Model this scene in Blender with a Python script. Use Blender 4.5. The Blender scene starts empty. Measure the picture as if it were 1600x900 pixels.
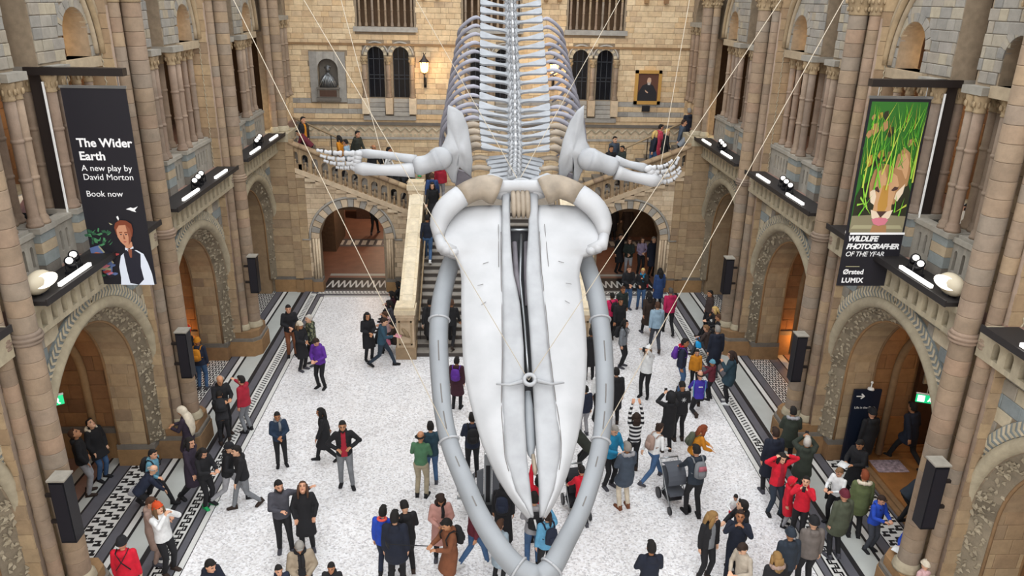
import bpy, bmesh, math, random
import numpy as np
from mathutils import Vector, Matrix, Euler
random.seed(7)
SC = bpy.context.scene
COL = SC.collection
D = bpy.data
PI = math.pi

# ------------------------------------------------------------------ camera, light, exposure
cam_d = D.cameras.new('camera'); cam = D.objects.new('camera', cam_d); COL.objects.link(cam)
CR = Vector((0.9990552, -0.03982566, 0.01739622)); CU = Vector((-0.00205096, 0.35663568, 0.93424129)); CF = Vector((0.04341089, 0.9333943, -0.35621705))
m = Matrix.Identity(4)
for i in range(3):
    m[i][0] = CR[i]; m[i][1] = CU[i]; m[i][2] = -CF[i]
m[0][3], m[1][3], m[2][3] = -0.49034, 0.0, 11.2
cam.matrix_world = m
cam_d.sensor_width = 36.0
cam_d.lens = 1193.05 / 1600.0 * 36.0
cam_d.clip_start = 0.1; cam_d.clip_end = 200
SC.camera = cam

w = D.worlds.new('daylight'); SC.world = w; w.use_nodes = True
bg = w.node_tree.nodes['Background']
bg.inputs[0].default_value = (0.92, 0.96, 1.0, 1)
bg.inputs[1].default_value = 0.9

def area(name, loc, rot, sx, sy, power, col):
    l = D.lights.new(name, 'AREA'); l.shape = 'RECTANGLE'; l.size = sx; l.size_y = sy; l.energy = power; l.color = col
    o = D.objects.new(name, l); COL.objects.link(o); o.location = loc; o.rotation_euler = rot
    return o
# the glazed roof of the hall: two long rows of skylights
area('skylight', (-4.5, 13, 19.0), (0, math.radians(-8), 0), 5.0, 36, 1650, (0.96, 0.98, 1.0))
area('skylight', (4.5, 13, 19.0), (0, math.radians(8), 0), 5.0, 36, 1650, (0.96, 0.98, 1.0))
# window high in the entrance wall behind the camera
area('entrance_window', (0, -6.5, 13.0), (math.radians(70), 0, 0), 10, 7, 2200, (0.97, 0.98, 1.0))

SC.view_settings.view_transform = 'Standard'
SC.view_settings.look = 'None'
SC.view_settings.gamma = 1.0
SC.view_settings.exposure = 0.22
SC.view_settings.use_curve_mapping = False

def lamp(name, loc, power, col=(1.0, 0.55, 0.22), r=0.12):
    l = D.lights.new(name, 'POINT'); l.energy = power; l.color = col; l.shadow_soft_size = r
    o = D.objects.new(name, l); COL.objects.link(o); o.location = loc
    return o

# ------------------------------------------------------------------ materials
def lin(h):
    if isinstance(h, (tuple, list)): r = [v / 255 for v in h]
    else:
        h = h.lstrip('#'); r = [int(h[i:i + 2], 16) / 255 for i in (0, 2, 4)]
    return tuple(x / 12.92 if x <= .04045 else ((x + .055) / 1.055) ** 2.4 for x in r) + (1.0,)

def base_mat(name):
    mt = D.materials.new(name); mt.use_nodes = True
    return mt, mt.node_tree.nodes, mt.node_tree.links, mt.node_tree.nodes['Principled BSDF']

def mat(name, col, rough=.7, metal=0.0, noise=0.0, nscale=8.0, bump=0.0, emit=None, es=0.0, alpha=None):
    mt, N, L, B = base_mat(name)
    c = lin(col)
    B.inputs['Base Color'].default_value = c
    B.inputs['Roughness'].default_value = rough
    B.inputs['Metallic'].default_value = metal
    if noise or bump:
        tc = N.new('ShaderNodeTexCoord'); nz = N.new('ShaderNodeTexNoise'); nz.inputs['Scale'].default_value = nscale; nz.inputs['Detail'].default_value = 4
        L.new(tc.outputs['Object'], nz.inputs['Vector'])
        if noise:
            mx = N.new('ShaderNodeMix'); mx.data_type = 'RGBA'; mx.blend_type = 'MULTIPLY'; mx.inputs[0].default_value = 1
            rp = N.new('ShaderNodeMapRange'); rp.inputs[1].default_value = .3; rp.inputs[2].default_value = .7; rp.inputs[3].default_value = 1 - noise; rp.inputs[4].default_value = 1 + noise * .5
            L.new(nz.outputs['Fac'], rp.inputs[0]); mx.inputs[6].default_value = c; L.new(rp.outputs[0], mx.inputs[7]); L.new(mx.outputs[2], B.inputs['Base Color'])
        if bump:
            bp = N.new('ShaderNodeBump'); bp.inputs['Strength'].default_value = bump; bp.inputs['Distance'].default_value = .02
            L.new(nz.outputs['Fac'], bp.inputs['Height']); L.new(bp.outputs[0], B.inputs['Normal'])
    if emit is not None:
        B.inputs['Emission Color'].default_value = lin(emit); B.inputs['Emission Strength'].default_value = es
    return mt

def stone(name, cols, rough=.82, ns=5.0, bump=.35, dirt=.22):
    """every block or drum takes its own tone: Object Info random plus Random Per Island through a ramp"""
    mt, N, L, B = base_mat(name)
    oi = N.new('ShaderNodeObjectInfo'); ge = N.new('ShaderNodeNewGeometry')
    ad = N.new('ShaderNodeMath'); ad.operation = 'ADD'; L.new(oi.outputs['Random'], ad.inputs[0]); L.new(ge.outputs['Random Per Island'], ad.inputs[1])
    fr = N.new('ShaderNodeMath'); fr.operation = 'FRACT'; L.new(ad.outputs[0], fr.inputs[0])
    rp = N.new('ShaderNodeValToRGB'); rp.color_ramp.interpolation = 'LINEAR'
    e = rp.color_ramp.elements
    while len(e) < len(cols): e.new(.5)
    for i, c in enumerate(cols):
        e[i].position = i / max(1, len(cols) - 1); e[i].color = lin(c)
    L.new(fr.outputs[0], rp.inputs[0])
    tc = N.new('ShaderNodeTexCoord'); nz = N.new('ShaderNodeTexNoise'); nz.inputs['Scale'].default_value = ns; nz.inputs['Detail'].default_value = 6; nz.inputs['Roughness'].default_value = .65
    L.new(ge.outputs['Position'], nz.inputs['Vector'])
    mr = N.new('ShaderNodeMapRange'); mr.inputs[1].default_value = .3; mr.inputs[2].default_value = .7; mr.inputs[3].default_value = 1 - dirt; mr.inputs[4].default_value = 1.08
    L.new(nz.outputs['Fac'], mr.inputs[0])
    mx = N.new('ShaderNodeMix'); mx.data_type = 'RGBA'; mx.blend_type = 'MULTIPLY'; mx.inputs[0].default_value = 1
    L.new(rp.outputs[0], mx.inputs[6]); L.new(mr.outputs[0], mx.inputs[7]); L.new(mx.outputs[2], B.inputs['Base Color'])
    n2 = N.new('ShaderNodeTexNoise'); n2.inputs['Scale'].default_value = ns * 7; L.new(ge.outputs['Position'], n2.inputs['Vector'])
    bp = N.new('ShaderNodeBump'); bp.inputs['Strength'].default_value = bump; bp.inputs['Distance'].default_value = .01
    L.new(n2.outputs['Fac'], bp.inputs['Height']); L.new(bp.outputs[0], B.inputs['Normal'])
    B.inputs['Roughness'].default_value = rough
    return mt

M = {}
M['drum'] = stone('terracotta drums', ['#8a7763', '#98826b', '#8e7c6a', '#9f886c', '#83715f', '#987f69', '#8a7d6e', '#927d67'])
M['drum_small'] = stone('gallery shafts', ['#857161', '#917c6a', '#7f6f61', '#99846f'])
M['course'] = stone('pier courses', ['#987f63', '#a68d6c', '#9c8569', '#b09876', '#8d7760'])
M['plinth'] = stone('plinth stone', ['#8b6a49', '#9a7850', '#81664a'])
M['plinth_dark'] = stone('plinth dark band', ['#6d675f', '#777067'])
M['tan'] = stone('tan ashlar', ['#cab294', '#d8c2a4', '#c2ab8e', '#e0ccae', '#b9a388', '#d5be9e'])
M['back'] = stone('back wall ashlar', ['#ccb08a', '#dabf98', '#d2b892', '#e2caa4', '#bea484', '#d8b88c'])
M['band_grey'] = stone('grey band', ['#a09b93', '#aaa59c', '#938f88'])
M['grey'] = stone('blue-grey ashlar', ['#87827a', '#979186', '#807d77', '#a59a84', '#8e8880', '#998d78'])
M['blue'] = stone('blue-grey stone', ['#7f8686', '#889090', '#777e7f'])
M['cream'] = stone('cream stone', ['#bcb096', '#c8baa0', '#aea48c'])
M['coping'] = stone('pale coping', ['#e8d8ba', '#f0e2c6', '#dfceae'])
M['ped_blue'] = stone('pedestal blue-grey', ['#7b8180', '#848a88'])
M['ped_tan'] = stone('pedestal tan', ['#a08f76', '#aa997f'])
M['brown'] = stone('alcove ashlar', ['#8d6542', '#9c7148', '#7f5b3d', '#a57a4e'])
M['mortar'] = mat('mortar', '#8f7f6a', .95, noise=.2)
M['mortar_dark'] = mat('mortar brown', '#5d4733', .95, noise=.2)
M['carve'] = stone('carved stone', ['#7c705e', '#8a7e6a', '#6e6352'], bump=.9)
M['leafcarve'] = stone('carved leaves', ['#9c907a', '#8e826c', '#a99d86'])
M['roll'] = stone('arch roll moulding', ['#a59a83', '#b0a48a'])
M['ledge'] = mat('black light trough', '#1f1b1b', .6)
M['cap'] = stone('carved capital', ['#9a8566', '#a69070', '#8f7b5f'], bump=.9)
M['impost'] = stone('impost stone', ['#8f8a80', '#9c968a'])
M['dark'] = mat('black metal', '#15151a', .45, .2)
M['iron'] = mat('bronzed steel', '#2c2624', .45, .3)
M['steel'] = mat('steel', '#9a9ea0', .35, .8)
M['white'] = mat('white paint', '#e9e9e6', .5)
M['floodglow'] = mat('floodlight lens', '#fff8ea', .4, emit='#fff4de', es=.9)
M['niche_dark'] = mat('niche shadow stone', '#54483c', .95)  # dark colour puts the shade inside the niches into their backing
M['glow'] = mat('light strip', '#ffffff', .4, emit='#fffaf0', es=2.2)
M['spotglow'] = mat('spotlight lens', '#ffffff', .4, emit='#fff6e6', es=1.6)
M['lampglow'] = mat('lantern glass', '#ffe2b0', .4, emit='#ffb765', es=3.5)
M['exitglow'] = mat('exit sign green', '#0fa060', .4, emit='#18b070', es=1.2)
M['exitwhite'] = mat('exit sign white', '#ffffff', .4, emit='#f0fff6', es=2.2)
M['beige'] = mat('beige lamp housing', '#c9bda4', .6)
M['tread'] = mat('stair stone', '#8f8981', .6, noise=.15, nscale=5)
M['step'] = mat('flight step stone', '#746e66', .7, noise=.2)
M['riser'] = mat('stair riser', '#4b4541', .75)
M['glass'] = mat('dark window glass', '#14161c', .12)
M['lead'] = mat('window leading', '#33363c', .5)
M['bone'] = mat('bone', '#aeafb1', .55, noise=.13, nscale=1.7, bump=.3)
M['boneblade'] = mat('vertebra blades', '#8f9296', .6, noise=.2, nscale=5, bump=.3)
M['bone2'] = mat('old bone', '#9fa1a4', .6, noise=.16, nscale=3, bump=.3)
M['bonerib'] = mat('rib bone', '#8f8e98', .6, noise=.25, nscale=3, bump=.3)
M['bonebrown'] = mat('stained bone', '#958877', .6, noise=.35, nscale=3, bump=.3)
M['bonedark'] = mat('dark shaded bone', '#6f6a70', .7, noise=.3, nscale=4)  # darkened bone, shade of the slit put into the colour
M['jaw'] = mat('jaw bone', '#868a8e', .5, noise=.12, nscale=1.6, bump=.2)
M['crack'] = mat('bone crack', '#6f6c6a', .9)
M['cable'] = mat('hanging cable', '#b9ae9b', .5, .2)
M['wood'] = mat('oak floor', '#9a6a3c', .5, noise=.25, nscale=3)
M['wooddark'] = mat('dark oak', '#4a3122', .5, noise=.2)
M['redbrown'] = mat('passage floor', '#8a6454', .5, noise=.2, nscale=2)
M['fl_white'] = mat('white marble', '#d6d6d2', .55, noise=.06, nscale=3)
M['fl_pale'] = mat('pale grey marble', '#b6bab6', .5, noise=.07, nscale=2)
M['fl_black'] = mat('black marble', '#1b1a1d', .6, noise=.15, nscale=4)
M['fl_grey'] = mat('grey marble', '#606067', .55, noise=.12, nscale=3)
M['fl_rose'] = mat('rose marble', '#8d7064', .45, noise=.15, nscale=3)

def mosaic():
    mt, N, L, B = base_mat('pale mosaic')
    tc = N.new('ShaderNodeNewGeometry')
    v = N.new('ShaderNodeTexVoronoi'); v.inputs['Scale'].default_value = 26; L.new(tc.outputs['Position'], v.inputs['Vector'])
    bw = N.new('ShaderNodeSeparateColor'); L.new(v.outputs['Color'], bw.inputs[0])
    rp = N.new('ShaderNodeValToRGB'); e = rp.color_ramp.elements
    for _ in range(3): e.new(.5)
    for i, (p, c) in enumerate([(0, '#bcbabd'), (.2, '#d9d7d7'), (.5, '#e9e7e7'), (.75, '#f0f0f1'), (1, '#f8f8fb')]):
        e[i].position = p; e[i].color = lin(c)
    L.new(bw.outputs[0], rp.inputs[0])
    n = N.new('ShaderNodeTexNoise'); n.inputs['Scale'].default_value = .8; n.inputs['Detail'].default_value = 3; L.new(tc.outputs['Position'], n.inputs['Vector'])
    mr = N.new('ShaderNodeMapRange'); mr.inputs[1].default_value = .3; mr.inputs[2].default_value = .7; mr.inputs[3].default_value = .92; mr.inputs[4].default_value = 1.02; L.new(n.outputs['Fac'], mr.inputs[0])
    mx = N.new('ShaderNodeMix'); mx.data_type = 'RGBA'; mx.blend_type = 'MULTIPLY'; mx.inputs[0].default_value = 1
    L.new(rp.outputs[0], mx.inputs[6]); L.new(mr.outputs[0], mx.inputs[7]); L.new(mx.outputs[2], B.inputs['Base Color'])
    B.inputs['Roughness'].default_value = .42
    return mt
M['mosaic'] = mosaic()

# ------------------------------------------------------------------ mesh helpers
class MB:
    def __init__(s): s.v = []; s.f = []; s.m = []; s.mi = 0
    def add(s, vs, fs):
        b = len(s.v); s.v += [tuple(v) for v in vs]
        for f in fs: s.f.append([i + b for i in f]); s.m.append(s.mi)
        return s
    def box(s, a, b):
        (x0, y0, z0), (x1, y1, z1) = a, b
        return s.add([(x0, y0, z0), (x1, y0, z0), (x1, y1, z0), (x0, y1, z0), (x0, y0, z1), (x1, y0, z1), (x1, y1, z1), (x0, y1, z1)],
                     [(0, 3, 2, 1), (4, 5, 6, 7), (0, 1, 5, 4), (1, 2, 6, 5), (2, 3, 7, 6), (3, 0, 4, 7)])
    def hexa(s, p):  # 8 points, bottom 4 then top 4
        return s.add(p, [(0, 3, 2, 1), (4, 5, 6, 7), (0, 1, 5, 4), (1, 2, 6, 5), (2, 3, 7, 6), (3, 0, 4, 7)])
    def prism(s, pts, ext):  # polygon (3D points) extruded by vector
        n = len(pts); e = Vector(ext); a = [Vector(p) for p in pts]; b = [p + e for p in a]
        return s.add(a + b, [tuple(range(n))[::-1], tuple(range(n, 2 * n))] + [(i, (i + 1) % n, n + (i + 1) % n, n + i) for i in range(n)])
    def tube(s, pts, rad, sides=8, flat=1.0, up=None, cap=True, phase=0.0):
        pts = [Vector(p) for p in pts]; n = len(pts)
        if not isinstance(rad, (list, tuple)): rad = [rad] * n
        rings = []; prev = None
        for i, p in enumerate(pts):
            t = (pts[min(i + 1, n - 1)] - pts[max(i - 1, 0)])
            if t.length < 1e-9: t = Vector((0, 0, 1))
            t.normalize()
            if up is not None: u0 = Vector(up)
            else: u0 = prev if prev is not None else (Vector((0, 0, 1)) if abs(t.z) < .9 else Vector((1, 0, 0)))
            x = (u0 - t * u0.dot(t))
            if x.length < 1e-6: x = t.orthogonal()
            x.normalize(); prev = x; y = t.cross(x)
            r = rad[i]; rx, ry = (r if isinstance(r, (tuple, list)) else (r * flat, r))
            rings.append([p + x * (math.cos(phase + 2 * PI * k / sides) * rx) + y * (math.sin(phase + 2 * PI * k / sides) * ry) for k in range(sides)])
        vs = [q for r in rings for q in r]; fs = []
        for i in range(n - 1):
            for k in range(sides):
                a = i * sides + k; b = i * sides + (k + 1) % sides
                fs.append((a, b, b + sides, a + sides))
        if cap:
            fs.append(tuple(range(sides))[::-1]); fs.append(tuple((n - 1) * sides + k for k in range(sides)))
        return s.add(vs, fs)
    def lathe(s, prof, c=(0, 0, 0), sides=16):  # prof (r,z)
        vs = []; fs = []; n = len(prof)
        for r, z in prof:
            for k in range(sides):
                a = 2 * PI * k / sides; vs.append((c[0] + r * math.cos(a), c[1] + r * math.sin(a), c[2] + z))
        for i in range(n - 1):
            for k in range(sides):
                a = i * sides + k; b = i * sides + (k + 1) % sides; fs.append((a, b, b + sides, a + sides))
        fs.append(tuple(range(sides))[::-1]); fs.append(tuple((n - 1) * sides + k for k in range(sides)))
        return s.add(vs, fs)
    def ball(s, c, r, seg=8, rings=6):
        if not isinstance(r, (tuple, list)): r = (r, r, r)
        vs = [(c[0], c[1], c[2] - r[2])]; fs = []
        for i in range(1, rings):
            ph = -PI / 2 + PI * i / rings
            for k in range(seg):
                a = 2 * PI * k / seg; vs.append((c[0] + r[0] * math.cos(ph) * math.cos(a), c[1] + r[1] * math.cos(ph) * math.sin(a), c[2] + r[2] * math.sin(ph)))
        vs.append((c[0], c[1], c[2] + r[2])); last = len(vs) - 1
        for k in range(seg): fs.append((0, 1 + (k + 1) % seg, 1 + k)); fs.append((last, 1 + (rings - 2) * seg + k, 1 + (rings - 2) * seg + (k + 1) % seg))
        for i in range(rings - 2):
            for k in range(seg):
                a = 1 + i * seg + k; b = 1 + i * seg + (k + 1) % seg; fs.append((a, b, b + seg, a + seg))
        return s.add(vs, fs)
    def mesh(s, name, mats=None, smooth=False):
        me = D.meshes.new(name); me.from_pydata(s.v, [], s.f)
        for mt in (mats or []): me.materials.append(mt)
        if mats and len(mats) > 1: me.polygons.foreach_set('material_index', s.m)
        if smooth: me.polygons.foreach_set('use_smooth', [True] * len(me.polygons))
        me.update()
        return me
    def build(s, name, mats, parent=None, smooth=False, stuff=False):
        if not isinstance(mats, (list, tuple)): mats = [mats]
        return put(name, s.mesh(name, mats, smooth), parent, None, stuff)

WM = {}   # world matrix of every parent, kept by hand
def put(name, me, parent=None, mw=None, stuff=False):
    o = D.objects.new(name, me); COL.objects.link(o)
    mw = mw or Matrix.Identity(4)
    WM[o.name] = mw
    if parent is not None:
        o.parent = parent; o.matrix_basis = WM[parent.name].inverted() @ mw
    else: o.matrix_basis = mw
    if stuff: o['kind'] = 'stuff'
    return o
def empty(name, loc=(0, 0, 0), rz=0, sc=1.0, parent=None):
    mw = Matrix.Translation(loc) @ Matrix.Rotation(rz, 4, 'Z')
    if sc != 1.0: mw = mw @ Matrix.Diagonal((sc, sc, sc, 1))
    return put(name, None, parent, mw)
def tag(o, label, cat, group=None):
    o['label'] = label; o['category'] = cat
    if group: o['group'] = group
    return o
def struct(o, label=None):
    o['kind'] = 'structure'
    if label: o['label'] = label
    return o
def thing(name, label, cat, loc=(0, 0, 0), rz=0, group=None):
    return tag(empty(name, loc, rz), label, cat, group)
def interp(poly, t):
    for i in range(len(poly) - 1):
        a, b = poly[i], poly[i + 1]
        if t <= b[0]:
            f = (t - a[0]) / (b[0] - a[0]) if b[0] > a[0] else 0
            return a[1] + (b[1] - a[1]) * max(0, min(1, f))
    return poly[-1][1]
def smoothpath(pts, n):
    """Catmull-Rom through pts"""
    P = [Vector(p) for p in pts]; P = [P[0] * 2 - P[1]] + P + [P[-1] * 2 - P[-2]]
    out = []; segs = len(P) - 3
    for i in range(n):
        t = i / (n - 1) * segs; k = min(int(t), segs - 1); f = t - k
        a, b, c, d = P[k:k + 4]
        out.append(.5 * ((2 * b) + (c - a) * f + (2 * a - 5 * b + 4 * c - d) * f * f + (3 * b - a - 3 * c + d) * f ** 3))
    return out

# unit pieces shared by thousands of objects
def unit_block():
    e = .04
    b = MB(); f = [(-.5, 0, -.5), (.5, 0, -.5), (.5, 0, .5), (-.5, 0, .5)]; g = [(-.5, -.7, -.5), (.5, -.7, -.5), (.5, -.7, .5), (-.5, -.7, .5)]
    h = [(-.5 + e, -1, -.5 + e * 1.6), (.5 - e, -1, -.5 + e * 1.6), (.5 - e, -1, .5 - e * 1.6), (-.5 + e, -1, .5 - e * 1.6)]
    fs = []
    for k in range(4):
        j = (k + 1) % 4; fs += [(k, j, 4 + j, 4 + k), (4 + k, 4 + j, 8 + j, 8 + k)]
    fs.append((8, 9, 10, 11))
    return b.add(f + g + h, fs)
def unit_drum(sides=16):
    return MB().lathe([(.975, 0), (1, .02), (1, .05), (1, .95), (1, .98), (.975, 1)], sides=sides)
UB = {}
def block_mesh(mk):
    if mk not in UB: UB[mk] = unit_block().mesh('stone_block', [M[mk]])
    return UB[mk]
UD = {}
def drum_mesh(mk):
    if mk not in UD: UD[mk] = unit_drum().mesh('drum', [M[mk]], True)
    return UD[mk]
def drum(parent, x, y, z, r, h, mk='drum', name='drum'):
    return put(name, drum_mesh(mk), parent, Matrix.Translation((x, y, z)) @ Matrix.Diagonal((r, r, h - .006, 1)))

class Plane:
    """a wall plane: a runs along the wall, b is height, d goes into the wall"""
    def __init__(s, org, ax, dn): s.o = Vector(org); s.a = Vector(ax); s.d = Vector(dn); s.u = Vector((0, 0, 1))
    def p(s, a, b, d=0): return s.o + s.a * a + s.u * b + s.d * d
    def mat(s, a, b, la, h, dep, d=0):
        q = s.p(a, b, d); A = s.a * la; N_ = s.d * dep; U = s.u * h
        return Matrix(((A.x, N_.x, U.x, q.x), (A.y, N_.y, U.y, q.y), (A.z, N_.z, U.z, q.z), (0, 0, 0, 1)))

def ashlar(parent, pl, a0, a1, b0, b1, ch, bl, mk, inside=None, cap=300, dep=.03, d=0.0, gap=.009, near=None, key=None, seed=1):
    """running-bond blocks on a wall plane; inside(a,b) tells where the wall is solid; mk a material key or function(row,k)->key"""
    rnd = random.Random(seed); rows = int(round((b1 - b0) / ch)); rh = (b1 - b0) / rows; L = []
    for r in range(rows):
        b = b0 + (r + .5) * rh; a = a0 - bl * rnd.uniform(.1, .9); k = 0
        while a < a1:
            l = bl * rnd.uniform(.65, 1.3); s0, s1 = max(a, a0), min(a + l, a1)
            if s1 - s0 > .05:
                if inside:
                    n = 8; ok = [inside(s0 + (s1 - s0) * (j + .5) / n, b) for j in range(n)]
                    j = 0
                    while j < n:
                        if ok[j]:
                            e = j
                            while e < n and ok[e]: e += 1
                            if (e - j) >= 2: L.append((s0 + (s1 - s0) * j / n, s0 + (s1 - s0) * e / n, b, r, k))
                            j = e
                        else: j += 1
                else: L.append((s0, s1, b, r, k))
            a += l; k += 1
    if near: L.sort(key=lambda t: abs((t[0] + t[1]) / 2 - near[0]) + abs(t[2] - near[1]))
    rest = {}
    used = cap
    for i, (s0, s1, b, r, k) in enumerate(L):
        q = mk(r, k) if callable(mk) else mk
        mw = pl.mat((s0 + s1) / 2, b, s1 - s0 - gap, rh - gap, dep * rnd.uniform(.8, 1.25), d)
        if i < used: put('stone_block', block_mesh(q), parent, mw)
        else: rest.setdefault(q, []).append(mw)
    for q, ms in rest.items():
        src = unit_block(); b = MB()
        for mw in ms: b.add([mw @ Vector(v) for v in src.v], src.f)
        b.build('stone_blocks', M[q], parent, stuff=True)
    return min(len(L), cap)

def holed(b, pl, a0, a1, b0, b1, holes, d0, d1, nseg=20, ends=True):
    """solid wall slab with arched openings (ca, half, bottom, spring); flat=True for square heads"""
    cuts = {a0, a1}
    for h in holes:
        ca, hw = h[0], h[1]
        for k in range(nseg + 1):
            q = ca - hw * math.cos(PI * k / nseg)
            if a0 - 1e-6 <= q <= a1 + 1e-6: cuts.add(q)
    cs = sorted(cuts); cs = [c for i, c in enumerate(cs) if i == 0 or c - cs[i - 1] > 1e-5]
    def top(h, a):
        if len(h) > 4 and h[4]: return h[3]
        return h[3] + math.sqrt(max(0, h[1] ** 2 - (a - h[0]) ** 2))
    for i in range(len(cs) - 1):
        x0, x1 = cs[i], cs[i + 1]; xm = (x0 + x1) / 2
        hs = sorted([h for h in holes if abs(xm - h[0]) < h[1]], key=lambda h: h[2])
        lo0 = lo1 = b0
        segs = []
        for h in hs:
            if h[2] > lo0 + 1e-4: segs.append((lo0, lo1, h[2], h[2]))
            lo0, lo1 = min(b1, top(h, x0)), min(b1, top(h, x1))
        segs.append((lo0, lo1, b1, b1))
        for (p0, p1, q0, q1) in segs:
            if q0 - p0 < 1e-4 and q1 - p1 < 1e-4: continue
            P = pl.p
            b.hexa([P(x0, p0, d0), P(x1, p1, d0), P(x1, p1, d1), P(x0, p0, d1), P(x0, q0, d0), P(x1, q1, d0), P(x1, q1, d1), P(x0, q0, d1)])
    return b

def arc_strip(b, pl, ca, cb, r0, r1, d0, d1, a_from=0, a_to=180, n=28, back=None):
    """solid ring sector between radii r0,r1 and depths d0 (front at r1) .. ; front plane d0 at r1 and d1 at r0 (splay)"""
    back = d1 + .05 if back is None else back
    for i in range(n):
        t0 = math.radians(a_from + (a_to - a_from) * i / n); t1 = math.radians(a_from + (a_to - a_from) * (i + 1) / n)
        q = lambda r, t, d: pl.p(ca + r * math.cos(t), cb + r * math.sin(t), d)
        b.hexa([q(r0, t0, d1), q(r1, t0, d0), q(r1, t0, back), q(r0, t0, back), q(r0, t1, d1), q(r1, t1, d0), q(r1, t1, back), q(r0, t1, back)])
    return b
def arc_pts(pl, ca, cb, r, d, a_from=0, a_to=180, n=30):
    return [pl.p(ca + r * math.cos(math.radians(a_from + (a_to - a_from) * i / n)), cb + r * math.sin(math.radians(a_from + (a_to - a_from) * i / n)), d) for i in range(n + 1)]
# ================================================================== floor
BAY = 5.93; PY = [11.77 + BAY * k for k in range(-1, 4)]      # pier centres 5.84, 11.77, 17.70, 23.63, 29.56
floor = struct(put('floor', None), 'pale mosaic hall floor with dark greek-key marble borders')
b = MB(); b.box((-14, -8, -.3), (14, 42, 0)); b.build('floor_base', M['fl_grey'], floor)
b = MB(); b.box((-6.59, -8, 0), (6.59, 28.3, .004)); b.build('mosaic_field', M['mosaic'], floor)
ST = [(6.59, 6.61, 'fl_black'), (6.61, 6.73, 'fl_white'), (6.73, 6.76, 'fl_black'), (6.76, 6.90, 'fl_grey'), (6.90, 6.94, 'fl_black'), (6.94, 6.98, 'fl_white'),
      (6.98, 7.18, 'fl_white'), (7.18, 7.22, 'fl_white'), (7.22, 7.27, 'fl_black'), (7.27, 7.48, 'fl_grey'), (7.48, 7.60, 'fl_black'), (7.60, 8.10, 'fl_pale'),
      (8.10, 8.17, 'fl_black'), (8.17, 8.30, 'fl_white'), (8.30, 8.35, 'fl_black'), (8.35, 8.57, 'fl_grey'), (8.57, 8.60, 'fl_black'), (8.60, 9.20, 'fl_white'),
      (9.20, 9.24, 'fl_black'), (9.24, 9.53, 'fl_grey'), (9.53, 9.58, 'fl_black'), (9.58, 9.80, 'fl_pale'), (9.80, 9.86, 'fl_black'), (9.86, 10.2, 'fl_rose'), (10.2, 10.26, 'fl_black'), (10.26, 10.5, 'fl_pale'), (10.5, 13.5, 'fl_rose')]
for s in (-1, 1):
    for x0, x1, mk in ST:
        y1 = {True: 28.3 + (x0 - 6.59) * .95, False: 29.0}[x0 < 7.4]
        b = MB(); xa, xb = sorted((s * x0, s * x1)); b.box((xa, -8, 0), (xb, y1, .004)); b.build('border_strip', M[mk], floor)
for s in (-1, 1):
    b = MB(); b.box((min(s * 4.1, s * 6.8), 30.75, .011), (max(s * 4.1, s * 6.8), 31.0, .015)); b.build('threshold_strip', M['fl_pale'], floor)
for y0, y1, mk in [(28.3, 28.32, 'fl_black'), (28.32, 28.45, 'fl_white'), (28.45, 28.6, 'fl_grey'), (28.6, 28.66, 'fl_black'), (28.66, 28.95, 'fl_white'), (28.95, 29.05, 'fl_black'), (29.05, 30.6, 'fl_grey')]:
    for s in (-1, 1):
        xa, xb = sorted((s * 3.3, s * (6.59 + (y0 - 28.3) * .9))); b = MB(); b.box((xa, y0, .001), (xb, y1, .006)); b.build('border_strip', M[mk], floor)
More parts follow.
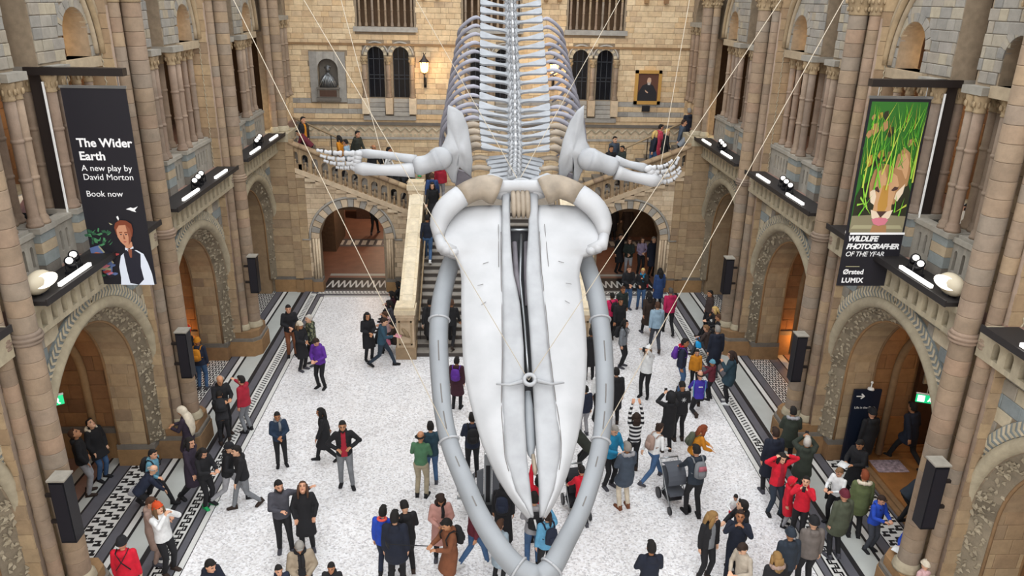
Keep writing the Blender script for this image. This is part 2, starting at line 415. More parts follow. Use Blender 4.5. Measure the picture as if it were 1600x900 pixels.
# greek key near the camera, dotted chain farther off, zigzag at the arches: real inlaid tiles, each strip one dense piece
def tiles(name, quads, mk='fl_black', parent=None):
    b = MB()
    for x0, y0, x1, y1 in quads: b.box((min(x0, x1), y0, .004), (max(x0, x1), y1, .008))
    return b.build(name, M[mk], parent or floor, stuff=True)
for s in (-1, 1):
    q = []; y = 5.0; p = .27; t = .044
    while y < 17.6:
        X0, X1 = 6.985, 7.175
        q += [(s * X0, y, s * (X0 + t), y + p / 2 + t), (s * X0, y + p / 2, s * X1, y + p / 2 + t), (s * X1, y + p / 2, s * (X1 - t), y + p + t), (s * X0, y + p, s * X1, y + p + t),
              (s * (X0 + .065), y + .03, s * (X0 + .095), y + p / 2 - .02), (s * (X0 + .095), y + p / 2 + .05, s * (X0 + .125), y + p - .02)]
        y += p
    while y < 28.4:
        for k in range(2): q.append((s * (6.99 + k * .1), y + k * .07, s * (7.05 + k * .1), y + k * .07 + .05))
        q.append((s * 7.045, y + .05, s * 7.10, y + .08)); y += .14
    tiles('greek_key_inlay', q)
    q = []; y = 5.0
    while y < 17.3:      # T-shaped interlace under the front arches
        for k in range(3):
            x = 8.62 + k * .195; yy = y + (k % 3) * .10
            q += [(s * x, yy, s * (x + .17), yy + .075), (s * (x + .04), yy + .075, s * (x + .10), yy + .18), (s * (x + .10), yy + .13, s * (x + .18), yy + .18)]
        y += .30
    tiles('interlace_inlay', q)
    q = []; y = 17.5
    while y < 29.0:      # ring pattern under the farther arches
        for k in range(4):
            x = 8.62 + k * .145; yy = y + (k % 2) * .14
            q += [(s * x, yy + .03, s * (x + .04), yy + .19), (s * (x + .085), yy + .03, s * (x + .125), yy + .19), (s * (x + .02), yy, s * (x + .10), yy + .045), (s * (x + .02), yy + .18, s * (x + .10), yy + .225)]
        y += .28
    tiles('ring_pattern_inlay', q)
    q = []; x = 3.35
    while x < 6.9:
        q += [(s * x, 28.7, s * (x + .06), 28.76), (s * (x + .06), 28.8, s * (x + .12), 28.9)]; x += .14
    tiles('dotted_inlay', q)
    b = MB(); x = 4.25
    while x < 6.65:
        b.prism([(s * x, 29.35, .011), (s * (x + .12), 30.15, .011), (s * (x + .19), 30.15, .011), (s * (x + .07), 29.35, .011)], (0, 0, .002))
        b.prism([(s * (x + .12), 30.15, .013), (s * (x + .24), 29.35, .013), (s * (x + .3), 29.35, .013), (s * (x + .19), 30.15, .013)], (0, 0, .002)); x += .24
    b.build('zigzag_inlay', M['fl_white'], floor, stuff=True)
    b = MB(); b.box((min(s * 4.1, s * 6.8), 29.1, .006), (max(s * 4.1, s * 6.8), 30.5, .011)); b.build('threshold_slab', M['fl_black'], floor)
    b = MB(); b.box((min(s * 3.3, s * 9), 29.9, 0), (max(s * 3.3, s * 9), 46, .01)); b.build('passage_floor', M['redbrown'], floor)
    b = MB(); x = 4.1
    b.box((min(s * 3.6, s * 8.5), 34.8, .01), (max(s * 3.6, s * 8.5), 36.0, .014)); b.build('passage_strip', M['fl_grey'], floor)
    q = []
    while x < 8:
        q += [(s * x, 35.05, s * (x + .22), 35.75)]; x += .36
    tiles('passage_inlay', q, 'fl_white').location.z += .012

# ================================================================== side walls
walls = {}
for s, side in ((-1, 'left'), (1, 'right')):
    W = struct(put('wall_' + side, None), 'long %s side of the hall with arches, ledges and gallery spandrels' % ('western' if s < 0 else 'eastern'))
    walls[s] = W
    pl = Plane((s * 8.42, 0, 0), (0, 1, 0), (s, 0, 0))
    # solid slabs, each bay its own
    for k in range(4):
        y0 = PY[k]; yc = y0 + BAY / 2
        b = MB(); holed(b, pl, y0, y0 + BAY, 0, 6.2, [(yc, 2.36, -1, 2.6)], 0, .3, 28); b.build('arch_wall', M['mortar'], W)
        b = MB(); holed(b, pl, y0, y0 + BAY, 0, 6.2, [(yc, 2.05, -1, 2.6)], .3, 1.05, 28); b.build('arch_soffit', M['course'], W)
        # arch mouldings
        b = MB(); b.tube(arc_pts(pl, yc, 2.6, 2.49, -.02, 0, 180, 34), [(.13, .13)] * 35, 8); b.build('roll_moulding', M['roll'], W, True)
        b = MB(); arc_strip(b, pl, yc, 2.6, 2.6, 2.86, -.045, -.045, 0, 180, 36, .02); b.build('leaf_ring', M['blue'], W)
        b = MB()      # pale painted leaves, chevrons pointing round the ring
        for i in range(62):
            t = math.radians(6 + 168 * i / 61)
            for sg in (-1, 1):
                def q(r, tt, d): return pl.p(yc + r * math.cos(tt), 2.6 + r * math.sin(tt), d)
                r0 = 2.73; r1 = 2.73 + sg * .115; dt = .026 if t < PI / 2 else -.026
                b.prism([q(r0, t, -.05), q(r0, t + dt * .75, -.05), q(r1, t + dt * 1.9, -.05), q(r1, t + dt * 1.0, -.05)], pl.d * -.012)
        b.build('painted_leaves', M['cream'], W, stuff=True)
        # carved vine band: splayed ring with hundreds of small leaves
        b = MB(); arc_strip(b, pl, yc, 2.6, 2.06, 2.38, .02, .28, 0, 180, 34, .34)
        for sg in (-1, 1):
            A = yc + sg * 2.06; Bq = yc + sg * 2.38
            b.hexa([pl.p(A, .6, .28), pl.p(Bq, .6, .02), pl.p(Bq, .6, .34), pl.p(A, .6, .34), pl.p(A, 2.6, .28), pl.p(Bq, 2.6, .02), pl.p(Bq, 2.6, .34), pl.p(A, 2.6, .34)])
        b.build('carved_band', M['carve'], W)
        b = MB(); rnd = random.Random(k * 2 + s)
        for i in range(330 if k < 3 else 150):
            u = rnd.random() * (PI * 2.22 + 4.0); v = rnd.random(); r = 2.09 + .26 * v; d = .27 - .25 * v - .015
            if u < 2: ca, cb = yc - r, .6 + u
            elif u > 2 + PI * 2.22: ca, cb = yc + r, .6 + (u - 2 - PI * 2.22)
            else:
                t = (u - 2) / 2.22; ca, cb = yc - r * math.cos(t), 2.6 + r * math.sin(t)
            w_ = rnd.uniform(.03, .06); ang = rnd.random() * PI
            P = [pl.p(ca + w_ * math.cos(ang + j * PI / 2) * (1.5 if j % 2 else .7), cb + w_ * math.sin(ang + j * PI / 2) * (1.5 if j % 2 else .7), d + .01) for j in range(4)]
            b.add(P + [pl.p(ca, cb, d - .045)], [(0, 1, 4), (1, 2, 4), (2, 3, 4), (3, 0, 4)])
        b.build('vine_leaves', M['leafcarve'], W, stuff=True)
        for r_, d_ in ((2.05, .30), (2.05, 1.02)):
            pts = [pl.p(yc - r_, .6, d_)] + arc_pts(pl, yc, 2.6, r_, d_, 180, 0, 26) + [pl.p(yc + r_, .6, d_)]
            b = MB(); b.tube(pts, .035, 6); b.build('arch_bead', M['plinth'], W, True)
        b = MB(); pts = [pl.p(yc - 1.85, .3, 1.45)] + arc_pts(pl, yc, 2.55, 1.85, 1.45, 180, 0, 26) + [pl.p(yc + 1.85, .3, 1.45)]; b.tube(pts, .09, 8); b.build('inner_rib', M['plinth'], W, True)
        # corbel table with little arched niches
        cp = Plane((s * 8.02, 0, 0), (0, 1, 0), (s, 0, 0))
        n = 14; holes = [(y0 + .55 + (BAY - 1.1) * (j + .5) / n, .085, 5.70, 5.93) for j in range(n)]
        b = MB(); holed(b, cp, y0 + .25, y0 + BAY - .25, 5.6, 6.12, holes, 0, .16, 6); b.build('corbel_table', M['roll'], W)
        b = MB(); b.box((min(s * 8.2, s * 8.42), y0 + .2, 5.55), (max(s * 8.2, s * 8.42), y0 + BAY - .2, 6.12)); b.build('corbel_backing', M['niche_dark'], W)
        b = MB(); b.box((min(s * 7.9, s * 8.5), y0 + .25, 6.12), (max(s * 7.9, s * 8.5), y0 + BAY - .5, 6.24)); b.build('ledge_slab', M['roll'], W)
    # spandrel courses
    def spand(a, bb):
        for k in range(4):
            yc = PY[k] + BAY / 2
            if abs(a - yc) < 2.36 and bb < 2.6: return False
            if math.hypot(a - yc, bb - 2.6) < 2.87 and bb >= 2.2: return False
            if abs(a - PY[k]) < .5: return False
        return abs(a - PY[4]) > .5
    ashlar(W, pl, PY[0], PY[4], 2.6, 5.6, .27, .62, lambda r, k: 'blue' if r % 3 == 2 else ('cream' if (r + k) % 2 else 'grey'), spand, 150, .03, near=(15, 4.5), seed=3 + s)
    # soffit stones on the inner jambs that face the camera
    for k in range(4):
        yc = PY[k] + BAY / 2
        jp = Plane((0, yc + 2.05, 0), (s, 0, 0), (0, 1, 0))
        if k < 3: ashlar(W, jp, 8.75, 9.45, .62, 3.2, .32, .4, 'course', None, 40, .012, near=(9, 2), seed=k)
    # gallery floor, back wall, alcove dividing walls
    xa, xb = sorted((s * 8.2, s * 12.6))
    b = MB(); b.box((xa, PY[0] - 1, 6.0), (xb, 33, 6.28)); b.build('gallery_floor', M['fl_rose'], W)
    xa, xb = sorted((s * 12.5, s * 12.9))
    b = MB(); b.box((xa, -8, 0), (xb, 34, 16)); b.box((min(s * 8.5, s * 12.9), 34, 0), (max(s * 8.5, s * 12.9), 34.3, 16)); b.build('outer_wall', M['mortar_dark'], W)
    ap = Plane((s * 12.5, 0, 0), (0, 1, 0), (s, 0, 0))
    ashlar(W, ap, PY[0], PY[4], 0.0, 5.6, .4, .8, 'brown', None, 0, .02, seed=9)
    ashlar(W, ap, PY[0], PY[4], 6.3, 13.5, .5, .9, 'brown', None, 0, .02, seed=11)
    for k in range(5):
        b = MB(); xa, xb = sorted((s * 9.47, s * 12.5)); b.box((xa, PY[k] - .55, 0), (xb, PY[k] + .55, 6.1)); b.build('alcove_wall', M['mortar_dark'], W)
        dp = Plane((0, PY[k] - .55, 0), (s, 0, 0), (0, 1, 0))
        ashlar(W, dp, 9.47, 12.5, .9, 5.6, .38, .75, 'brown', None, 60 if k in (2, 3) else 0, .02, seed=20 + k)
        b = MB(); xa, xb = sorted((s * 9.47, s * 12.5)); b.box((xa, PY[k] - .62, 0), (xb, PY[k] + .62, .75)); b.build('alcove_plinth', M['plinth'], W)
        b = MB(); b.box((xa, PY[k] - .64, .75), (xb, PY[k] + .64, .9)); b.build('alcove_dado', M['plinth_dark'], W)
    b = MB(); xa, xb = sorted((s * 8.42, s * 12.5)); b.box((xa, -8, 0), (xb, PY[0] - .6, 14)); b.build('near_wall', M['mortar'], W)
    b = MB(); xa, xb = sorted((s * 8.3, s * 12.5)); b.box((xa, PY[0] - 1, 13.8), (xb, 34, 14)); b.build('gallery_ceiling', M['mortar_dark'], W)
    # upper spandrel wall above the gallery columns
    up = Plane((s * 8.5, 0, 0), (0, 1, 0), (s, 0, 0))
    holes = []
    for k in range(4):
        y0 = PY[k]; holes += [(y0 + 4.5, .52, 9.9, 10.35), (y0 + 2.55, .40, 9.0, 13.2), (y0 + 1.12, .40, 9.9, 10.35)]
    b = MB(); holed(b, up, PY[0], PY[4] + 4, 9.86, 13.9, holes, 0, .5, 14); b.build('upper_wall', M['mortar'], W)
    def upin(a, bb):
        for h in holes:
            if abs(a - h[0]) < h[1] + .0 and bb > h[2] and (bb < h[3] or math.hypot(a - h[0], bb - h[3]) < h[1]): return False
            if math.hypot(a - h[0], bb - h[3]) < h[1] + .17 and h[1] > .45 and bb > h[3]: return False
        return all(abs(a - y) > .5 for y in PY)
    ashlar(W, up, PY[0], PY[4], 9.9, 12.0, .21, .36, 'grey', upin, 110, .025, near=(15.5, 10.3), seed=31 + s)
    rp = Plane((s * 9.7, 0, 0), (0, 1, 0), (s, 0, 0))
    b = MB()
    for k in range(4):
        y0 = PY[k]; b.hexa([rp.p(y0 + 3.85, 9.86, 0), rp.p(y0 + 5.4, 9.86, 0), rp.p(y0 + 5.4, 9.86, .1), rp.p(y0 + 3.85, 9.86, .1), rp.p(y0 + 3.85, 12, 0), rp.p(y0 + 5.4, 12, 0), rp.p(y0 + 5.4, 12, .1), rp.p(y0 + 3.85, 12, .1)])
        b.hexa([rp.p(y0 + 3.1, 9.86, -.6), rp.p(y0 + 3.6, 9.86, -.6), rp.p(y0 + 3.6, 9.86, .3), rp.p(y0 + 3.1, 9.86, .3), rp.p(y0 + 3.1, 13.8, -.6), rp.p(y0 + 3.6, 13.8, -.6), rp.p(y0 + 3.6, 13.8, .3), rp.p(y0 + 3.1, 13.8, .3)])
    b.build('recess_wall', M['mortar_dark'], W)
    for k in range(4):
        y0 = PY[k]; ashlar(W, rp, y0 + 3.9, y0 + 5.3, 9.9, 11.6, .28, .5, 'tan', None, 12 if k else 0, .02, seed=k)
        for ca, hw in ((y0 + 4.5, .52), (y0 + 1.12, .40)):       # voussoirs of the small gallery arches
            for j in range(9):
                b = MB(); arc_strip(b, up, ca, 10.35, hw, hw + .17, -.03, -.03, j * 20 + .8, j * 20 + 19.2, 2, .1); b.build('voussoir', M['grey'], W)
        for (r, rr, mk, dd) in ((2.36, .07, 'cap', -.10), (2.22, .06, 'ped_tan', -.04), (2.50, .06, 'ped_tan', -.08)):
            b = MB(); b.tube(arc_pts(up, y0 + BAY / 2, 9.95, r, dd, 0, 180, 34), rr, 7); b.build('arch_rib', M[mk], W, True)
        b = MB()                                                  # zigzag band beside the ribs
        for j in range(48):
            t0 = math.radians(3 + 174 * j / 48); t1 = math.radians(3 + 174 * (j + 1) / 48); ra, rb = (2.58, 2.68) if j % 2 else (2.68, 2.58)
            b.tube([up.p(y0 + BAY / 2 + ra * math.cos(t0), 9.95 + ra * math.sin(t0), -.05), up.p(y0 + BAY / 2 + rb * math.cos(t1), 9.95 + rb * math.sin(t1), -.05)], .022, 5)
        b.build('zigzag_moulding', M['roll'], W, stuff=True)

# ---- clustered piers
SHAFT = {}
def torus_ring(b, x, y, z, r, t, sides=16):
    b.tube([(x + r * math.cos(2 * PI * k / sides), y + r * math.sin(2 * PI * k / sides), z) for k in range(sides + 1)], t, 6, cap=False)
def pier(s, k, label):
    y = PY[k]; t = thing('clustered_pier', label, 'pier', (s * 8.4, y, 0), group=None)
    end = (k == 4)
    X = lambda v: s * v
    def bx(name, mk, x0, x1, v, z0, z1, ch=0.0):
        b = MB(); x0_, x1_ = X(x0), X(x1)
        if ch: 
            P = [(x0_, y - v + ch), (x0_ + s * ch, y - v), (x1_, y - v), (x1_, y + v), (x0_ + s * ch, y + v), (x0_, y + v - ch)]
            if s < 0: P = P[::-1]
            b.prism([(p[0], p[1], z0) for p in P], (0, 0, z1 - z0))
        else: b.box((min(x0_, x1_), y - v, z0), (max(x0_, x1_), y + v, z1))
        b.build(name, M[mk], t)
    if not end:
        bx('plinth', 'plinth', 7.62, 8.6, .66, 0, .52, .22); bx('plinth_band', 'plinth_dark', 7.64, 8.6, .64, .52, .62, .22); bx('plinth_cap', 'plinth', 7.70, 8.6, .58, .62, .84, .2)
        bx('jamb_plinth', 'plinth', 8.6, 9.5, .97, 0, .46); bx('jamb_plinth_band', 'plinth_dark', 8.58, 9.5, .95, .46, .60)
        z0 = .84
    else:
        bx('plinth', 'plinth', 7.6, 8.6, .70, 0, .52); bx('plinth_band', 'plinth_dark', 7.62, 8.6, .68, .52, .64)
        z = .64; i = 0
        while z < 6.0:
            bx('course_block', 'course', 7.72 + .008 * (i % 2), 8.6, .66, z + .005, z + .33); z += .335; i += 1
        bx('pier_cap', 'roll', 7.6, 8.6, .75, 6.0, 6.3)
        z0 = 6.3
    shafts = [(7.94, 0, .205), (8.16, -.34, .13), (8.16, .34, .13)]
    for (x, v, r) in shafts:
        b = MB(); b.lathe([(r * 1.35, 0), (r * 1.35, .05), (r * 1.25, .08), (r * 1.28, .12), (r * 1.08, .16), (r * 1.02, .2)], (X(x), y + v, z0), 14); b.build('shaft_base', M['roll'], t, True)
        z = z0 + .2
        for (ztop, ring) in ((5.72, True), (10.95, False)):
            if z > ztop: continue
            n = max(1, int(round((ztop - z) / .30))); h = (ztop - z) / n
            for j in range(n): drum(t, X(x), y + v, z + j * h, r, h)
            z = ztop
            if ring and not end:
                b = MB(); b.lathe([(r * 1.02, 0), (r * 1.22, .03), (r * 1.22, .06), (r * 1.08, .075), (r * 1.3, .10), (r * 1.3, .14), (r * 1.1, .155), (r * 1.22, .18), (r * 1.02, .22)], (X(x), y + v, z), 16); b.build('shaft_ring', M['drum_small'], t, True)
                z += .22
        # capital
        b = MB(); b.lathe([(r * 1.0, 0), (r * 1.12, .02), (r * 1.05, .06), (r * 1.25, .22), (r * 1.6, .36), (r * 1.7, .40), (r * 1.7, .48)], (X(x), y + v, 10.95), 16)
        for j in range(10):
            a = 2 * PI * j / 10
            for zz, rr in ((11.08, r * 1.2), (11.24, r * 1.5)):
                b.ball((X(x) + rr * math.cos(a + zz), y + v + rr * math.sin(a + zz), zz), (.035, .035, .055), 6, 4)
        b.build('capital', M['cap'], t, True)
    z = 11.4
    while z < 13.8:
        for (x, v, r) in shafts: drum(t, X(x), y + v, z, r * .95, .42)
        z += .42
    if not end:
        z = .84; i = 0
        while z < 13.8:
            h = .30
            bx('course_block', 'course', 8.22 - .01 * (i % 2), 8.75, .615 - .008 * (i % 2), z + .004, z + h - .004); z += h; i += 1
        for sg in (-1, 1):      # thin corner shaft and the zigzag strip next to it
            b = MB(); b.tube([(X(8.26), y + sg * .52, .84), (X(8.26), y + sg * .52, 10.9)], .07, 8); b.build('corner_shaft', M['drum_small'], t, True)
        b = MB(); z = 3.2; P = []
        while z < 10.9: P.append((X(8.37 + .03 * (len(P) % 2)), y - .625, z)); z += .07
        b.tube([(p[0] + s * .04, p[1], p[2]) for p in P], .014, 4); b.build('zigzag_strip', M['roll'], t, stuff=False)
    return t
PN = {(-1, 1): 'tall clustered stone pier at the left edge, beyond the dark play banner', (-1, 2): 'tall clustered stone pier directly right of the dark play banner',
      (-1, 3): 'clustered stone pier on the left between the second and third arches', (-1, 4): 'far left corner pier standing by the left flight of stairs', (-1, 0): 'nearest left pier, mostly below and outside the frame',
      (1, 1): 'tall clustered stone pier nearest on the right, carrying a long black speaker', (1, 2): 'tall clustered stone pier directly left of the lion banner', (1, 3): 'clustered stone pier on the right between the second and third arches',
      (1, 4): 'far right corner pier standing by the right flight of stairs', (1, 0): 'nearest right pier, mostly below and outside the frame'}
for s in (-1, 1):
    for k in range(5): pier(s, k, PN[(s, k)])

# ---- gallery arcades
def shaft_mesh(h, r, mk='drum_small'):
    key = (round(h, 2), round(r, 3), mk)
    if key not in SHAFT:
        prof = [(r * 1.5, 0), (r * 1.5, .05), (r * 1.25, .08), (r * 1.35, .12), (r, .17), (r, .19)]
        n = max(2, int(h / .62))
        for j in range(1, n):
            z = .17 + (h - .17) * j / n; prof += [(r, z - .05), (r, z - .03), (r * 1.16, z - .022), (r * 1.16, z + .022), (r, z + .03), (r, z + .05)]
        prof.append((r, h))
        SHAFT[key] = MB().lathe(prof, sides=12).mesh('shaft', [M[mk]], True)
    return SHAFT[key]
def capital_mesh(r):
    key = ('cap', r)
    if key not in SHAFT:
        b = MB().lathe([(r, 0), (r * 1.2, .015), (r * 1.05, .04), (r * 1.2, .16), (r * 1.5, .27), (r * 1.5, .32)], sides=12)
        for j in range(8):
            a = 2 * PI * j / 8; b.ball((r * 1.35 * math.cos(a), r * 1.35 * math.sin(a), .15), (.025, .025, .06), 5, 4)
        SHAFT[key] = b.mesh('capital', [M['cap']], True)
    return SHAFT[key]
GN = {(-1, 0): 'gallery arcade on the left nearest the camera, beyond the frame', (-1, 1): 'gallery arcade of paired columns behind the dark play banner', (-1, 2): 'gallery arcade on the left between the second and third piers', (-1, 3): 'farthest left gallery arcade next to the stairs',
      (1, 0): 'gallery arcade on the right nearest the camera, cut by the frame', (1, 1): 'gallery arcade of paired columns behind the lion banner', (1, 2): 'gallery arcade on the right between the second and third piers', (1, 3): 'farthest right gallery arcade next to the stairs'}
for s in (-1, 1):
    for k in range(4):
        y0 = PY[k]; t = thing('gallery_arcade', GN[(s, k)], 'colonnade', (s * 8.6, y0 + BAY / 2, 6.28))
        gp = Plane((s * 8.45, 0, 0), (0, 1, 0), (s, 0, 0))
        holes = []
        for g in ((1.0, 1.5), (2.3, 2.75), (4.0, 4.9)):
            n = int(round((g[1] - g[0]) / .22)) + 1
            holes += [(y0 + g[0] + (g[1] - g[0]) * j / max(1, n - 1), .045, 6.5, 6.85) for j in range(n)]
        b = MB(); holed(b, gp, y0 + .6, y0 + BAY - .6, 6.28, 7.05, holes, 0, .12, 6); b.build('parapet', M['impost'], t)
        b = MB(); b.box((min(s * 8.4, s * 8.66), y0 + .6, 7.05), (max(s * 8.4, s * 8.66), y0 + BAY - .6, 7.14)); b.build('parapet_coping', M['impost'], t)
        for (va, vb) in ((1.62, 2.12), (2.98, 3.62)):
            for j, (z0_, z1_, mk) in enumerate(((6.28, 6.5, 'plinth_dark'), (6.5, 6.72, 'ped_blue'), (6.72, 6.92, 'ped_tan'), (6.92, 7.1, 'ped_blue'))):
                b = MB(); b.box((min(s * 8.32, s * 9.0), y0 + va, z0_ + .003), (max(s * 8.32, s * 9.0), y0 + vb, z1_ - .003)); b.build('pedestal_block', M[mk], t)
            b = MB(); b.box((min(s * 8.28, s * 9.04), y0 + va - .04, 7.1), (max(s * 8.28, s * 9.04), y0 + vb + .04, 7.2)); b.build('pedestal_cap', M['impost'], t)
            b = MB(); b.box((min(s * 8.28, s * 9.04), y0 + va - .05, 9.72), (max(s * 8.28, s * 9.04), y0 + vb + .05, 9.86)); b.build('impost', M['impost'], t)
            for vv in (va + .13, vb - .13):
                for xx in (8.44, 8.88):
                    put('shaft', shaft_mesh(2.2, .095), t, Matrix.Translation((s * xx, y0 + vv, 7.2))); put('capital', capital_mesh(.095), t, Matrix.Translation((s * xx, y0 + vv, 9.4)))
        for (vs, xx) in (((3.95, 4.45, 4.95), 8.62), ((.86, 1.28), 8.62)):
            b = MB(); b.box((min(s * 8.45, s * 8.9), y0 + vs[0] - .17, 7.12), (max(s * 8.45, s * 8.9), y0 + vs[-1] + .25, 7.2)); b.build('pedestal_cap', M['impost'], t)
            b = MB(); b.box((min(s * 8.40, s * 8.95), y0 + vs[0] - .2, 9.70), (max(s * 8.40, s * 8.95), y0 + vs[-1] + .28, 9.9)); b.build('impost', M['ped_tan'], t)
            for vv in vs:
                put('shaft', shaft_mesh(2.2, .085), t, Matrix.Translation((s * xx, y0 + vv, 7.2))); put('capital', capital_mesh(.085), t, Matrix.Translation((s * xx, y0 + vv, 9.4)))

# ---- side walls beyond the corner piers, where the flights leave the hall
for s in (-1, 1):
    W = walls[s]; ep = Plane((s * 8.3, 0, 0), (0, 1, 0), (s, 0, 0))
    b = MB(); holed(b, ep, 29.9, 33.2, 0, 13.9, [(31.4, 1.15, 7.3, 10.4)], 0, .4, 20); b.build('corner_wall', M['mortar'], W)
    ashlar(W, ep, 29.9, 33.0, 3.4, 7.2, .24, .45, 'back', None, 0, .02, seed=5)
    for v in (30.45, 31.1, 31.75, 32.35):
        put('shaft', shaft_mesh(2.6, .11, 'drum'), W, Matrix.Translation((s * 8.25, v, 7.3))); put('capital', capital_mesh(.11), W, Matrix.Translation((s * 8.25, v, 9.9)))
    b = MB(); b.box((min(s * 8.1, s * 8.5), 30.2, 10.2), (max(s * 8.1, s * 8.5), 32.6, 10.36)); b.build('impost', M['impost'], W)

# ================================================================== back wall (Y = 33) and stair front (Y = 29)
BW = struct(put('wall_back', None), 'tan stone end wall with arched windows, lanterns, a bust niche and a portrait')
bp = Plane((0, 33.0, 0), (1, 0, 0), (0, 1, 0))
win = [(-4.77, .34, 7.14, 8.86), (-3.74, .34, 7.14, 8.86), (3.74, .34, 7.14, 8.86), (4.77, .34, 7.14, 8.86), (-.52, .34, 7.14, 8.86), (.52, .34, 7.14, 8.86)]
gal = [(-4.3, 1.15), (0, 1.15), (4.3, 1.15)]
gh = [(g, h, 9.95, 12.2, True) for g, h in gal]
nich = [(-6.75, .40, 7.6, 8.35)]
b = MB(); holed(b, bp, -8.5, 8.5, 3.3, 16, win + gh + nich, 0, .5, 12); b.build('wall_core', M['mortar'], BW)
b = MB(); b.box((-8.6, 33.5, 3.32), (8.6, 33.8, 16)); b.build('wall_backing', M['mortar_dark'], BW)
def bin_(a, z):
    for h in win:
        if abs(a - h[0]) < .56 and 6.3 < z < 8.86: return False
        if math.hypot(a - h[0], z - 8.86) < .6 and z > 8.8: return False
    for g, h in gal:
        if abs(a - g) < h + .08 and z > 9.75: return False
    if -7.5 < a < -6.0 and 6.85 < z < 9.0: return False
    if 5.5 < z < 6.25: return False
    return True
def bmk(r, k): return 'back'
ashlar(BW, bp, -8.3, 8.3, 3.4, 5.5, .21, .5, 'back', bin_, 60, .02, near=(-5, 5.3), seed=2)
ashlar(BW, bp, -8.3, 8.3, 6.26, 7.1, .21, .55, lambda r, k: 'band_grey' if r in (1, 3) else 'back', bin_, 90, .02, near=(-6.5, 6.7), seed=3)
ashlar(BW, bp, -8.3, 8.3, 7.1, 11.6, .215, .46, 'back', bin_, 150, .02, near=(-6, 8.8), seed=4)
for z0_, z1_, pr, mk in ((5.42, 5.52, .06, 'band_grey'), (6.02, 6.14, .10, 'plinth_dark'), (6.14, 6.24, .05, 'back'), (9.24, 9.33, .07, 'plinth')):
    b = MB(); b.box((-8.3, 33 - pr, z0_), (8.3, 33, z1_)); b.build('string_course', M[mk], BW)
b = MB(); b.box((-8.3, 32.98, 5.52), (8.3, 33, 6.02)); b.build('frieze_ground', M['tan'], BW)
b = MB(); x = -8.2; i = 0
while x < 8.2:
    z = (5.76, 5.93) if i % 2 else (5.93, 5.76)
    b.tube([(x, 32.97, z[0]), (x + .19, 32.97, z[1])], .04, 5); x += .19; i += 1
b.build('frieze_zigzag', M['cream'], BW, stuff=True)
b = MB(); x = -8.2
while x < 8.2: b.box((x, 32.95, 5.57), (x + .09, 32.98, 5.67)); x += .17
b.build('frieze_blocks', M['cream'], BW, stuff=True)
# windows
for i, (a, h, z0_, z1_) in enumerate(win):
    wn = struct(put('window_%d' % (i + 1), None), 'tall narrow round-headed window of dark leaded glass in the back wall')
    b = MB(); b.box((a - .34, 33.30, 7.14), (a + .34, 33.33, 9.25)); b.build('window_pane', M['glass'], wn)
    b = MB()
    for xx in (a - .33, a - .12, a + .12, a + .33): b.box((xx - .012, 33.27, 7.14), (xx + .012, 33.30, 9.2))
    for zz in (7.9, 8.05, 8.7): b.box((a - .34, 33.27, zz - .012), (a + .34, 33.30, zz + .012))
    b.build('glazing_bars', M['lead'], wn)
    for j in range(11):
        b = MB(); arc_strip(b, bp, a, 8.86, .34, .47, -.03, -.03, j * 180 / 11 + .6, (j + 1) * 180 / 11 - .6, 2, .06); b.build('voussoir', M['grey' if j % 2 else 'cream'], wn)
    b = MB(); b.tube(arc_pts(bp, a, 8.86, .52, -.03, 0, 180, 16), .04, 6); b.build('hood_mould', M['band_grey'], wn, True)
    for j in range(4):
        b = MB(); b.box((a - .33, 32.98 - .05 * (3 - j), 6.42 + j * .18), (a + .33, 33.3, 6.58 + j * .18)); b.build('sill_step', M['band_grey'], wn)
for g in (-4.255, 4.255, 0):
    for xx in (g - .98, g, g + .98):
        if g == 0: xx = xx * .98
        put('shaft', shaft_mesh(1.35, .095, 'drum'), BW, Matrix.Translation((xx, 32.92, 7.16))); put('capital', capital_mesh(.095), BW, Matrix.Translation((xx, 32.92, 8.5)))
        b = MB(); b.box((xx - .15, 32.78, 6.5), (xx + .15, 33, 7.16)); b.build('pedestal_block', M['tan'], BW)
    b = MB(); b.box((g - 1.1, 32.86, 6.24), (g + 1.1, 33, 6.42)); b.build('sill_step', M['band_grey'], BW)
# colonnettes of the upper gallery
for g, h in gal:
    b = MB(); b.box((g - h - .15, 32.85, 9.78), (g + h + .15, 33.3, 9.97)); b.build('gallery_sill', M['band_grey'], BW)
    for j in range(9):
        xx = g - h + .1 + (2 * h - .2) * j / 8
        put('colonnette', shaft_mesh(1.1, .046, 'drum'), BW, Matrix.Translation((xx, 33.06, 9.97))); put('capital', capital_mesh(.046), BW, Matrix.Translation((xx, 33.06, 11.07)))
    b = MB(); b.box((g - h - .1, 32.92, 11.38), (g + h + .1, 33.3, 11.6)); b.build('gallery_lintel', M['back'], BW)
for xx in (-8.0, -7.2, 2.75, -2.75, 2.2, -2.2, 6.3, 7.1):
    b = MB(); b.box((xx - .08, 32.75, 11.05), (xx + .08, 33, 11.3)); b.build('corbel', M['plinth'], BW)

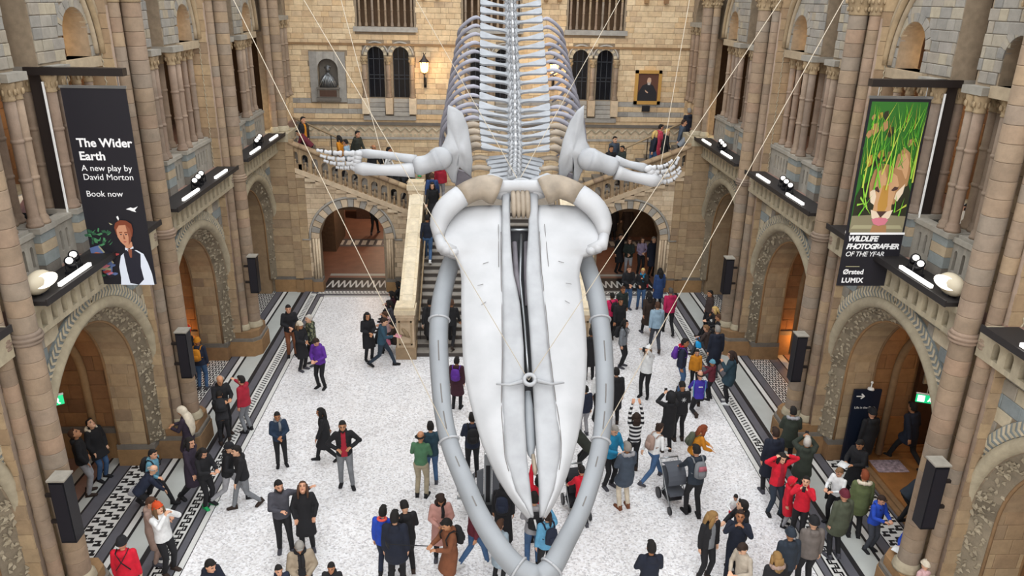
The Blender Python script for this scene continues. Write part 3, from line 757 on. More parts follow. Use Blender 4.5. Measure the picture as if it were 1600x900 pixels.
FW = struct(put('trim_1', None), 'stone stair front with two low arches and stepped moulding under the flights')
fp = Plane((0, 29.0, 0), (1, 0, 0), (0, 1, 0))
ARC = [(-5.45, 1.29, -1, 2.2), (5.45, 1.29, -1, 2.2)]
RB = lambda x: 3.28 + max(0, abs(x) - 3.0) * .385       # foot line of the balustrade
b = MB()
xs = [-8.3]
N_ = 90
for i in range(N_):
    x0 = -8.3 + 16.6 * i / N_; x1 = -8.3 + 16.6 * (i + 1) / N_
    if x0 > -2.6 and x1 < 2.6: continue
    t0, t1 = RB(x0), RB(x1)
    def low(x):
        for h in ARC:
            if abs(x - h[0]) < h[1]: return h[3] + math.sqrt(h[1] ** 2 - (x - h[0]) ** 2)
        return 0
    xm = (x0 + x1) / 2; inside = any(abs(xm - h[0]) < h[1] for h in ARC)
    l0, l1 = (max(low(x0), 2.2), max(low(x1), 2.2)) if inside else (0, 0)
    b.hexa([fp.p(x0, l0, 0), fp.p(x1, l1, 0), fp.p(x1, l1, .8), fp.p(x0, l0, .8), fp.p(x0, t0, 0), fp.p(x1, t1, 0), fp.p(x1, t1, .8), fp.p(x0, t0, .8)])
b.build('front_core', M['mortar'], FW)
def fin(a, z):
    if abs(a) < 3.22 or abs(a) > 7.9: return False
    for h in ARC:
        if abs(a - h[0]) < h[1] and z < 2.2: return False
        if math.hypot(a - h[0], z - 2.2) < 1.62 and z > 2.15: return False
        if abs(a - h[0]) < 1.62 and z < 2.15: return False
    return z < RB(a) - .28
ashlar(FW, fp, -7.9, 7.9, .62, 5.4, .20, .5, 'tan', fin, 300, .02, near=(-5.5, 3), seed=6)
for ca in (-5.45, 5.45):
    for j in range(19):
        b = MB(); arc_strip(b, fp, ca, 2.2, 1.3, 1.6, -.04, -.04, j * 180 / 19 + .5, (j + 1) * 180 / 19 - .5, 2, .1)
        b.build('voussoir', M['band_grey' if j % 2 else 'tan'], FW)
    b = MB(); b.tube([(ca - 1.95, 28.96, 2.17), (ca - 1.66, 28.96, 2.17)] + arc_pts(fp, ca, 2.2, 1.66, -.04, 180, 0, 30) + [(ca + 1.66, 28.96, 2.17), (ca + 1.95, 28.96, 2.17)], .045, 6); b.build('hood_mould', M['band_grey'], FW, True)
    for sg in (-1, 1):
        for j, xx in enumerate((1.34, 1.43, 1.53)):
            b = MB(); b.tube([(ca + sg * xx, 28.94 + .04 * (2 - j), .5), (ca + sg * xx, 28.94 + .04 * (2 - j), 2.2)], .045, 8); b.build('jamb_shaft', M['tan'], FW, True)
        b = MB(); b.box((ca + sg * 1.45 - .2, 28.85, 0), (ca + sg * 1.45 + .2, 29.3, .42)); b.build('jamb_plinth', M['plinth'], FW)
        b = MB(); b.box((ca + sg * 1.45 - .19, 28.87, .42), (ca + sg * 1.45 + .19, 29.3, .54)); b.build('jamb_plinth_band', M['plinth_dark'], FW)
for s in (-1, 1):
    for x0, x1 in ((3.2, 3.85), (7.05, 8.3)):
        xa, xb = sorted((s * x0, s * x1)); b = MB(); b.box((xa, 28.925, 0), (xb, 29.1, .45)); b.build('front_plinth', M['plinth'], FW)
        b = MB(); b.box((xa, 28.935, .45), (xb, 29.1, .58)); b.build('front_plinth_band', M['plinth_dark'], FW)
    for x0, x1, y_ in ((7.15, 7.45, 28.93), (7.45, 7.75, 28.84)):      # stepped pilasters in the corner
        z = .58; i = 0
        while z < 4.9 + (x0 > 7.3):
            xa, xb = sorted((s * x0, s * x1)); b = MB(); b.box((xa, y_ + .004 * (i % 2), z + .004), (xb, 29.05, z + .30)); b.build('pilaster_block', M['course'], FW); z += .305; i += 1
        b = MB(); b.box((min(s * x0, s * x1), y_ - .03, 0), (max(s * x0, s * x1), 29.05, .5)); b.build('pilaster_plinth', M['plinth'], FW)
# stepped corbel line under each balustrade
for s in (-1, 1):
    x = 3.25
    while x < 7.3:
        z = RB(x + .19); xa, xb = sorted((s * x, s * (x + .40)))
        b = MB(); b.box((xa, 28.88, z - .30), (xb, 29.02, z - .16)); b.build('step_moulding', M['tan'], FW); x += .385
# passages behind the arches
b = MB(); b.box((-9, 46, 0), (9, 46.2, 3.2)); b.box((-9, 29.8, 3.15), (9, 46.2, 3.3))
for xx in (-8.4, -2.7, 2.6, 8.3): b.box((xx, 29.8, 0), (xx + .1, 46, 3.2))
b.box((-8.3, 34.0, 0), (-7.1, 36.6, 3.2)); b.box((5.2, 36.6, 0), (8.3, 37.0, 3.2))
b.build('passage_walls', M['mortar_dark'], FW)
for s in (-1, 1):
    b = MB(); b.box((s * 7.3 - .14, 36.9, 0), (s * 7.3 + .14, 37.2, 3.2)); b.build('passage_post', M['redbrown'], FW)
cb = MB(); cb.box((-7.0, 39.6, 0), (-5.9, 40.3, .95)); cb.box((-7.1, 39.55, .95), (-5.8, 40.35, 1.02)); tag(cb.build('counter', M['wooddark']), 'dark red-brown counter deep inside the left back arch', 'counter')
for loc, pw in (((-5.6, 33.5, 2.9), 100), ((-5.4, 38.9, 2.9), 150), ((5.4, 33.2, 2.9), 70)): lamp('passage_lamp', loc, pw, (1, .72, .5))

# ---- alcove warm lamps and other light
for s in (-1, 1):
    for k, pw in ((0, 34), (1, 44 if s < 0 else 60), (2, 34), (3, 18)):
        lamp('alcove_lamp', (s * 11.2, PY[k] + 2.9, 4.4), pw, (1, .74, .5), .25)
    lamp('alcove_uplight', (s * 10.2, PY[2] + 5.0, .7), 24, (1, .42, .10), .06)
    for k in (1, 2, 3):
        lamp('gallery_lamp', (s * 9.25, PY[k] + 4.5, 10.15), 13, (1, .68, .36), .08)
        lamp('gallery_uplight', (s * 9.0, PY[k] + 5.35, 6.9), 24, (1, .75, .42), .05)
    for k in range(4): lamp('gallery_room_lamp', (s * 11, PY[k] + 2.9, 9.0), 35, (1, .78, .6), .3)

# ================================================================== main stair
ST_Y0 = 23.0; N_ST = 20; RISE = .17; GO = .30
stair = thing('main_staircase', 'wide central stone staircase rising behind the whale skull', 'staircase', (0, ST_Y0, 0))
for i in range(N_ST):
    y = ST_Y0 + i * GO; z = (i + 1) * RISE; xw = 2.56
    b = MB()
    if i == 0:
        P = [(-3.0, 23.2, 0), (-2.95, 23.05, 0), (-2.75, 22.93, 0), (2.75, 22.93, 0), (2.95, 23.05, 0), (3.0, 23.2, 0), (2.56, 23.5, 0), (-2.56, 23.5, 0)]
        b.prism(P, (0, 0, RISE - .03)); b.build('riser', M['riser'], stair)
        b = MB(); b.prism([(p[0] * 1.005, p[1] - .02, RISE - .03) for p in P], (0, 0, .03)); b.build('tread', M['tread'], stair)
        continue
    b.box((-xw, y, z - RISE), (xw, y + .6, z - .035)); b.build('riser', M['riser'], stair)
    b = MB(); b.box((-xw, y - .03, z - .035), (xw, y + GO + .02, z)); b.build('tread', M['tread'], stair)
b = MB(); b.prism([(-3.15, 23.2, 0), (-3.15, 29.0, 0), (-3.15, 29.0, 3.2), (-3.15, 23.2, .1)], (6.3, 0, 0)); b.build('stair_core', M['mortar'], stair)
LZ = 3.4
lo = struct(put('trim_2', None), 'stone landing and side flights behind the front balustrades')
b = MB(); b.box((-3.3, 29.0, LZ - .25), (3.3, 33.0, LZ)); b.build('landing_slab', M['tread'], lo)
for s in (-1, 1):
    for i in range(22):
        x = 3.3 + i * .38; z = LZ + (i + 1) * .146
        if x > 12: break
        xa, xb = sorted((s * x, s * (x + .4))); b = MB(); b.box((xa, 29.75, z - .4), (xb, 33.0, z)); b.build('step', M['step'], lo)
# newels, sloping coping, balusters
def newel(x, y, z0, z1, wx, label):
    t = thing('newel_post', label, 'newel', (x, y, z0)); h = z1 - z0
    B_ = lambda n, mk, w2, za, zb: MB().box((x - w2, y - w2, za), (x + w2, y + w2, zb)).build(n, M[mk], t)
    B_('newel_foot', 'course', wx * 1.08, z0, z0 + h * .22); B_('newel_shaft', 'tan', wx * .92, z0 + h * .22, z0 + h * .8)
    B_('newel_neck', 'tan', wx * .98, z0 + h * .8, z0 + h * .86); B_('newel_cap', 'coping', wx * 1.10, z0 + h * .86, z0 + h * .95); B_('newel_top', 'coping', wx * .98, z0 + h * .95, z1)
    za, zb = z0 + h * .28, z0 + h * .74; yy = y - wx * .92; b = MB()
    for q in ((x - wx * .7, za, x + wx * .7, za + .05), (x - wx * .7, zb - .05, x + wx * .7, zb), (x - wx * .7, za, x - wx * .7 + .05, zb), (x + wx * .7 - .05, za, x + wx * .7, zb)):
        b.box((q[0], yy - .03, q[1]), (q[2], yy, q[3]))
    b.build('panel_frame', M['course'], t)
    b = MB()
    cz = (za + zb) / 2
    b.tube([(x - wx * .35, yy - .01, cz + .16), (x - wx * .15, yy - .03, cz + .1), (x + wx * .15, yy - .03, cz - .02), (x + wx * .35, yy - .01, cz - .14)], [.03, .06, .07, .03], 8)
    for j in range(5): b.ball((x + wx * (.4 - .2 * j), yy, cz - .15 + .02 * j), (.04, .03, .04), 6, 4)
    b.build('carved_leaf', M['cap'], t, True)
    return t
newel(-2.87, 23.05, 0, 1.84, .31, 'carved square newel post at the foot of the main stairs on the left')
newel(2.87, 23.05, 0, 1.84, .31, 'square newel post at the foot of the main stairs on the right, behind the jaw')
newel(-2.90, 28.95, 2.35, 4.55, .31, 'upper left newel post where the side flight begins')
newel(2.90, 28.95, 2.35, 4.55, .31, 'upper right newel post where the side flight begins')
for s, wd in ((-1, 'left'), (1, 'right')):
    t = thing('stair_balustrade', 'sloping pale stone balustrade on the %s side of the main stairs' % wd, 'balustrade', (s * 2.87, 23.3, 0))
    x0, x1 = sorted((s * 2.66, s * 3.08)); xo, xi = sorted((s * 2.6, s * 3.14))
    b = MB(); b.hexa([(x0, 23.3, 0), (x1, 23.3, 0), (x1, 28.8, 2.3), (x0, 28.8, 2.3), (x0, 23.3, 1.32), (x1, 23.3, 1.32), (x1, 28.8, 4.02), (x0, 28.8, 4.02)]); b.build('balustrade_wall', M['tan'], t)
    n = 8
    for j in range(n):
        ya, yb = 23.3 + 5.5 * j / n, 23.3 + 5.5 * (j + 1) / n - .012; za, zb = 1.32 + 2.7 * j / n, 1.32 + 2.7 * (j + 1) / n - .006
        b = MB(); b.hexa([(xo, ya, za), (xi, ya, za), (xi, yb, zb), (xo, yb, zb), (xo, ya, za + .12), (xi, ya, za + .12), (xi, yb, zb + .12), (xo, yb, zb + .12)]); b.build('coping_stone', M['coping'], t)
        b = MB(); b.hexa([(xo + .1, ya, za + .12), (xi - .1, ya, za + .12), (xi - .1, yb, zb + .12), (xo + .1, yb, zb + .12), (xo + .1, ya, za + .16), (xi - .1, ya, za + .16), (xi - .1, yb, zb + .16), (xo + .1, yb, zb + .16)]); b.build('coping_ridge', M['coping'], t)
    hr = MB(); hx = s * 2.45; hr.tube([(hx, 23.2, 1.2), (hx, 28.9, 4.05)], .028, 8); hr.build('handrail', M['cap'], t, True)
    hr = MB()
    for j in range(6): yy = 23.5 + j * 1.05; hr.tube([(hx, yy, .1 + (yy - 23) * .567), (hx, yy, 1.2 + (yy - 23.2) * .5)], .015, 6)
    hr.build('handrail_posts', M['iron'], t)
    # flight balustrade along the stair front
    t = thing('flight_balustrade', 'pierced stone balustrade of small arches rising along the %s flight' % wd, 'balustrade', (s * 5.2, 29.0, 3.4))
    X0, X1 = 3.22, 7.62; n = 12
    def Zf(x): return RB(x)
    sg = s
    b = MB()
    b.hexa([(sg * X0, 28.86, Zf(X0) - .16), (sg * X1, 28.86, Zf(X1) - .16), (sg * X1, 29.14, Zf(X1) - .16), (sg * X0, 29.14, Zf(X0) - .16), (sg * X0, 28.86, Zf(X0) + .02), (sg * X1, 28.86, Zf(X1) + .02), (sg * X1, 29.14, Zf(X1) + .02), (sg * X0, 29.14, Zf(X0) + .02)]); b.build('base_rail', M['tan'], t)
    for j in range(n):
        xa = X0 + (X1 - X0) * j / n; xb = X0 + (X1 - X0) * (j + 1) / n - .006; za, zb = Zf(xa) + .83, Zf(xb) + .83
        b = MB(); b.tube([(sg * xa, 29.0, za + .07), (sg * xb, 29.0, zb + .07)], [(.10, .19), (.10, .19)], 10, up=(0, 0, 1)); b.build('coping_stone', M['course'], t, True)
        # pierced panel: keyhole arch between two posts
        m0, m1 = xa, X0 + (X1 - X0) * (j + 1) / n; cx = (m0 + m1) / 2; hw = .12; zc = Zf(cx) + .53
        def P(x, z, y): return (sg * x, y, z)
        b = MB(); K = 10; top = []
        for kq in range(K):
            q0 = cx - hw * math.cos(PI * kq / K); q1 = cx - hw * math.cos(PI * (kq + 1) / K)
            a0 = zc + math.sqrt(max(0, hw ** 2 - (q0 - cx) ** 2)); a1 = zc + math.sqrt(max(0, hw ** 2 - (q1 - cx) ** 2))
            b.hexa([P(q0, a0, 28.93), P(q1, a1, 28.93), P(q1, a1, 29.07), P(q0, a0, 29.07), P(q0, Zf(q0) + .8, 28.93), P(q1, Zf(q1) + .8, 28.93), P(q1, Zf(q1) + .8, 29.07), P(q0, Zf(q0) + .8, 29.07)])
        for (p0, p1) in ((m0, cx - hw), (cx + hw, m1)):
            b.hexa([P(p0, Zf(p0), 28.93), P(p1, Zf(p1), 28.93), P(p1, Zf(p1), 29.07), P(p0, Zf(p0), 29.07), P(p0, Zf(p0) + .8, 28.93), P(p1, Zf(p1) + .8, 28.93), P(p1, Zf(p1) + .8, 29.07), P(p0, Zf(p0) + .8, 29.07)])
        b.build('pierced_panel', M['course'], t)
        b = MB(); b.tube([P(cx, Zf(cx), 29.0), P(cx, Zf(cx) + .30, 29.0)], [.05, .028], 7); b.ball((sg * cx, 29.0, Zf(cx) + .32), (.05, .04, .05), 6, 4); b.build('trefoil_stub', M['course'], t, True)
    # brass handrail along the back of the flight
    t2 = thing('brass_handrail', 'pale handrail on iron posts along the back of the %s flight' % wd, 'handrail', (s * 5.5, 32.2, 3.6))
    P0, P1 = (s * 4.6, 32.3, 4.75), (s * 8.2, 32.3, 6.4)
    b = MB(); b.tube([P0, P1], .04, 8); b.build('rail', M['cap'], t2, True)
    for j in range(4):
        f = (j + .3) / 4; xx = P0[0] + (P1[0] - P0[0]) * f; zz = P0[2] + (P1[2] - P0[2]) * f
        b = MB(); b.tube([(xx, 32.3, zz - .95), (xx, 32.3, zz)], .02, 6); b.build('rail_post', M['iron'], t2)

# unseen end wall, added behind the camera to bound the light
b = MB(); b.box((-13, -8.4, 0), (13, -8, 16)); struct(b.build('wall_rear_added', M['tan']), 'plain unseen wall added behind the viewer to bound the light')
# ================================================================== the whale skeleton
WH = thing('whale_skeleton', 'huge white whale skeleton diving from the roof with jaws agape', 'skeleton', (0.27, 14.0, 7.8))
SO = Vector((0.271, 14.0, 7.784)); SU = Vector((0.0181, -0.7725, -0.6348)).normalized(); SX = Vector((0.9998, 0.014, 0.0115)); SX = (SX - SU * SX.dot(SU)).normalized()
SN = SX.cross(SU); SN = SN if SN.z > 0 else -SN
def S(u, x, n=0.0): return SO + SU * u + SX * x + SN * n
OUT_L = [(0.28, -1.28), (0.64, -1.50), (1.06, -1.57), (1.23, -1.50), (1.36, -1.2), (1.67, -1.1), (2.31, -1.11), (2.92, -1.1), (3.39, -1.08), (3.85, -1.03), (4.39, -0.91), (4.92, -0.76), (5.42, -0.54), (5.77, -0.31), (6.0, -0.11)]
OUT_R = [(0.28, 1.28), (0.64, 1.50), (1.09, 1.53), (1.24, 1.45), (1.36, 1.10), (1.7, 0.99), (2.34, 1.01), (2.96, 1.02), (3.43, 0.99), (3.89, 0.93), (4.43, 0.82), (4.95, 0.67), (5.45, 0.48), (5.80, 0.28), (6.04, 0.1)]
CR_L = [(0.07, -0.35), (0.65, -0.37), (1.68, -0.4), (2.44, -0.41), (3.4, -0.43), (4.3, -0.48), (5.13, -0.44), (5.58, -0.32), (5.95, -0.11)]
CR_R = [(0.08, 0.36), (0.66, 0.32), (1.69, 0.31), (2.46, 0.34), (3.42, 0.36), (4.1, 0.4), (4.74, 0.45), (5.15, 0.42), (5.64, 0.28), (6.0, 0.11)]
SL_L = [(0.07, -0.18), (0.79, -0.21), (1.68, -0.2), (2.32, -0.1), (3.18, -0.07), (3.87, -0.09), (4.41, -0.11), (4.94, -0.11), (5.53, -0.08), (6.0, -0.045)]
SL_R = [(0.08, 0.16), (0.8, 0.13), (1.68, 0.04), (2.07, 0.03), (3.18, 0.05), (3.87, 0.05), (4.42, 0.05), (4.84, 0.05), (5.34, 0.06), (6.0, 0.045)]
def plate(us, fa, fb, prof, thick, K=8):
    """closed curved plate between edge curves fa,fb over stations us; prof(u,t) gives its rise"""
    b = MB(); n = len(us); vs = []; fs = []
    for u in us:
        for k in range(K + 1):
            t = k / K; x = fa(u) * (1 - t) + fb(u) * t; vs.append(S(u, x, prof(u, t)))
        for k in range(K + 1):
            t = 1 - k / K; x = fa(u) * (1 - t) + fb(u) * t; e = .75 if k in (0, K) else 1
            vs.append(S(u, x, prof(u, t) - thick(u) * e))
    R = 2 * (K + 1)
    for i in range(n - 1):
        for k in range(R):
            a = i * R + k; c = i * R + (k + 1) % R; fs.append((a, c, c + R, a + R))
    fs.append(tuple(range(R))[::-1]); fs.append(tuple((n - 1) * R + k for k in range(R)))
    return b.add(vs, fs)
wob = lambda u: .012 * math.sin(u * 7.3) + .01 * math.sin(u * 13.1)
for sg, OUT, CRE, SL, wd in ((-1, OUT_L, CR_L, SL_L, 'left'), (1, OUT_R, CR_R, SL_R, 'right')):
    us = [.28, .4, .52, .64, .72, .8, .9, 1.0, 1.1, 1.17, 1.24, 1.3, 1.36, 1.45, 1.6, 1.8, 2.1, 2.5, 2.9, 3.3, 3.7, 4.1, 4.5, 4.8, 5.1, 5.35, 5.6, 5.8, 5.98]
    def mprof(u, t):   # t 0 outer edge, 1 crease
        n = -.10 * (1 - t) ** 2 + .03 * math.sin(t * PI)
        if u < 1.36: n += .05 * max(0, 1 - abs(u - 1.0) / .4) * (1 - t) - .10 * max(0, (.72 - u))
        return n + wob(u) * t
    o = plate(us, lambda u: interp(OUT, u), lambda u: interp(CRE, u) - .04 * sg, mprof, lambda u: .10 + .10 * max(0, 1 - u / 3), 10).build('maxilla', M['bone'], WH, True)
    us2 = [.07, .3, .6, .9, 1.2, 1.5, 1.8, 2.1, 2.4, 2.8, 3.2, 3.6, 4.0, 4.4, 4.8, 5.1, 5.4, 5.6, 5.8, 5.98]
    def pprof(u, t):
        return .02 + .035 * max(0, math.sin(t * PI)) ** .35 + .05 * max(0, 1 - u) + wob(u * 1.3)
    plate(us2, lambda u: interp(CRE, u) - .015 * sg, lambda u: interp(SL, u), pprof, lambda u: .16, 8).build('premaxilla', M['bone2'], WH, True)
    # seam between the two, a thin crack
    b = MB(); b.tube([S(u, interp(CRE, u), .012 + wob(u)) for u in [.9 + .22 * i for i in range(21)]], .007, 5); b.build('seam', M['crack'], WH)
    # brow bone (supraorbital process) swinging from the nasals to the outer knob
    P = [(0.10, .42, .14), (0.05, .62, .20), (.07, .82, .20), (.24, 1.14, .16), (.46, 1.38, .10), (.72, 1.50, .03), (.98, 1.50, -.02)]
    pts = smoothpath([S(u, sg * x, n) for u, x, n in P], 16)
    rad = [(.22, .27), (.22, .29), (.21, .28), (.20, .26), (.19, .24), (.18, .23), (.175, .225), (.175, .22), (.175, .22), (.18, .22), (.18, .21), (.17, .20), (.16, .18), (.14, .16), (.12, .13), (.09, .10)]
    b = MB(); b.tube(pts[:8], rad[:8], 14, up=SN); b.build('frontal_inner', M['bonebrown'], WH, True)
    b = MB(); b.tube(pts[7:], rad[7:], 14, up=SN); b.build('frontal_outer', M['bone'], WH, True)
    b = MB()
    for du, dx, r in ((1.22, 1.36, .12), (1.12, 1.46, .11), (1.28, 1.24, .10)): b.ball(S(du, sg * dx, -.05), (r, r, r * .8), 10, 7)
    b.tube([S(.98, sg * 1.5, -.02), S(1.18, sg * 1.45, -.03), S(1.26, sg * 1.2, -.05)], [.10, .12, .08], 10)
    b.build('zygomatic_process', M['bone'], WH, True)
    # nail-like cracks on the plate
    for (u, x, du, dx) in ((2.0, .72, .02, .10), (1.55, .62, .03, .1), (.75, .42, .9, .02), (2.35, .68, .05, .08)):
        b = MB(); b.tube([S(u, sg * x, .03), S(u + du, sg * (x + dx), .02)], .005, 4); b.build('surface_crack', M['crack'], WH)
# nasal bones
b = MB()
for i in range(4):
    x = -.13 + .085 * i; b.tube([S(.02, x, .12), S(.25, x, .17), S(.5, x, .13), S(.60, x, .02)], [.04, .055, .05, .03], 8)
b.build('nasal_bones', M['bonebrown'], WH, True)
# occiput and condyles behind the brow
b = MB()
us = [-.42, -.3, -.15, 0.0, .12, .2]
for (x, n, r) in ((0, -.05, .33), (-.32, 0, .26), (.32, 0, .26), (-.62, .02, .2), (.62, .02, .2)): b.ball(S(-.05, x, n), (r, r * .8, r * .7), 14, 10)
b.tube([S(.05, -.7, .06), S(-.02, -.3, .13), S(-.02, 0, .15), S(-.02, .3, .13), S(.05, .7, .06)], [.1, .13, .12, .13, .1], 10)
b.build('occipital', M['bone'], WH, True)
b = MB()
for sg in (-1, 1):
    b.tube([S(-.1, sg * .25, -.05), S(-.28, sg * .55, -.05), S(-.25, sg * .9, -.12)], [.2, .17, .08], 10)
b.build('parietal_wings', M['bone2'], WH, True)
b = MB(); torus_pts = [S(-.05 + .09 * math.sin(a), .02 + .16 * math.cos(a), .2) for a in [2 * PI * k / 18 for k in range(19)]]
b.tube(torus_pts, .03, 7, cap=False); b.build('hanging_ring', M['bone2'], WH, True)
# dark box putting shade into the slit, then the steel bars and vomer
b = MB(); V = []
for u, wv in ((.62, .17), (1.7, .16), (2.4, .13), (4.0, .13), (4.15, .11)): V += [(u, wv)]
vs = []; fs = []
for u, wv in V: vs += [S(u, -wv - .03, -.26), S(u, wv - .03, -.26), S(u, wv - .03, -.36), S(u, -wv - .03, -.36)]
for i in range(len(V) - 1):
    for k in range(4): fs.append((i * 4 + k, i * 4 + (k + 1) % 4, (i + 1) * 4 + (k + 1) % 4, (i + 1) * 4 + k))
fs += [(3, 2, 1, 0), tuple(len(vs) - 4 + k for k in range(4))]
b.add(vs, fs); b.build('slit_shade_box', M['dark'], WH)
b = MB(); b.tube([S(.85, 0, -.16), S(1.8, -.06, -.18), S(2.7, -.02, -.2), S(3.7, 0, -.2)], .026, 8); b.build('armature_bar', M['steel'], WH, True)
b = MB(); b.tube([S(.82, -.2, -.05), S(.82, .14, -.05)], .025, 8); b.build('cross_bar', M['steel'], WH, True)
for sg in (-1, 1):
    b = MB(); b.tube([S(1.0, sg * .11 - .02, -.2), S(1.7, sg * .10 - .03, -.2), S(2.3, sg * .03, -.22)], [.05, .06, .02], 8); b.build('vomer_wing', M['bonedark'], WH, True)  # wings coloured dark to sink into the slit's shade
vo = [(3.95, .05, -.12), (4.2, .08, -.12), (4.6, .09, -.13), (4.85, .085, -.14), (5.0, .05, -.15), (5.06, .01, -.15)]
b = MB(); b.tube([S(u, -.03, n) for u, r, n in vo], [(r * .8, r) for u, r, n in vo], 10, up=SN); b.build('vomer', M['jaw'], WH, True)
for sg in (-1, 1):
    b = MB(); b.tube([S(3.9, sg * .10 - .03, -.1), S(4.9, sg * .10 - .03, -.12)], .02, 6); b.build('armature_rail', M['dark'], WH)
b = MB(); b.tube([S(5.0, 0, -.12), S(5.25, .02, -.12), S(5.33, .02, -.14)], [.03, .04, .02], 8); b.build('turbinate', M['bonebrown'], WH, True)
# mooring hook with its spread wires on the rostrum
hk = MB(); c0 = S(3.86, -.01, .16)
hk.tube([c0 + SX * (.09 * math.cos(a)) + SU * (.09 * math.sin(a)) for a in [2 * PI * k / 14 for k in range(15)]], .035, 7, cap=False)
hk.tube([S(3.86, -.08, .13), S(3.93, -.33, .13), S(3.90, -.55, .10)], [.04, .025, .012], 7); hk.tube([S(3.86, .08, .13), S(3.93, .33, .13), S(3.90, .55, .10)], [.04, .025, .012], 7)
hk.build('mooring_hook', M['bone2'], WH, True)
# lower jaw
JL = [(-0.93, 13.78, 6.69, 0.17), (-1.06, 13.34, 6.42, 0.172), (-1.16, 12.81, 6.1, 0.173), (-1.19, 12.3, 5.78, 0.168), (-1.17, 11.81, 5.49, 0.164), (-1.11, 11.2, 5.12, 0.153), (-1.04, 10.75, 4.84, 0.144), (-0.92, 10.32, 4.58, 0.145), (-0.71, 9.86, 4.3, 0.151), (-0.5, 9.43, 4.04, 0.152), (-0.22, 9.02, 3.78, 0.158), (0.06, 8.73, 3.61, 0.164), (0.37, 8.59, 3.52, 0.172)]
JR = [(1.47, 13.79, 6.7, 0.159), (1.57, 13.35, 6.43, 0.167), (1.65, 12.82, 6.1, 0.174), (1.67, 12.3, 5.78, 0.17), (1.66, 11.8, 5.48, 0.165), (1.61, 11.19, 5.11, 0.154), (1.53, 10.73, 4.83, 0.145), (1.42, 10.3, 4.57, 0.142), (1.25, 9.85, 4.29, 0.138), (1.04, 9.42, 4.03, 0.139), (0.76, 9.01, 3.78, 0.149), (0.57, 8.74, 3.62, 0.16), (0.37, 8.59, 3.52, 0.172)]
def radat(J, n): 
    out = []
    for i in range(n):
        t = i / (n - 1) * (len(J) - 1); k = min(int(t), len(J) - 2); out.append(J[k][3] + (J[k + 1][3] - J[k][3]) * (t - k))
    return out
JN = Vector((0, -0.52083, 0.85366))
for sg, J in ((-1, JL), (1, JR)):
    n = 40; pts = smoothpath([j[:3] for j in J], n); rr = radat(J, n)
    b = MB(); b.tube(pts, [(r * .84, r) for r in rr], 16, up=JN); jb = b.build('jawbone', M['jaw'], WH, True)
    for f in (.25, .58, .93):      # steel collars
        i = int(f * (n - 1)); t = (pts[i + 1] - pts[i - 1]).normalized(); x = (JN - t * JN.dot(t)).normalized(); y = t.cross(x); r = rr[i] * 1.07
        b = MB(); b.tube([pts[i] + x * (math.cos(a) * r * .84) + y * (math.sin(a) * r) for a in [2 * PI * k / 20 for k in range(21)]], .02, 6, cap=False); b.build('jaw_collar', M['bone2'], jb, True)
    for f, lf in ((.33, .06), (.42, .06), (.50, .05), (.63, .04), (.72, .04)):      # nutrient slits along the bone
        i = int(f * (n - 1)); k = max(1, int(lf * n)); off = JN * (rr[i] * .825)
        b = MB(); b.tube([pts[j] + off for j in range(i, i + k + 1)], .011, 5); b.build('bone_slit', M['crack'], jb)
# hanging cables
for A, B_ in [((0.32, 11.01, 5.40), (-6.74, 14.02, 17.0)), ((0.32, 11.01, 5.40), (8.01, 13.96, 17.0)), ((-0.92, 10.34, 4.70), (-6.95, 13.51, 17.0)), ((1.41, 10.35, 4.7), (8.06, 13.43, 17.0)),
              ((0.25, 14.05, 7.98), (-4.69, 18.92, 15.81)), ((0.25, 14.05, 7.98), (5.31, 18.92, 15.98)), ((-2.26, 14.2, 8.26), (-4.35, 17.45, 15.33)), ((2.93, 14.2, 8.13), (4.44, 17.45, 15.82))]:
    b = MB(); b.tube([A, B_], .0065, 6); b.build('cable', M['cable'], WH)

# ---- spine
SPN = [(0.17, 14.2, 7.88), (0.22, 15.0, 8.31), (0.23, 15.75, 8.69), (0.26, 16.8, 9.21), (0.26, 17.9, 9.78), (0.27, 19.0, 10.42), (0.27, 20.2, 11.13), (.27, 21.8, 12.0), (.27, 23.6, 12.8), (.27, 25.6, 13.3)]
dense = smoothpath(SPN, 400)
cum = [0]
for i in range(1, 400): cum.append(cum[-1] + (dense[i] - dense[i - 1]).length)
def spine(sd):
    for i in range(1, 400):
        if cum[i] >= sd:
            f = (sd - cum[i - 1]) / (cum[i] - cum[i - 1]); p = dense[i - 1].lerp(dense[i], f); t = (dense[min(i + 3, 399)] - dense[max(i - 4, 0)]).normalized(); break
    else: p = dense[-1]; t = (dense[-1] - dense[-5]).normalized()
    x = Vector((1, 0, 0)); x = (x - t * x.dot(t)).normalized(); n = x.cross(t)
    if n.z < 0: n = -n
    return p, t, x, n
pos = []; s_ = .12
for i in range(34):
    pos.append(s_); s_ += .13 if i < 6 else (.23 if i < 12 else .345)
    if s_ > cum[-1] - .1: break
def frame(sd):
    p, t, x, n = spine(sd); return lambda w, sv, h: p + x * w + t * sv + n * h
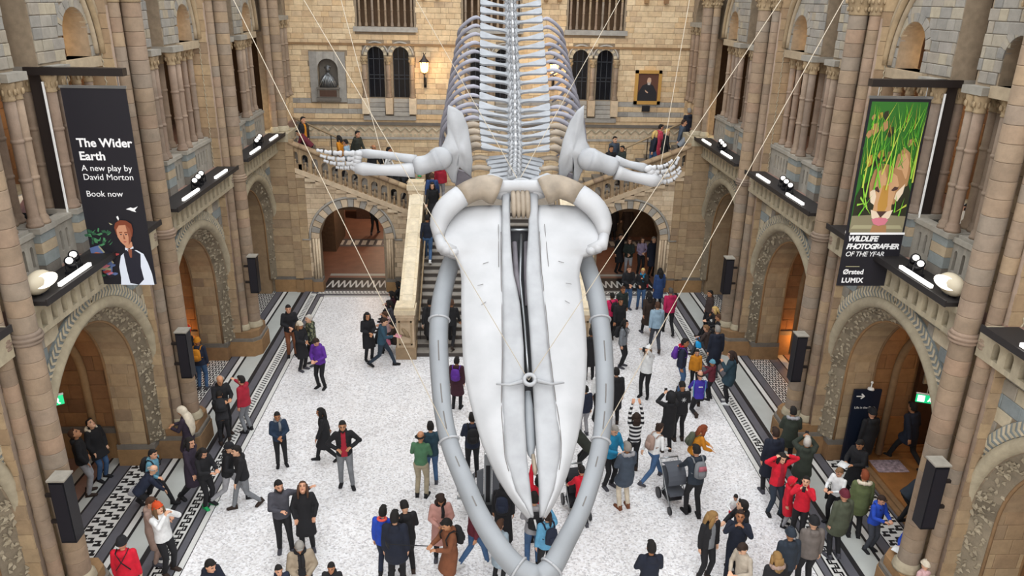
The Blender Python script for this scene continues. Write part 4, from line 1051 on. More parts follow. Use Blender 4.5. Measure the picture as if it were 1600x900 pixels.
for i, sd in enumerate(pos):
    F = frame(sd); cerv = i < 6; dl = .60 + .025 * min(i, 12) / 2 if not cerv else .42 + .03 * i
    if i > 11: dl = .74
    sp = .13 if cerv else (.23 if i < 12 else .345)
    b = MB()
    b.tube([F(0, -sp * .40, 0), F(0, -sp * .33, 0), F(0, 0, 0), F(0, sp * .33, 0), F(0, sp * .40, 0)], [.13, .155, .135, .155, .13], 12)
    vroot = b
    v = b.build('vertebra', M['bone2'], WH, True)
    for sg in (-1, 1):                                   # transverse processes: flat flaring blades
        b = MB(); th = .022 if not cerv else .03; k = sp / .345
        if cerv: prof = [(.10, .05), (.25, .04), (dl * .8, .05), (dl, .06)]; dr = -.16
        else: prof = [(.10, .075 * k + .02), (.20, .030 * k + .014), (.34, .034 * k + .01), (dl - .24, .080 * k), (dl - .09, .125 * k), (dl - .03, .13 * k), (dl, .105 * k)]; dr = .16
        vs = []; fs = []
        for w_, hs in prof:
            q = w_ / dl; hh = .06 - abs(dr) * q * (1 if dr < 0 else -.5); sw = .07 * q * q - .02 if not cerv else .05 * q
            vs += [F(sg * w_, sw - hs, hh - th), F(sg * w_, sw + hs, hh - th), F(sg * w_, sw + hs, hh + th), F(sg * w_, sw - hs, hh + th)]
        for a in range(len(prof) - 1):
            for q in range(4): fs.append((a * 4 + q, a * 4 + (q + 1) % 4, a * 4 + 4 + (q + 1) % 4, a * 4 + 4 + q))
        fs += [(0, 3, 2, 1), tuple(len(vs) - 4 + q for q in range(4))]
        b.add(vs, fs); b.build('transverse_process', M['boneblade'], v)
        b = MB(); b.tube([F(sg * .05, -.02, .12), F(sg * .10, .02, .20), F(sg * .06, .10 * k, .27)], [.03, .035, .02], 6); b.build('articular_process', M['bone2'], v, True)
    h = .12 + .012 * i if cerv else min(.22 + .02 * (i - 6), .46)
    b = MB(); b.prism([F(-.018, -.05 * sp / .3, .1), F(-.018, .09 * sp / .3, .1), F(-.014, .16 * sp / .3, h), F(-.014, .02, h)], F(.018, 0, 0) - F(-.018, 0, 0)); b.build('neural_spine', M['bone'], v)
# ---- ribs
ribs = [i for i in range(6, 23)]
for j, i in enumerate(ribs):
    if i >= len(pos): break
    F = frame(pos[i])
    dl = .74 if i > 11 else .60 + .0125 * i
    if i < 8: ks, kd = .62, .55
    elif i < 11: ks, kd = .80, .8
    else: ks = 1.0 - max(0, i - 13) * .040; kd = 1.0 - max(0, i - 14) * .065
    for sg in (-1, 1):
        P = [(dl - .02, .05, .12), (dl + .18 * ks, .03, .17), (dl + .46 * ks, .02, .06), (dl + .68 * ks, .04, -.20 * kd), (dl + .80 * ks, .10, -.55 * kd), (dl + .82 * ks, .20, -1.0 * kd), (dl + .66 * ks, .28, -1.5 * kd), (dl + .36 * ks, .34, -1.9 * kd)]
        pts = smoothpath([F(sg * w_, sv, h) for w_, sv, h in P], 18)
        rad = [.03, .04, .048, .052, .052, .052, .05, .05, .05, .05, .05, .048, .046, .044, .042, .04, .034, .024]
        if i < 10: rad = [r * 1.35 for r in rad]
        b = MB(); b.tube(pts, [(r * 1.1, r * .78) for r in rad], 8, up=F(0, 1, 0) - F(0, 0, 0)); b.build('rib', M['bonebrown' if i < 10 else 'bonerib'], WH, True)
# sternum region: short dark lower ribs seen between spine and shoulder blades
for sg in (-1, 1):
    for j in range(4):
        y = 14.75 + .28 * j
        b = MB(); b.tube(smoothpath([(.22 + sg * .46, y, 8.05 + .14 * j), (.22 + sg * .75, y - .05, 8.10 + .14 * j), (.22 + sg * .98, y, 7.98 + .14 * j)], 6), [(.05, .07)] * 6, 8); b.build('cervical_rib', M['bonebrown'], WH, True)
# ---- shoulder blades and flippers
SCAP_L = [(-1.06, 9.32), (-0.93, 9.27), (-0.8, 9.18), (-0.7, 8.94), (-0.64, 8.6), (-0.61, 8.29), (-0.64, 7.98), (-0.74, 8.06), (-0.86, 8.17), (-0.92, 8.01), (-0.93, 7.84), (-1.01, 7.87), (-1.09, 8.05), (-1.2, 8.2), (-1.29, 8.4), (-1.15, 8.64), (-1.08, 8.81), (-1.09, 9.1)]
SCAP_R = [(1.45, 9.35), (1.33, 9.25), (1.2, 9.04), (1.08, 8.7), (1.01, 8.31), (1.04, 7.97), (1.14, 7.92), (1.23, 8.09), (1.33, 8.12), (1.32, 7.83), (1.41, 7.89), (1.46, 8.07), (1.54, 8.23), (1.68, 8.45), (1.52, 8.7), (1.46, 9.05)]
def blade(pts, cx, cz, y, th, bow, name, mk):
    b = MB(); n = len(pts); vs = []; fs = []
    for side, dy in ((0, 0), (1, th)):
        for f, g in ((1.0, 0.35), (.93, 0.0), (.6, 0.0), (.25, 0.0)):
            for (x, z) in pts:
                q = (1 - f); vs.append((cx + (x - cx) * f, y + dy + (g * th if side == 0 else -g * th) - bow * math.sin(q * PI / 2) + .05 * math.sin(z * 5), cz + (z - cz) * f))
        vs.append((cx, y + dy - bow, cz))
    R = 4 * n + 1
    for side in (0, 1):
        o_ = side * R
        for r in range(3):
            for k in range(n):
                a, c = o_ + r * n + k, o_ + r * n + (k + 1) % n; q = (a, c, c + n, a + n); fs.append(q if side else q[::-1])
        for k in range(n): q = (o_ + 3 * n + k, o_ + 3 * n + (k + 1) % n, o_ + 4 * n); fs.append(q if side else q[::-1])
    for k in range(n): fs.append((k, (k + 1) % n, R + (k + 1) % n, R + k))
    b.add(vs, fs); return b.build(name, M[mk], WH, True)
blade(SCAP_L, -.86, 8.5, 14.3, .07, .10, 'shoulder_blade', 'bone2')
blade(SCAP_R, 1.25, 8.5, 14.3, .07, .10, 'shoulder_blade', 'bone2')
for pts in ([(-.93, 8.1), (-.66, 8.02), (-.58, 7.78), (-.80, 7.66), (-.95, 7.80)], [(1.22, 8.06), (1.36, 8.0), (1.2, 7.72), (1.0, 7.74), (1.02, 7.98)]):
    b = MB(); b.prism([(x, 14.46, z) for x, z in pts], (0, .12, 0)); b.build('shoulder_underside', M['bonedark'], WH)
def flipper(sg, F):
    b = MB(); y = 14.2; hp = [(x, y, z) for x, _, z in F['hum']]
    b.tube(smoothpath(hp, 7), [.22, .20, .18, .17, .175, .185, .16], 12); b.ball(hp[0], (.24, .18, .22), 12, 8); b.build('humerus', M['bone2'], WH, True)
    b = MB(); r = smoothpath([(x, y - .03, z) for x, _, z in F['rad']], 8); b.tube(r, [.15, .13, .115, .105, .105, .115, .13, .10], 10); b.build('radius', M['bone'], WH, True)
    b = MB(); r = smoothpath([(x, y + .04, z) for x, _, z in F['uln']], 8); b.tube(r, [.11, .095, .08, .072, .072, .078, .09, .07], 10); b.build('ulna', M['bone2'], WH, True)
    b = MB(); a = Vector(F['uln'][-1]); c = Vector(F['rad'][-1])
    for i in range(5):
        q = a.lerp(c, i / 4); b.ball((q.x, y - .01, q.z), (.09, .07, .065), 8, 6)
    b.build('wrist_bones', M['bone'], WH, True)
    for dg in F['digs']:
        p = smoothpath([(x, y, z) for x, _, z in dg], 9); n = 4
        for i in range(n):
            A, B_ = p[i * 2], p[i * 2 + 2]; C_ = A.lerp(B_, .08); D_ = A.lerp(B_, .92); r = .055 - .008 * i
            b = MB(); b.tube([C_, C_.lerp(D_, .2), C_.lerp(D_, .5), C_.lerp(D_, .8), D_], [r, r * 1.1, r * .7, r, r * .85], 7); b.build('finger_bone', M['bone'], WH, True)
flipper(-1, {'hum': [(-1.22, 0, 8.36), (-1.45, 0, 8.26), (-1.69, 0, 8.2)], 'rad': [(-1.69, 0, 8.15), (-2.26, 0, 8.14), (-2.79, 0, 8.17)], 'uln': [(-1.67, 0, 8.31), (-2.14, 0, 8.4), (-2.72, 0, 8.44)],
             'digs': [[(-2.77, 0, 8.44), (-3.08, 0, 8.44), (-3.31, 0, 8.46), (-3.50, 0, 8.50)], [(-2.75, 0, 8.36), (-3.02, 0, 8.33), (-3.26, 0, 8.35), (-3.44, 0, 8.40)], [(-2.78, 0, 8.27), (-3.03, 0, 8.24), (-3.23, 0, 8.26), (-3.38, 0, 8.31)], [(-2.78, 0, 8.19), (-3.0, 0, 8.17), (-3.16, 0, 8.18)]]})
flipper(1, {'hum': [(1.59, 0, 8.37), (1.88, 0, 8.29), (2.09, 0, 8.21)], 'rad': [(2.09, 0, 8.14), (2.44, 0, 8.05), (2.94, 0, 7.97)], 'uln': [(2.08, 0, 8.34), (2.37, 0, 8.27), (2.7, 0, 8.2)],
            'digs': [[(2.7, 0, 8.22), (2.92, 0, 8.23), (3.06, 0, 8.28), (3.17, 0, 8.38)], [(2.75, 0, 8.15), (3.0, 0, 8.15), (3.19, 0, 8.23), (3.28, 0, 8.45)], [(2.83, 0, 8.05), (3.05, 0, 8.07), (3.22, 0, 8.13), (3.33, 0, 8.25)], [(2.94, 0, 7.97), (3.13, 0, 7.96), (3.26, 0, 8.06), (3.34, 0, 8.19)]]})
# ================================================================== fittings
def text_mesh(txt, size, name, mk, parent, mw, off=0.0, spacing=1.0, shear=0.0, align='LEFT'):
    cu = D.curves.new('lettering', 'FONT'); cu.body = txt; cu.size = size; cu.extrude = .0015; cu.offset = off; cu.space_character = spacing; cu.shear = shear; cu.align_x = align; cu.resolution_u = 3
    tmp = D.objects.new('tmp', cu); COL.objects.link(tmp)
    dg = bpy.context.evaluated_depsgraph_get(); me = D.meshes.new_from_object(tmp.evaluated_get(dg)); D.objects.remove(tmp)
    me.materials.clear(); me.materials.append(M[mk])
    return put(name, me, parent, mw)
M['b_black'] = mat('banner black', '#15131c', .6)
M['b_white'] = mat('banner white print', '#f4f4f4', .6)
for k_, c_ in dict(p_skin='#c58c6c', p_hair='#7a3a22', p_shirt='#dfe6f2', p_vest='#1c1c2a', p_green='#4c8a5c', p_dgreen='#2c5a3e', p_blue='#5b6f9e', p_red='#a03c3c', p_orange='#c86a3c', p_pink='#d27a8a', p_tan='#c89c72', p_tan2='#a97e54', p_tand='#6d4c34', p_cream='#e6d2b8',
                   g1='#6cbf2c', g2='#9ad048', g3='#3f8f2a', g4='#bfc950', g5='#2c6a20', water='#8a8266', water2='#a7a180', p_dark='#2a2a18', p_gold='#b98a3e', p_nose='#4a302a', p_shade='#8a4f38').items():
    M[k_] = mat('print ' + k_, c_, .6)
def banner(s, label, prints):
    x0 = -8.16 if s < 0 else 7.0; wd = 1.17 if s < 0 else 1.21; y = 14.7; z0, z1 = 5.66, 9.50
    t = thing('hanging_banner', label, 'banner', (x0 + wd / 2, y, z0))
    b = MB(); b.box((x0, y - .012, z0), (x0 + wd, y + .012, z1)); cl = b.build('banner_cloth', M['b_black'], t)
    b = MB(); b.box((x0 - .02, y - .025, z1), (x0 + wd + .02, y + .025, z1 + .05)); b.build('top_bar', M['steel'], t)
    lay = [0]
    def poly(name, mk, pts):
        lay[0] += 1; b = MB(); yy = y - .0125 - lay[0] * .0006
        b.prism([(x0 + u * wd, yy, z0 + v * (z1 - z0)) for u, v in pts], (0, .0005, 0)); b.build(name, M[mk], t)
    def txt(body, size, u, v, off=0.0, sp=1.0, sh=0.0, name='lettering'):
        text_mesh(body, size, name, 'b_white', t, Matrix.Translation((x0 + u * wd, y - .0145, z0 + v * (z1 - z0))) @ Matrix.Rotation(PI / 2, 4, 'X'), off, sp, sh)
    prints(poly, txt, t)
    # gallows bracket: post on the ledge, arm over the hall, steel edge strip and stay
    g = thing('banner_bracket', 'dark steel gallows bracket holding the %s' % ('dark play banner' if s < 0 else 'lion banner'), 'bracket', (s * 8.75, y + .1, 6.4))
    b = MB(); b.box((s * 8.62 - .1, y + .05, 6.35), (s * 8.62 + .1, y + .25, 9.86)); b.build('post', M['iron'], g)
    xe = -6.98 if s < 0 else 6.98
    xa, xb = sorted((xe, s * 8.75)); b = MB(); b.box((xa, y - .04, 9.72), (xb, y + .14, 9.86)); b.build('arm', M['iron'], g)
    b = MB(); b.box((s * 8.47 - .015, y + .0, 6.5), (s * 8.47 + .015, y + .03, 9.6)); b.build('edge_strip', M['white'], g)
    b = MB(); b.tube([(s * 8.75, y + .1, 9.8), (s * 9.3, y + .6, 9.95)], .03, 6); b.tube([(s * 8.95, y + .2, 9.86), (s * 8.95, y + .2, 10.12)], .02, 6); b.box((s * 8.95 - .14, y + .15, 10.1), (s * 8.95 + .14, y + .25, 10.16)); b.build('wall_stay', M['steel'], g)
    for u in (.12, .9):
        b = MB(); b.tube([(x0 + wd * u, y, z1 + .04), (x0 + wd * u, y, 9.74)], .008, 5); b.build('hanging_wire', M['steel'], g)
def play(poly, txt, t):
    txt('The Wider', .225, .10, .72, .006); txt('Earth', .225, .10, .655, .006)
    txt('A new play by', .165, .10, .60); txt('David Morton', .165, .10, .555); txt('Book now', .165, .10, .47)
    poly('printed_bird', 'b_white', [(.70, .405), (.78, .415), (.82, .41), (.90, .42), (.84, .40), (.86, .39), (.80, .395), (.76, .40)])
    poly('printed_bird', 'b_white', [(.52, .365), (.55, .37), (.56, .355), (.545, .345), (.53, .355)]); poly('printed_bird', 'water2', [(.38, .335), (.41, .33), (.44, .325), (.40, .322)])
    # plants, bottle and specimens at the lower left
    rnd = random.Random(4)
    for i in range(26):
        u = .04 + rnd.random() * .34; v = .215 + rnd.random() * .07; a = rnd.random() * PI; l = .07; 
        poly('printed_leaf', rnd.choice(['p_green', 'p_dgreen', 'p_green']), [(u, v), (u + l * math.cos(a) + .02, v + .012 * math.sin(a) + .008), (u + l * 1.6 * math.cos(a), v + .022 * math.sin(a)), (u + l * math.cos(a) - .02, v + .012 * math.sin(a) - .008)])
    poly('printed_glass', 'p_blue', [(.0, .20), (.16, .215), (.34, .13), (.30, .06), (.22, .05), (.1, .1), (.02, .11)])
    poly('printed_glass', 'water2', [(.14, .21), (.17, .21), (.36, .12), (.34, .115)])
    for i in range(22):
        u = rnd.random() * .34 + .02; v = .03 + rnd.random() * .13; r = .03 + rnd.random() * .03; mk = rnd.choice(['p_red', 'p_orange', 'p_blue', 'p_pink', 'p_dgreen', 'p_vest', 'water2'])
        poly('printed_specimen', mk, [(u, v), (u + r * 2.2, v + .008), (u + r * 2.6, v + .016), (u + r, v + .02), (u - r, v + .01)])
    # the man in shirt and waistcoat
    poly('printed_shirt', 'p_shirt', [(.42, .0), (.98, .0), (.97, .06), (.93, .12), (.88, .17), (.78, .19), (.62, .19), (.50, .16), (.44, .10), (.44, .04)])
    poly('printed_waistcoat', 'p_vest', [(.58, .01), (.72, .0), (.82, .03), (.80, .10), (.83, .17), (.72, .195), (.66, .18), (.60, .19), (.55, .17), (.56, .08)])
    poly('printed_neck', 'p_skin', [(.60, .20), (.72, .20), (.72, .235), (.60, .235)]); poly('printed_collar', 'p_shirt', [(.59, .19), (.73, .20), (.73, .212), (.66, .195), (.59, .205)])
    poly('printed_necktie', 'p_shade', [(.63, .195), (.70, .197), (.68, .15), (.65, .15)])
    poly('printed_hair', 'p_hair', [(.49, .27), (.47, .31), (.50, .335), (.58, .35), (.68, .348), (.76, .33), (.77, .295), (.74, .262), (.6, .3)])
    poly('printed_face', 'p_skin', [(.50, .262), (.50, .30), (.55, .322), (.66, .325), (.72, .305), (.735, .27), (.71, .24), (.655, .212), (.60, .214), (.54, .235)])
    poly('printed_shadow', 'p_shade', [(.66, .325), (.72, .305), (.735, .27), (.71, .24), (.66, .215), (.68, .26)])
    for u in (.535, .62): poly('printed_brow', 'p_hair', [(u, .287), (u + .055, .289), (u + .055, .283), (u, .281)]); poly('printed_eye', 'p_vest', [(u + .01, .277), (u + .045, .278), (u + .04, .272), (u + .015, .272)])
    poly('printed_nose', 'p_shade', [(.60, .275), (.61, .275), (.625, .25), (.595, .25)]); poly('printed_mouth', 'p_red', [(.58, .238), (.64, .238), (.62, .233), (.60, .233)])
def lion(poly, txt, t):
    poly('printed_grass_ground', 'g5', [(.04, .34), (.96, .34), (.96, .985), (.04, .985)])
    rnd = random.Random(5)
    for i in range(26):
        u = .08 + rnd.random() * .76; v = .60 + rnd.random() * .32; r = .03 + rnd.random() * .05
        poly('printed_undergrowth', rnd.choice(['g5', 'p_dark', 'p_tan2', 'p_gold', 'g5']), [(u - r, v), (u, v - r * .35), (u + r, v), (u + r * .6, v + r * .6), (u - r * .4, v + r * .5)])
    poly('printed_shade', 'p_dark', [(.05, .39), (.95, .38), (.95, .53), (.88, .58), (.7, .60), (.3, .60), (.12, .56), (.05, .50)])
    poly('printed_water', 'water', [(.04, .305), (.96, .305), (.96, .395), (.7, .40), (.3, .40), (.04, .395)]); poly('printed_water_gleam', 'water2', [(.06, .325), (.94, .325), (.9, .345), (.1, .345)])
    poly('printed_reflection', 'p_tan2', [(.40, .305), (.68, .305), (.66, .345), (.42, .345)])
    poly('printed_lion_back', 'p_tan2', [(.60, .62), (.62, .72), (.70, .76), (.82, .73), (.89, .65), (.88, .56), (.76, .54)])
    poly('printed_lion_shoulder', 'p_tan', [(.64, .64), (.68, .72), (.76, .73), (.84, .68), (.84, .60), (.74, .57)])
    poly('printed_lion_crown', 'p_tan2', [(.27, .50), (.24, .57), (.28, .64), (.38, .675), (.50, .67), (.62, .65), (.74, .64), (.83, .59), (.82, .52), (.72, .46), (.36, .46)])
    poly('printed_lion_forehead', 'p_tan', [(.32, .56), (.34, .63), (.44, .655), (.50, .60), (.58, .63), (.68, .61), (.74, .56), (.66, .52), (.40, .52)])
    poly('printed_lion_face', 'p_tan', [(.36, .52), (.38, .44), (.36, .41), (.44, .37), (.62, .37), (.70, .41), (.68, .45), (.70, .53), (.58, .57), (.46, .57)])
    poly('printed_lion_bridge', 'p_gold', [(.47, .56), (.57, .56), (.61, .45), (.58, .42), (.46, .42), (.44, .46)])
    poly('printed_lion_cheek', 'p_cream', [(.27, .525), (.34, .545), (.39, .50), (.38, .455), (.31, .47)]); poly('printed_lion_cheek', 'p_cream', [(.70, .49), (.72, .525), (.84, .57), (.83, .52), (.76, .475)])
    poly('printed_lion_chin', 'p_cream', [(.34, .43), (.44, .42), (.51, .395), (.46, .37), (.38, .385)]); poly('printed_lion_chin', 'p_cream', [(.72, .43), (.62, .42), (.54, .395), (.60, .37), (.68, .385)])
    poly('printed_lion_eye', 'p_nose', [(.33, .545), (.38, .555), (.43, .53), (.42, .522), (.36, .532)]); poly('printed_lion_eye', 'p_nose', [(.62, .535), (.67, .555), (.74, .55), (.72, .538), (.66, .53)])
    poly('printed_lion_nose', 'p_nose', [(.44, .422), (.62, .422), (.57, .402), (.53, .388), (.49, .402)])
    poly('printed_lion_tongue', 'p_pink', [(.38, .378), (.46, .386), (.62, .386), (.67, .374), (.63, .350), (.52, .342), (.43, .352)])
    for i in range(110):
        u = .04 + rnd.random() * .88; v = .60 + rnd.random() * .30; l = .05 + rnd.random() * .12; a = (rnd.random() - .5) * .30; w_ = .008 + rnd.random() * .010
        if .42 < u < .85 and v < .70 and rnd.random() < .6: continue
        poly('printed_grass_blade', rnd.choice(['g1', 'g2', 'g3', 'g5', 'g4', 'g1', 'p_gold']), [(u, v), (u + w_, v), (min(.96, max(.04, u + a)), min(.985, v + l))])
    for u0, v0, u1, v1 in ((.1, .50, .34, .40), (.08, .62, .2, .42), (.30, .54, .36, .88), (.40, .55, .14, .80), (.52, .57, .44, .9), (.56, .58, .52, .95), (.72, .42, .70, .52), (.9, .46, .72, .42), (.24, .44, .06, .60), (.88, .6, .93, .95), (.12, .40, .30, .52), (.92, .58, .90, .90), (.38, .62, .62, .93), (.18, .5, .22, .92), (.1, .55, .15, .96), (.50, .54, .54, .75), (.06, .46, .20, .47), (.80, .40, .84, .50)):
        du, dv = v1 - v0, -(u1 - u0); n = math.hypot(du, dv); du, dv = du / n * .013, dv / n * .006
        poly('printed_grass_blade', rnd.choice(['g1', 'g2', 'g1', 'g4']), [(u0 - du, v0 - dv), (u0 + du, v0 + dv), (u1, v1)])
    poly('printed_white_line', 'b_white', [(.03, .298), (.97, .300), (.97, .312), (.03, .310)])
    txt('WILDLIFE', .158, .05, .255, .006, .92, .2); txt('PHOTOGRAPHER', .158, .05, .212, .006, .84, .2); txt('OF THE YEAR', .148, .05, .170, 0, .90, .2)
    poly('printed_caption', 'water2', [(.06, .118), (.30, .118), (.30, .122), (.06, .122)]); txt('\u00d8rsted', .15, .07, .068, .004); txt('LUMIX', .145, .07, .02, .005, 1.1)
banner(-1, 'tall black play banner with white lettering and a man in a waistcoat', play)
banner(1, 'tall banner with a lion drinking among green grass blades', lion)

# ---- ledge lighting
def ledge(s, k, label):
    y0 = PY[k]; t = thing('light_trough', label, 'light trough', (s * 7.95, y0 + BAY / 2, 6.24))
    xa, xb = sorted((s * 7.69, s * 8.3)); b = MB(); b.box((xa, y0 + .34, 6.24), (xb, y0 + BAY - .72, 6.32)); xa, xb = sorted((s * 7.67, s * 7.70)); b.box((xa, y0 + .32, 6.24), (xb, y0 + BAY - .70, 6.36)); b.build('trough', M['ledge'], t)
    for v0, v1 in ((.95, 2.05), (3.4, 4.4)):
        b = MB(); xa, xb = sorted((s * 7.74, s * 7.80)); b.box((xa, y0 + v0, 6.36), (xb, y0 + v1, 6.42)); b.build('light_strip', M['glow'], t)
    return t
LN = {(-1, 1): 'black light trough on the ledge below the dark play banner', (-1, 2): 'black light trough on the ledge above the second left arch', (-1, 3): 'black light trough on the farthest left ledge', (-1, 0): 'black light trough nearest on the left, beyond the frame',
      (1, 1): 'black light trough on the ledge below the lion banner', (1, 2): 'black light trough on the ledge above the second right arch', (1, 3): 'black light trough on the farthest right ledge', (1, 0): 'black light trough at the right edge of the frame'}
def spot(x, y, z, s, label, group):
    t = thing('spotlight', label, 'spotlight', (x, y, z), 0, group)
    b = MB(); b.box((x - .09, y - .09, z), (x + .09, y + .09, z + .05)); b.tube([(x - .1, y, z + .03), (x - .1, y, z + .2)], .012, 5); b.tube([(x + .1, y, z + .03), (x + .1, y, z + .2)], .012, 5); b.build('yoke', M['dark'], t)
    d = Vector((-s * .25, -.75, .62)).normalized(); c = Vector((x, y, z + .2))
    b = MB(); b.tube([c - d * .13, c - d * .05, c + d * .1], [.06, .085, .095], 12); b.build('housing', M['dark'], t, True)
    b = MB(); b.tube([c + d * .1, c + d * .112], [.062, .062], 12); b.build('lens', M['spotglow'], t)
def flood(x, y, z, s, label):
    t = thing('floodlight', label, 'floodlight', (x, y, z))
    b = MB(); b.ball((x, y, z + .2), (.16, .34, .2), 16, 10); b.build('housing', M['beige'], t, True)
    d = Vector((-s * .9, -.35, .35)).normalized()
    b = MB(); c = Vector((x, y, z + .2)) + Vector((-s * .10, -.02, .03)); ax = Vector((0, 1, .0)); ay = d.cross(ax).normalized(); ax = ay.cross(d)
    vs = [c + ax * (.24 * math.cos(a)) + ay * (.115 * math.sin(a)) + d * .045 for a in [2 * PI * k / 20 for k in range(20)]]
    b.prism(vs, d * .02); b.build('lens', M['floodglow'], t)
    b = MB(); b.box((x - .08, y - .1, z), (x + .08, y + .1, z + .06)); b.build('foot', M['dark'], t)
for s in (-1, 1):
    sd = 'left' if s < 0 else 'right'
    for k in range(4): ledge(s, k, LN[(s, k)])
    flood(s * 7.98, PY[1] + .72, 6.32, s, 'beige oval floodlight on the %s ledge below the %s' % (sd, 'dark play banner' if s < 0 else 'lion banner'))
    spot(s * 7.95, PY[1] + 1.75, 6.32, s, 'nearer of the two black spotlights below the %s' % ('dark play banner' if s < 0 else 'lion banner'), 'ledge spotlights')
    spot(s * 8.05, PY[1] + 2.1, 6.32, s, 'farther of the two black spotlights below the %s' % ('dark play banner' if s < 0 else 'lion banner'), 'ledge spotlights')
    for k, wd in ((2, 'second'), (3, 'farthest')):
        for j, (v, n_) in enumerate(((2.3, 'nearest'), (2.75, 'middle'), (3.15, 'last'))):
            spot(s * (7.93 + .06 * j), PY[k] + v, 6.32, s, '%s of three black spotlights on the %s %s ledge' % (n_, wd, sd), 'ledge spotlights')
# ---- long column speakers on the piers
def speaker(x, y, z0, z1, label):
    s = 1 if x > 0 else -1; zc = (z0 + z1) / 2
    t = thing('column_speaker', label, 'speaker', (x, y, z0), 0, 'column speakers on the piers')
    b = MB(); b.box((x - .13, y - .14, z0), (x + .13, y + .14, z1)); b.build('cabinet', M['dark'], t)
    b = MB(); b.box((x - .15, y - .16, z1), (x + .15, y + .16, z1 + .03)); b.build('top_plate', M['impost'], t)
    b = MB(); b.box((x - .11, y - .155, z0 + .05), (x + .11, y - .14, z1 - .05)); b.build('grille', M['b_black'], t)
    b = MB(); b.box((min(x, x + s * .3), y - .03, zc - .3), (max(x, x + s * .3), y + .03, zc - .24)); b.box((min(x, x + s * .3), y - .03, zc + .24), (max(x, x + s * .3), y + .03, zc + .3)); b.build('wall_bracket', M['iron'], t)
SPK = [(-7.62, 11.30, 2.16, 3.42, 'long black column speaker at the lower left edge'), (-7.62, 17.10, 2.34, 3.55, 'long black column speaker on the pier beside the second left arch'), (-7.62, 23.12, 2.23, 3.43, 'slim black column speaker on the left pier nearest the back arch'),
       (7.60, 11.15, 2.35, 3.68, 'long black column speaker on the nearest right pier'), (7.60, 17.20, 2.13, 3.40, 'long black column speaker on the pier below the lion banner'), (7.60, 23.10, 2.23, 3.44, 'slim black column speaker on the right pier nearest the back arch')]
for a in SPK: speaker(*a)
# ---- exit signs on rods
def exit_sign(x, y, z, rz, label):
    t = thing('exit_sign', label, 'exit sign', (x, y, z), rz)
    R_ = Matrix.Translation((x, y, z)) @ Matrix.Rotation(rz, 4, 'Z')
    def bb(n, mk, a, c): put(n, MB().box(a, c).mesh(n, [M[mk]]), t, R_)
    bb('sign_panel', 'exitglow', (-.20, -.02, -.1), (.20, .02, .1)); bb('pictogram_door', 'exitwhite', (-.17, -.024, -.075), (-.03, -.02, .075)); bb('sign_frame', 'white', (-.21, -.025, .1), (.21, .025, .12))
    b = MB(); b.ball((.09, -.022, .04), (.022, .003, .022), 8, 5); b.prism([(.06, -.024, .02), (.12, -.024, .02), (.10, -.024, -.03), (.14, -.024, -.07), (.11, -.024, -.075), (.08, -.024, -.03), (.05, -.024, -.06), (.03, -.024, -.05), (.06, -.024, -.01)], (0, .003, 0)); put('pictogram_runner', b.mesh('pictogram_runner', [M['exitwhite']]), t, R_)
    b = MB(); b.tube([(0, 0, .12), (0, 0, .75)], .01, 6); put('hanging_rod', b.mesh('hanging_rod', [M['cable']]), t, R_)
exit_sign(-8.75, 13.38, 3.72, math.radians(35), 'green running-figure exit sign hanging in the front left arch')
exit_sign(9.5, 14.68, 2.97, math.radians(-20), 'green running-figure exit sign hanging in the front right arch')
# ---- standing sign in the right alcove
t = thing('wayfinding_sign', 'tall dark blue standing sign with a white arrow by the front right arch', 'sign', (9.28, 16.62, 0))
b = MB(); b.box((8.93, 16.60, .05), (9.63, 16.66, 2.15)); b.build('sign_panel', mat('dark blue panel', '#101a2c', .5), t)
b = MB(); b.box((8.98, 16.5, 0), (9.58, 16.76, .05)); b.build('foot', M['dark'], t)
b = MB(); b.prism([(9.0, 16.595, 1.985), (9.15, 16.595, 1.985), (9.11, 16.595, 2.035), (9.14, 16.595, 2.05), (9.22, 16.595, 1.97), (9.14, 16.595, 1.89), (9.11, 16.595, 1.905), (9.15, 16.595, 1.955), (9.0, 16.595, 1.955)], (0, .004, 0)); b.build('arrow', M['white'], t)
text_mesh('Life in the Dark', .085, 'lettering', 'white', t, Matrix.Translation((9.0, 16.596, 1.62)) @ Matrix.Rotation(PI / 2, 4, 'X'))
b = MB(); b.tube([(9.35, 16.63, 2.15), (9.35, 16.63, 2.32)], .015, 6); b.ball((9.35, 16.63, 2.34), .035, 8, 6); b.lathe([(.09, 0), (.07, .04), (.02, .05)], (9.35, 16.63, 2.15), 12); b.build('barrier_finial', M['white'], t, True)
# ---- wooden platform, doorway and panelling in the right alcove
t = thing('wooden_platform', 'low oak platform with stepped edge under the front right arch', 'platform', (10.9, 15.2, 0))
b = MB(); b.box((9.55, 12.4, 0), (12.4, 17.05, .15)); b.build('deck', M['wood'], t)
for j, x in enumerate((9.30, 9.42)): b = MB(); b.box((x, 12.4, 0), (x + .13, 17.0, .05 + .05 * j)); b.build('edge_step', M['plinth'], t)
for j in range(3): b = MB(); b.box((9.9, 16.9 - .18 * j, .15), (12.3, 17.08 - .18 * j, .33 - .06 * j)); b.build('step', M['wood'], t)
d1 = struct(put('door_1', None), 'dark oak doorway panel with pale boards beyond the striding man')
b = MB(); b.box((10.75, 16.95, .3), (12.2, 17.1, 3.0)); b.build('door_leaf', M['wooddark'], d1)
for x in (10.85, 11.5): b = MB(); b.box((x, 16.9, 2.15), (x + .5, 16.95, 2.75)); b.build('door_panel', M['cream'], d1)
b = MB(); b.box((9.9, 16.98, .3), (10.7, 17.1, 1.1)); b.build('bench_back', M['wood'], d1)
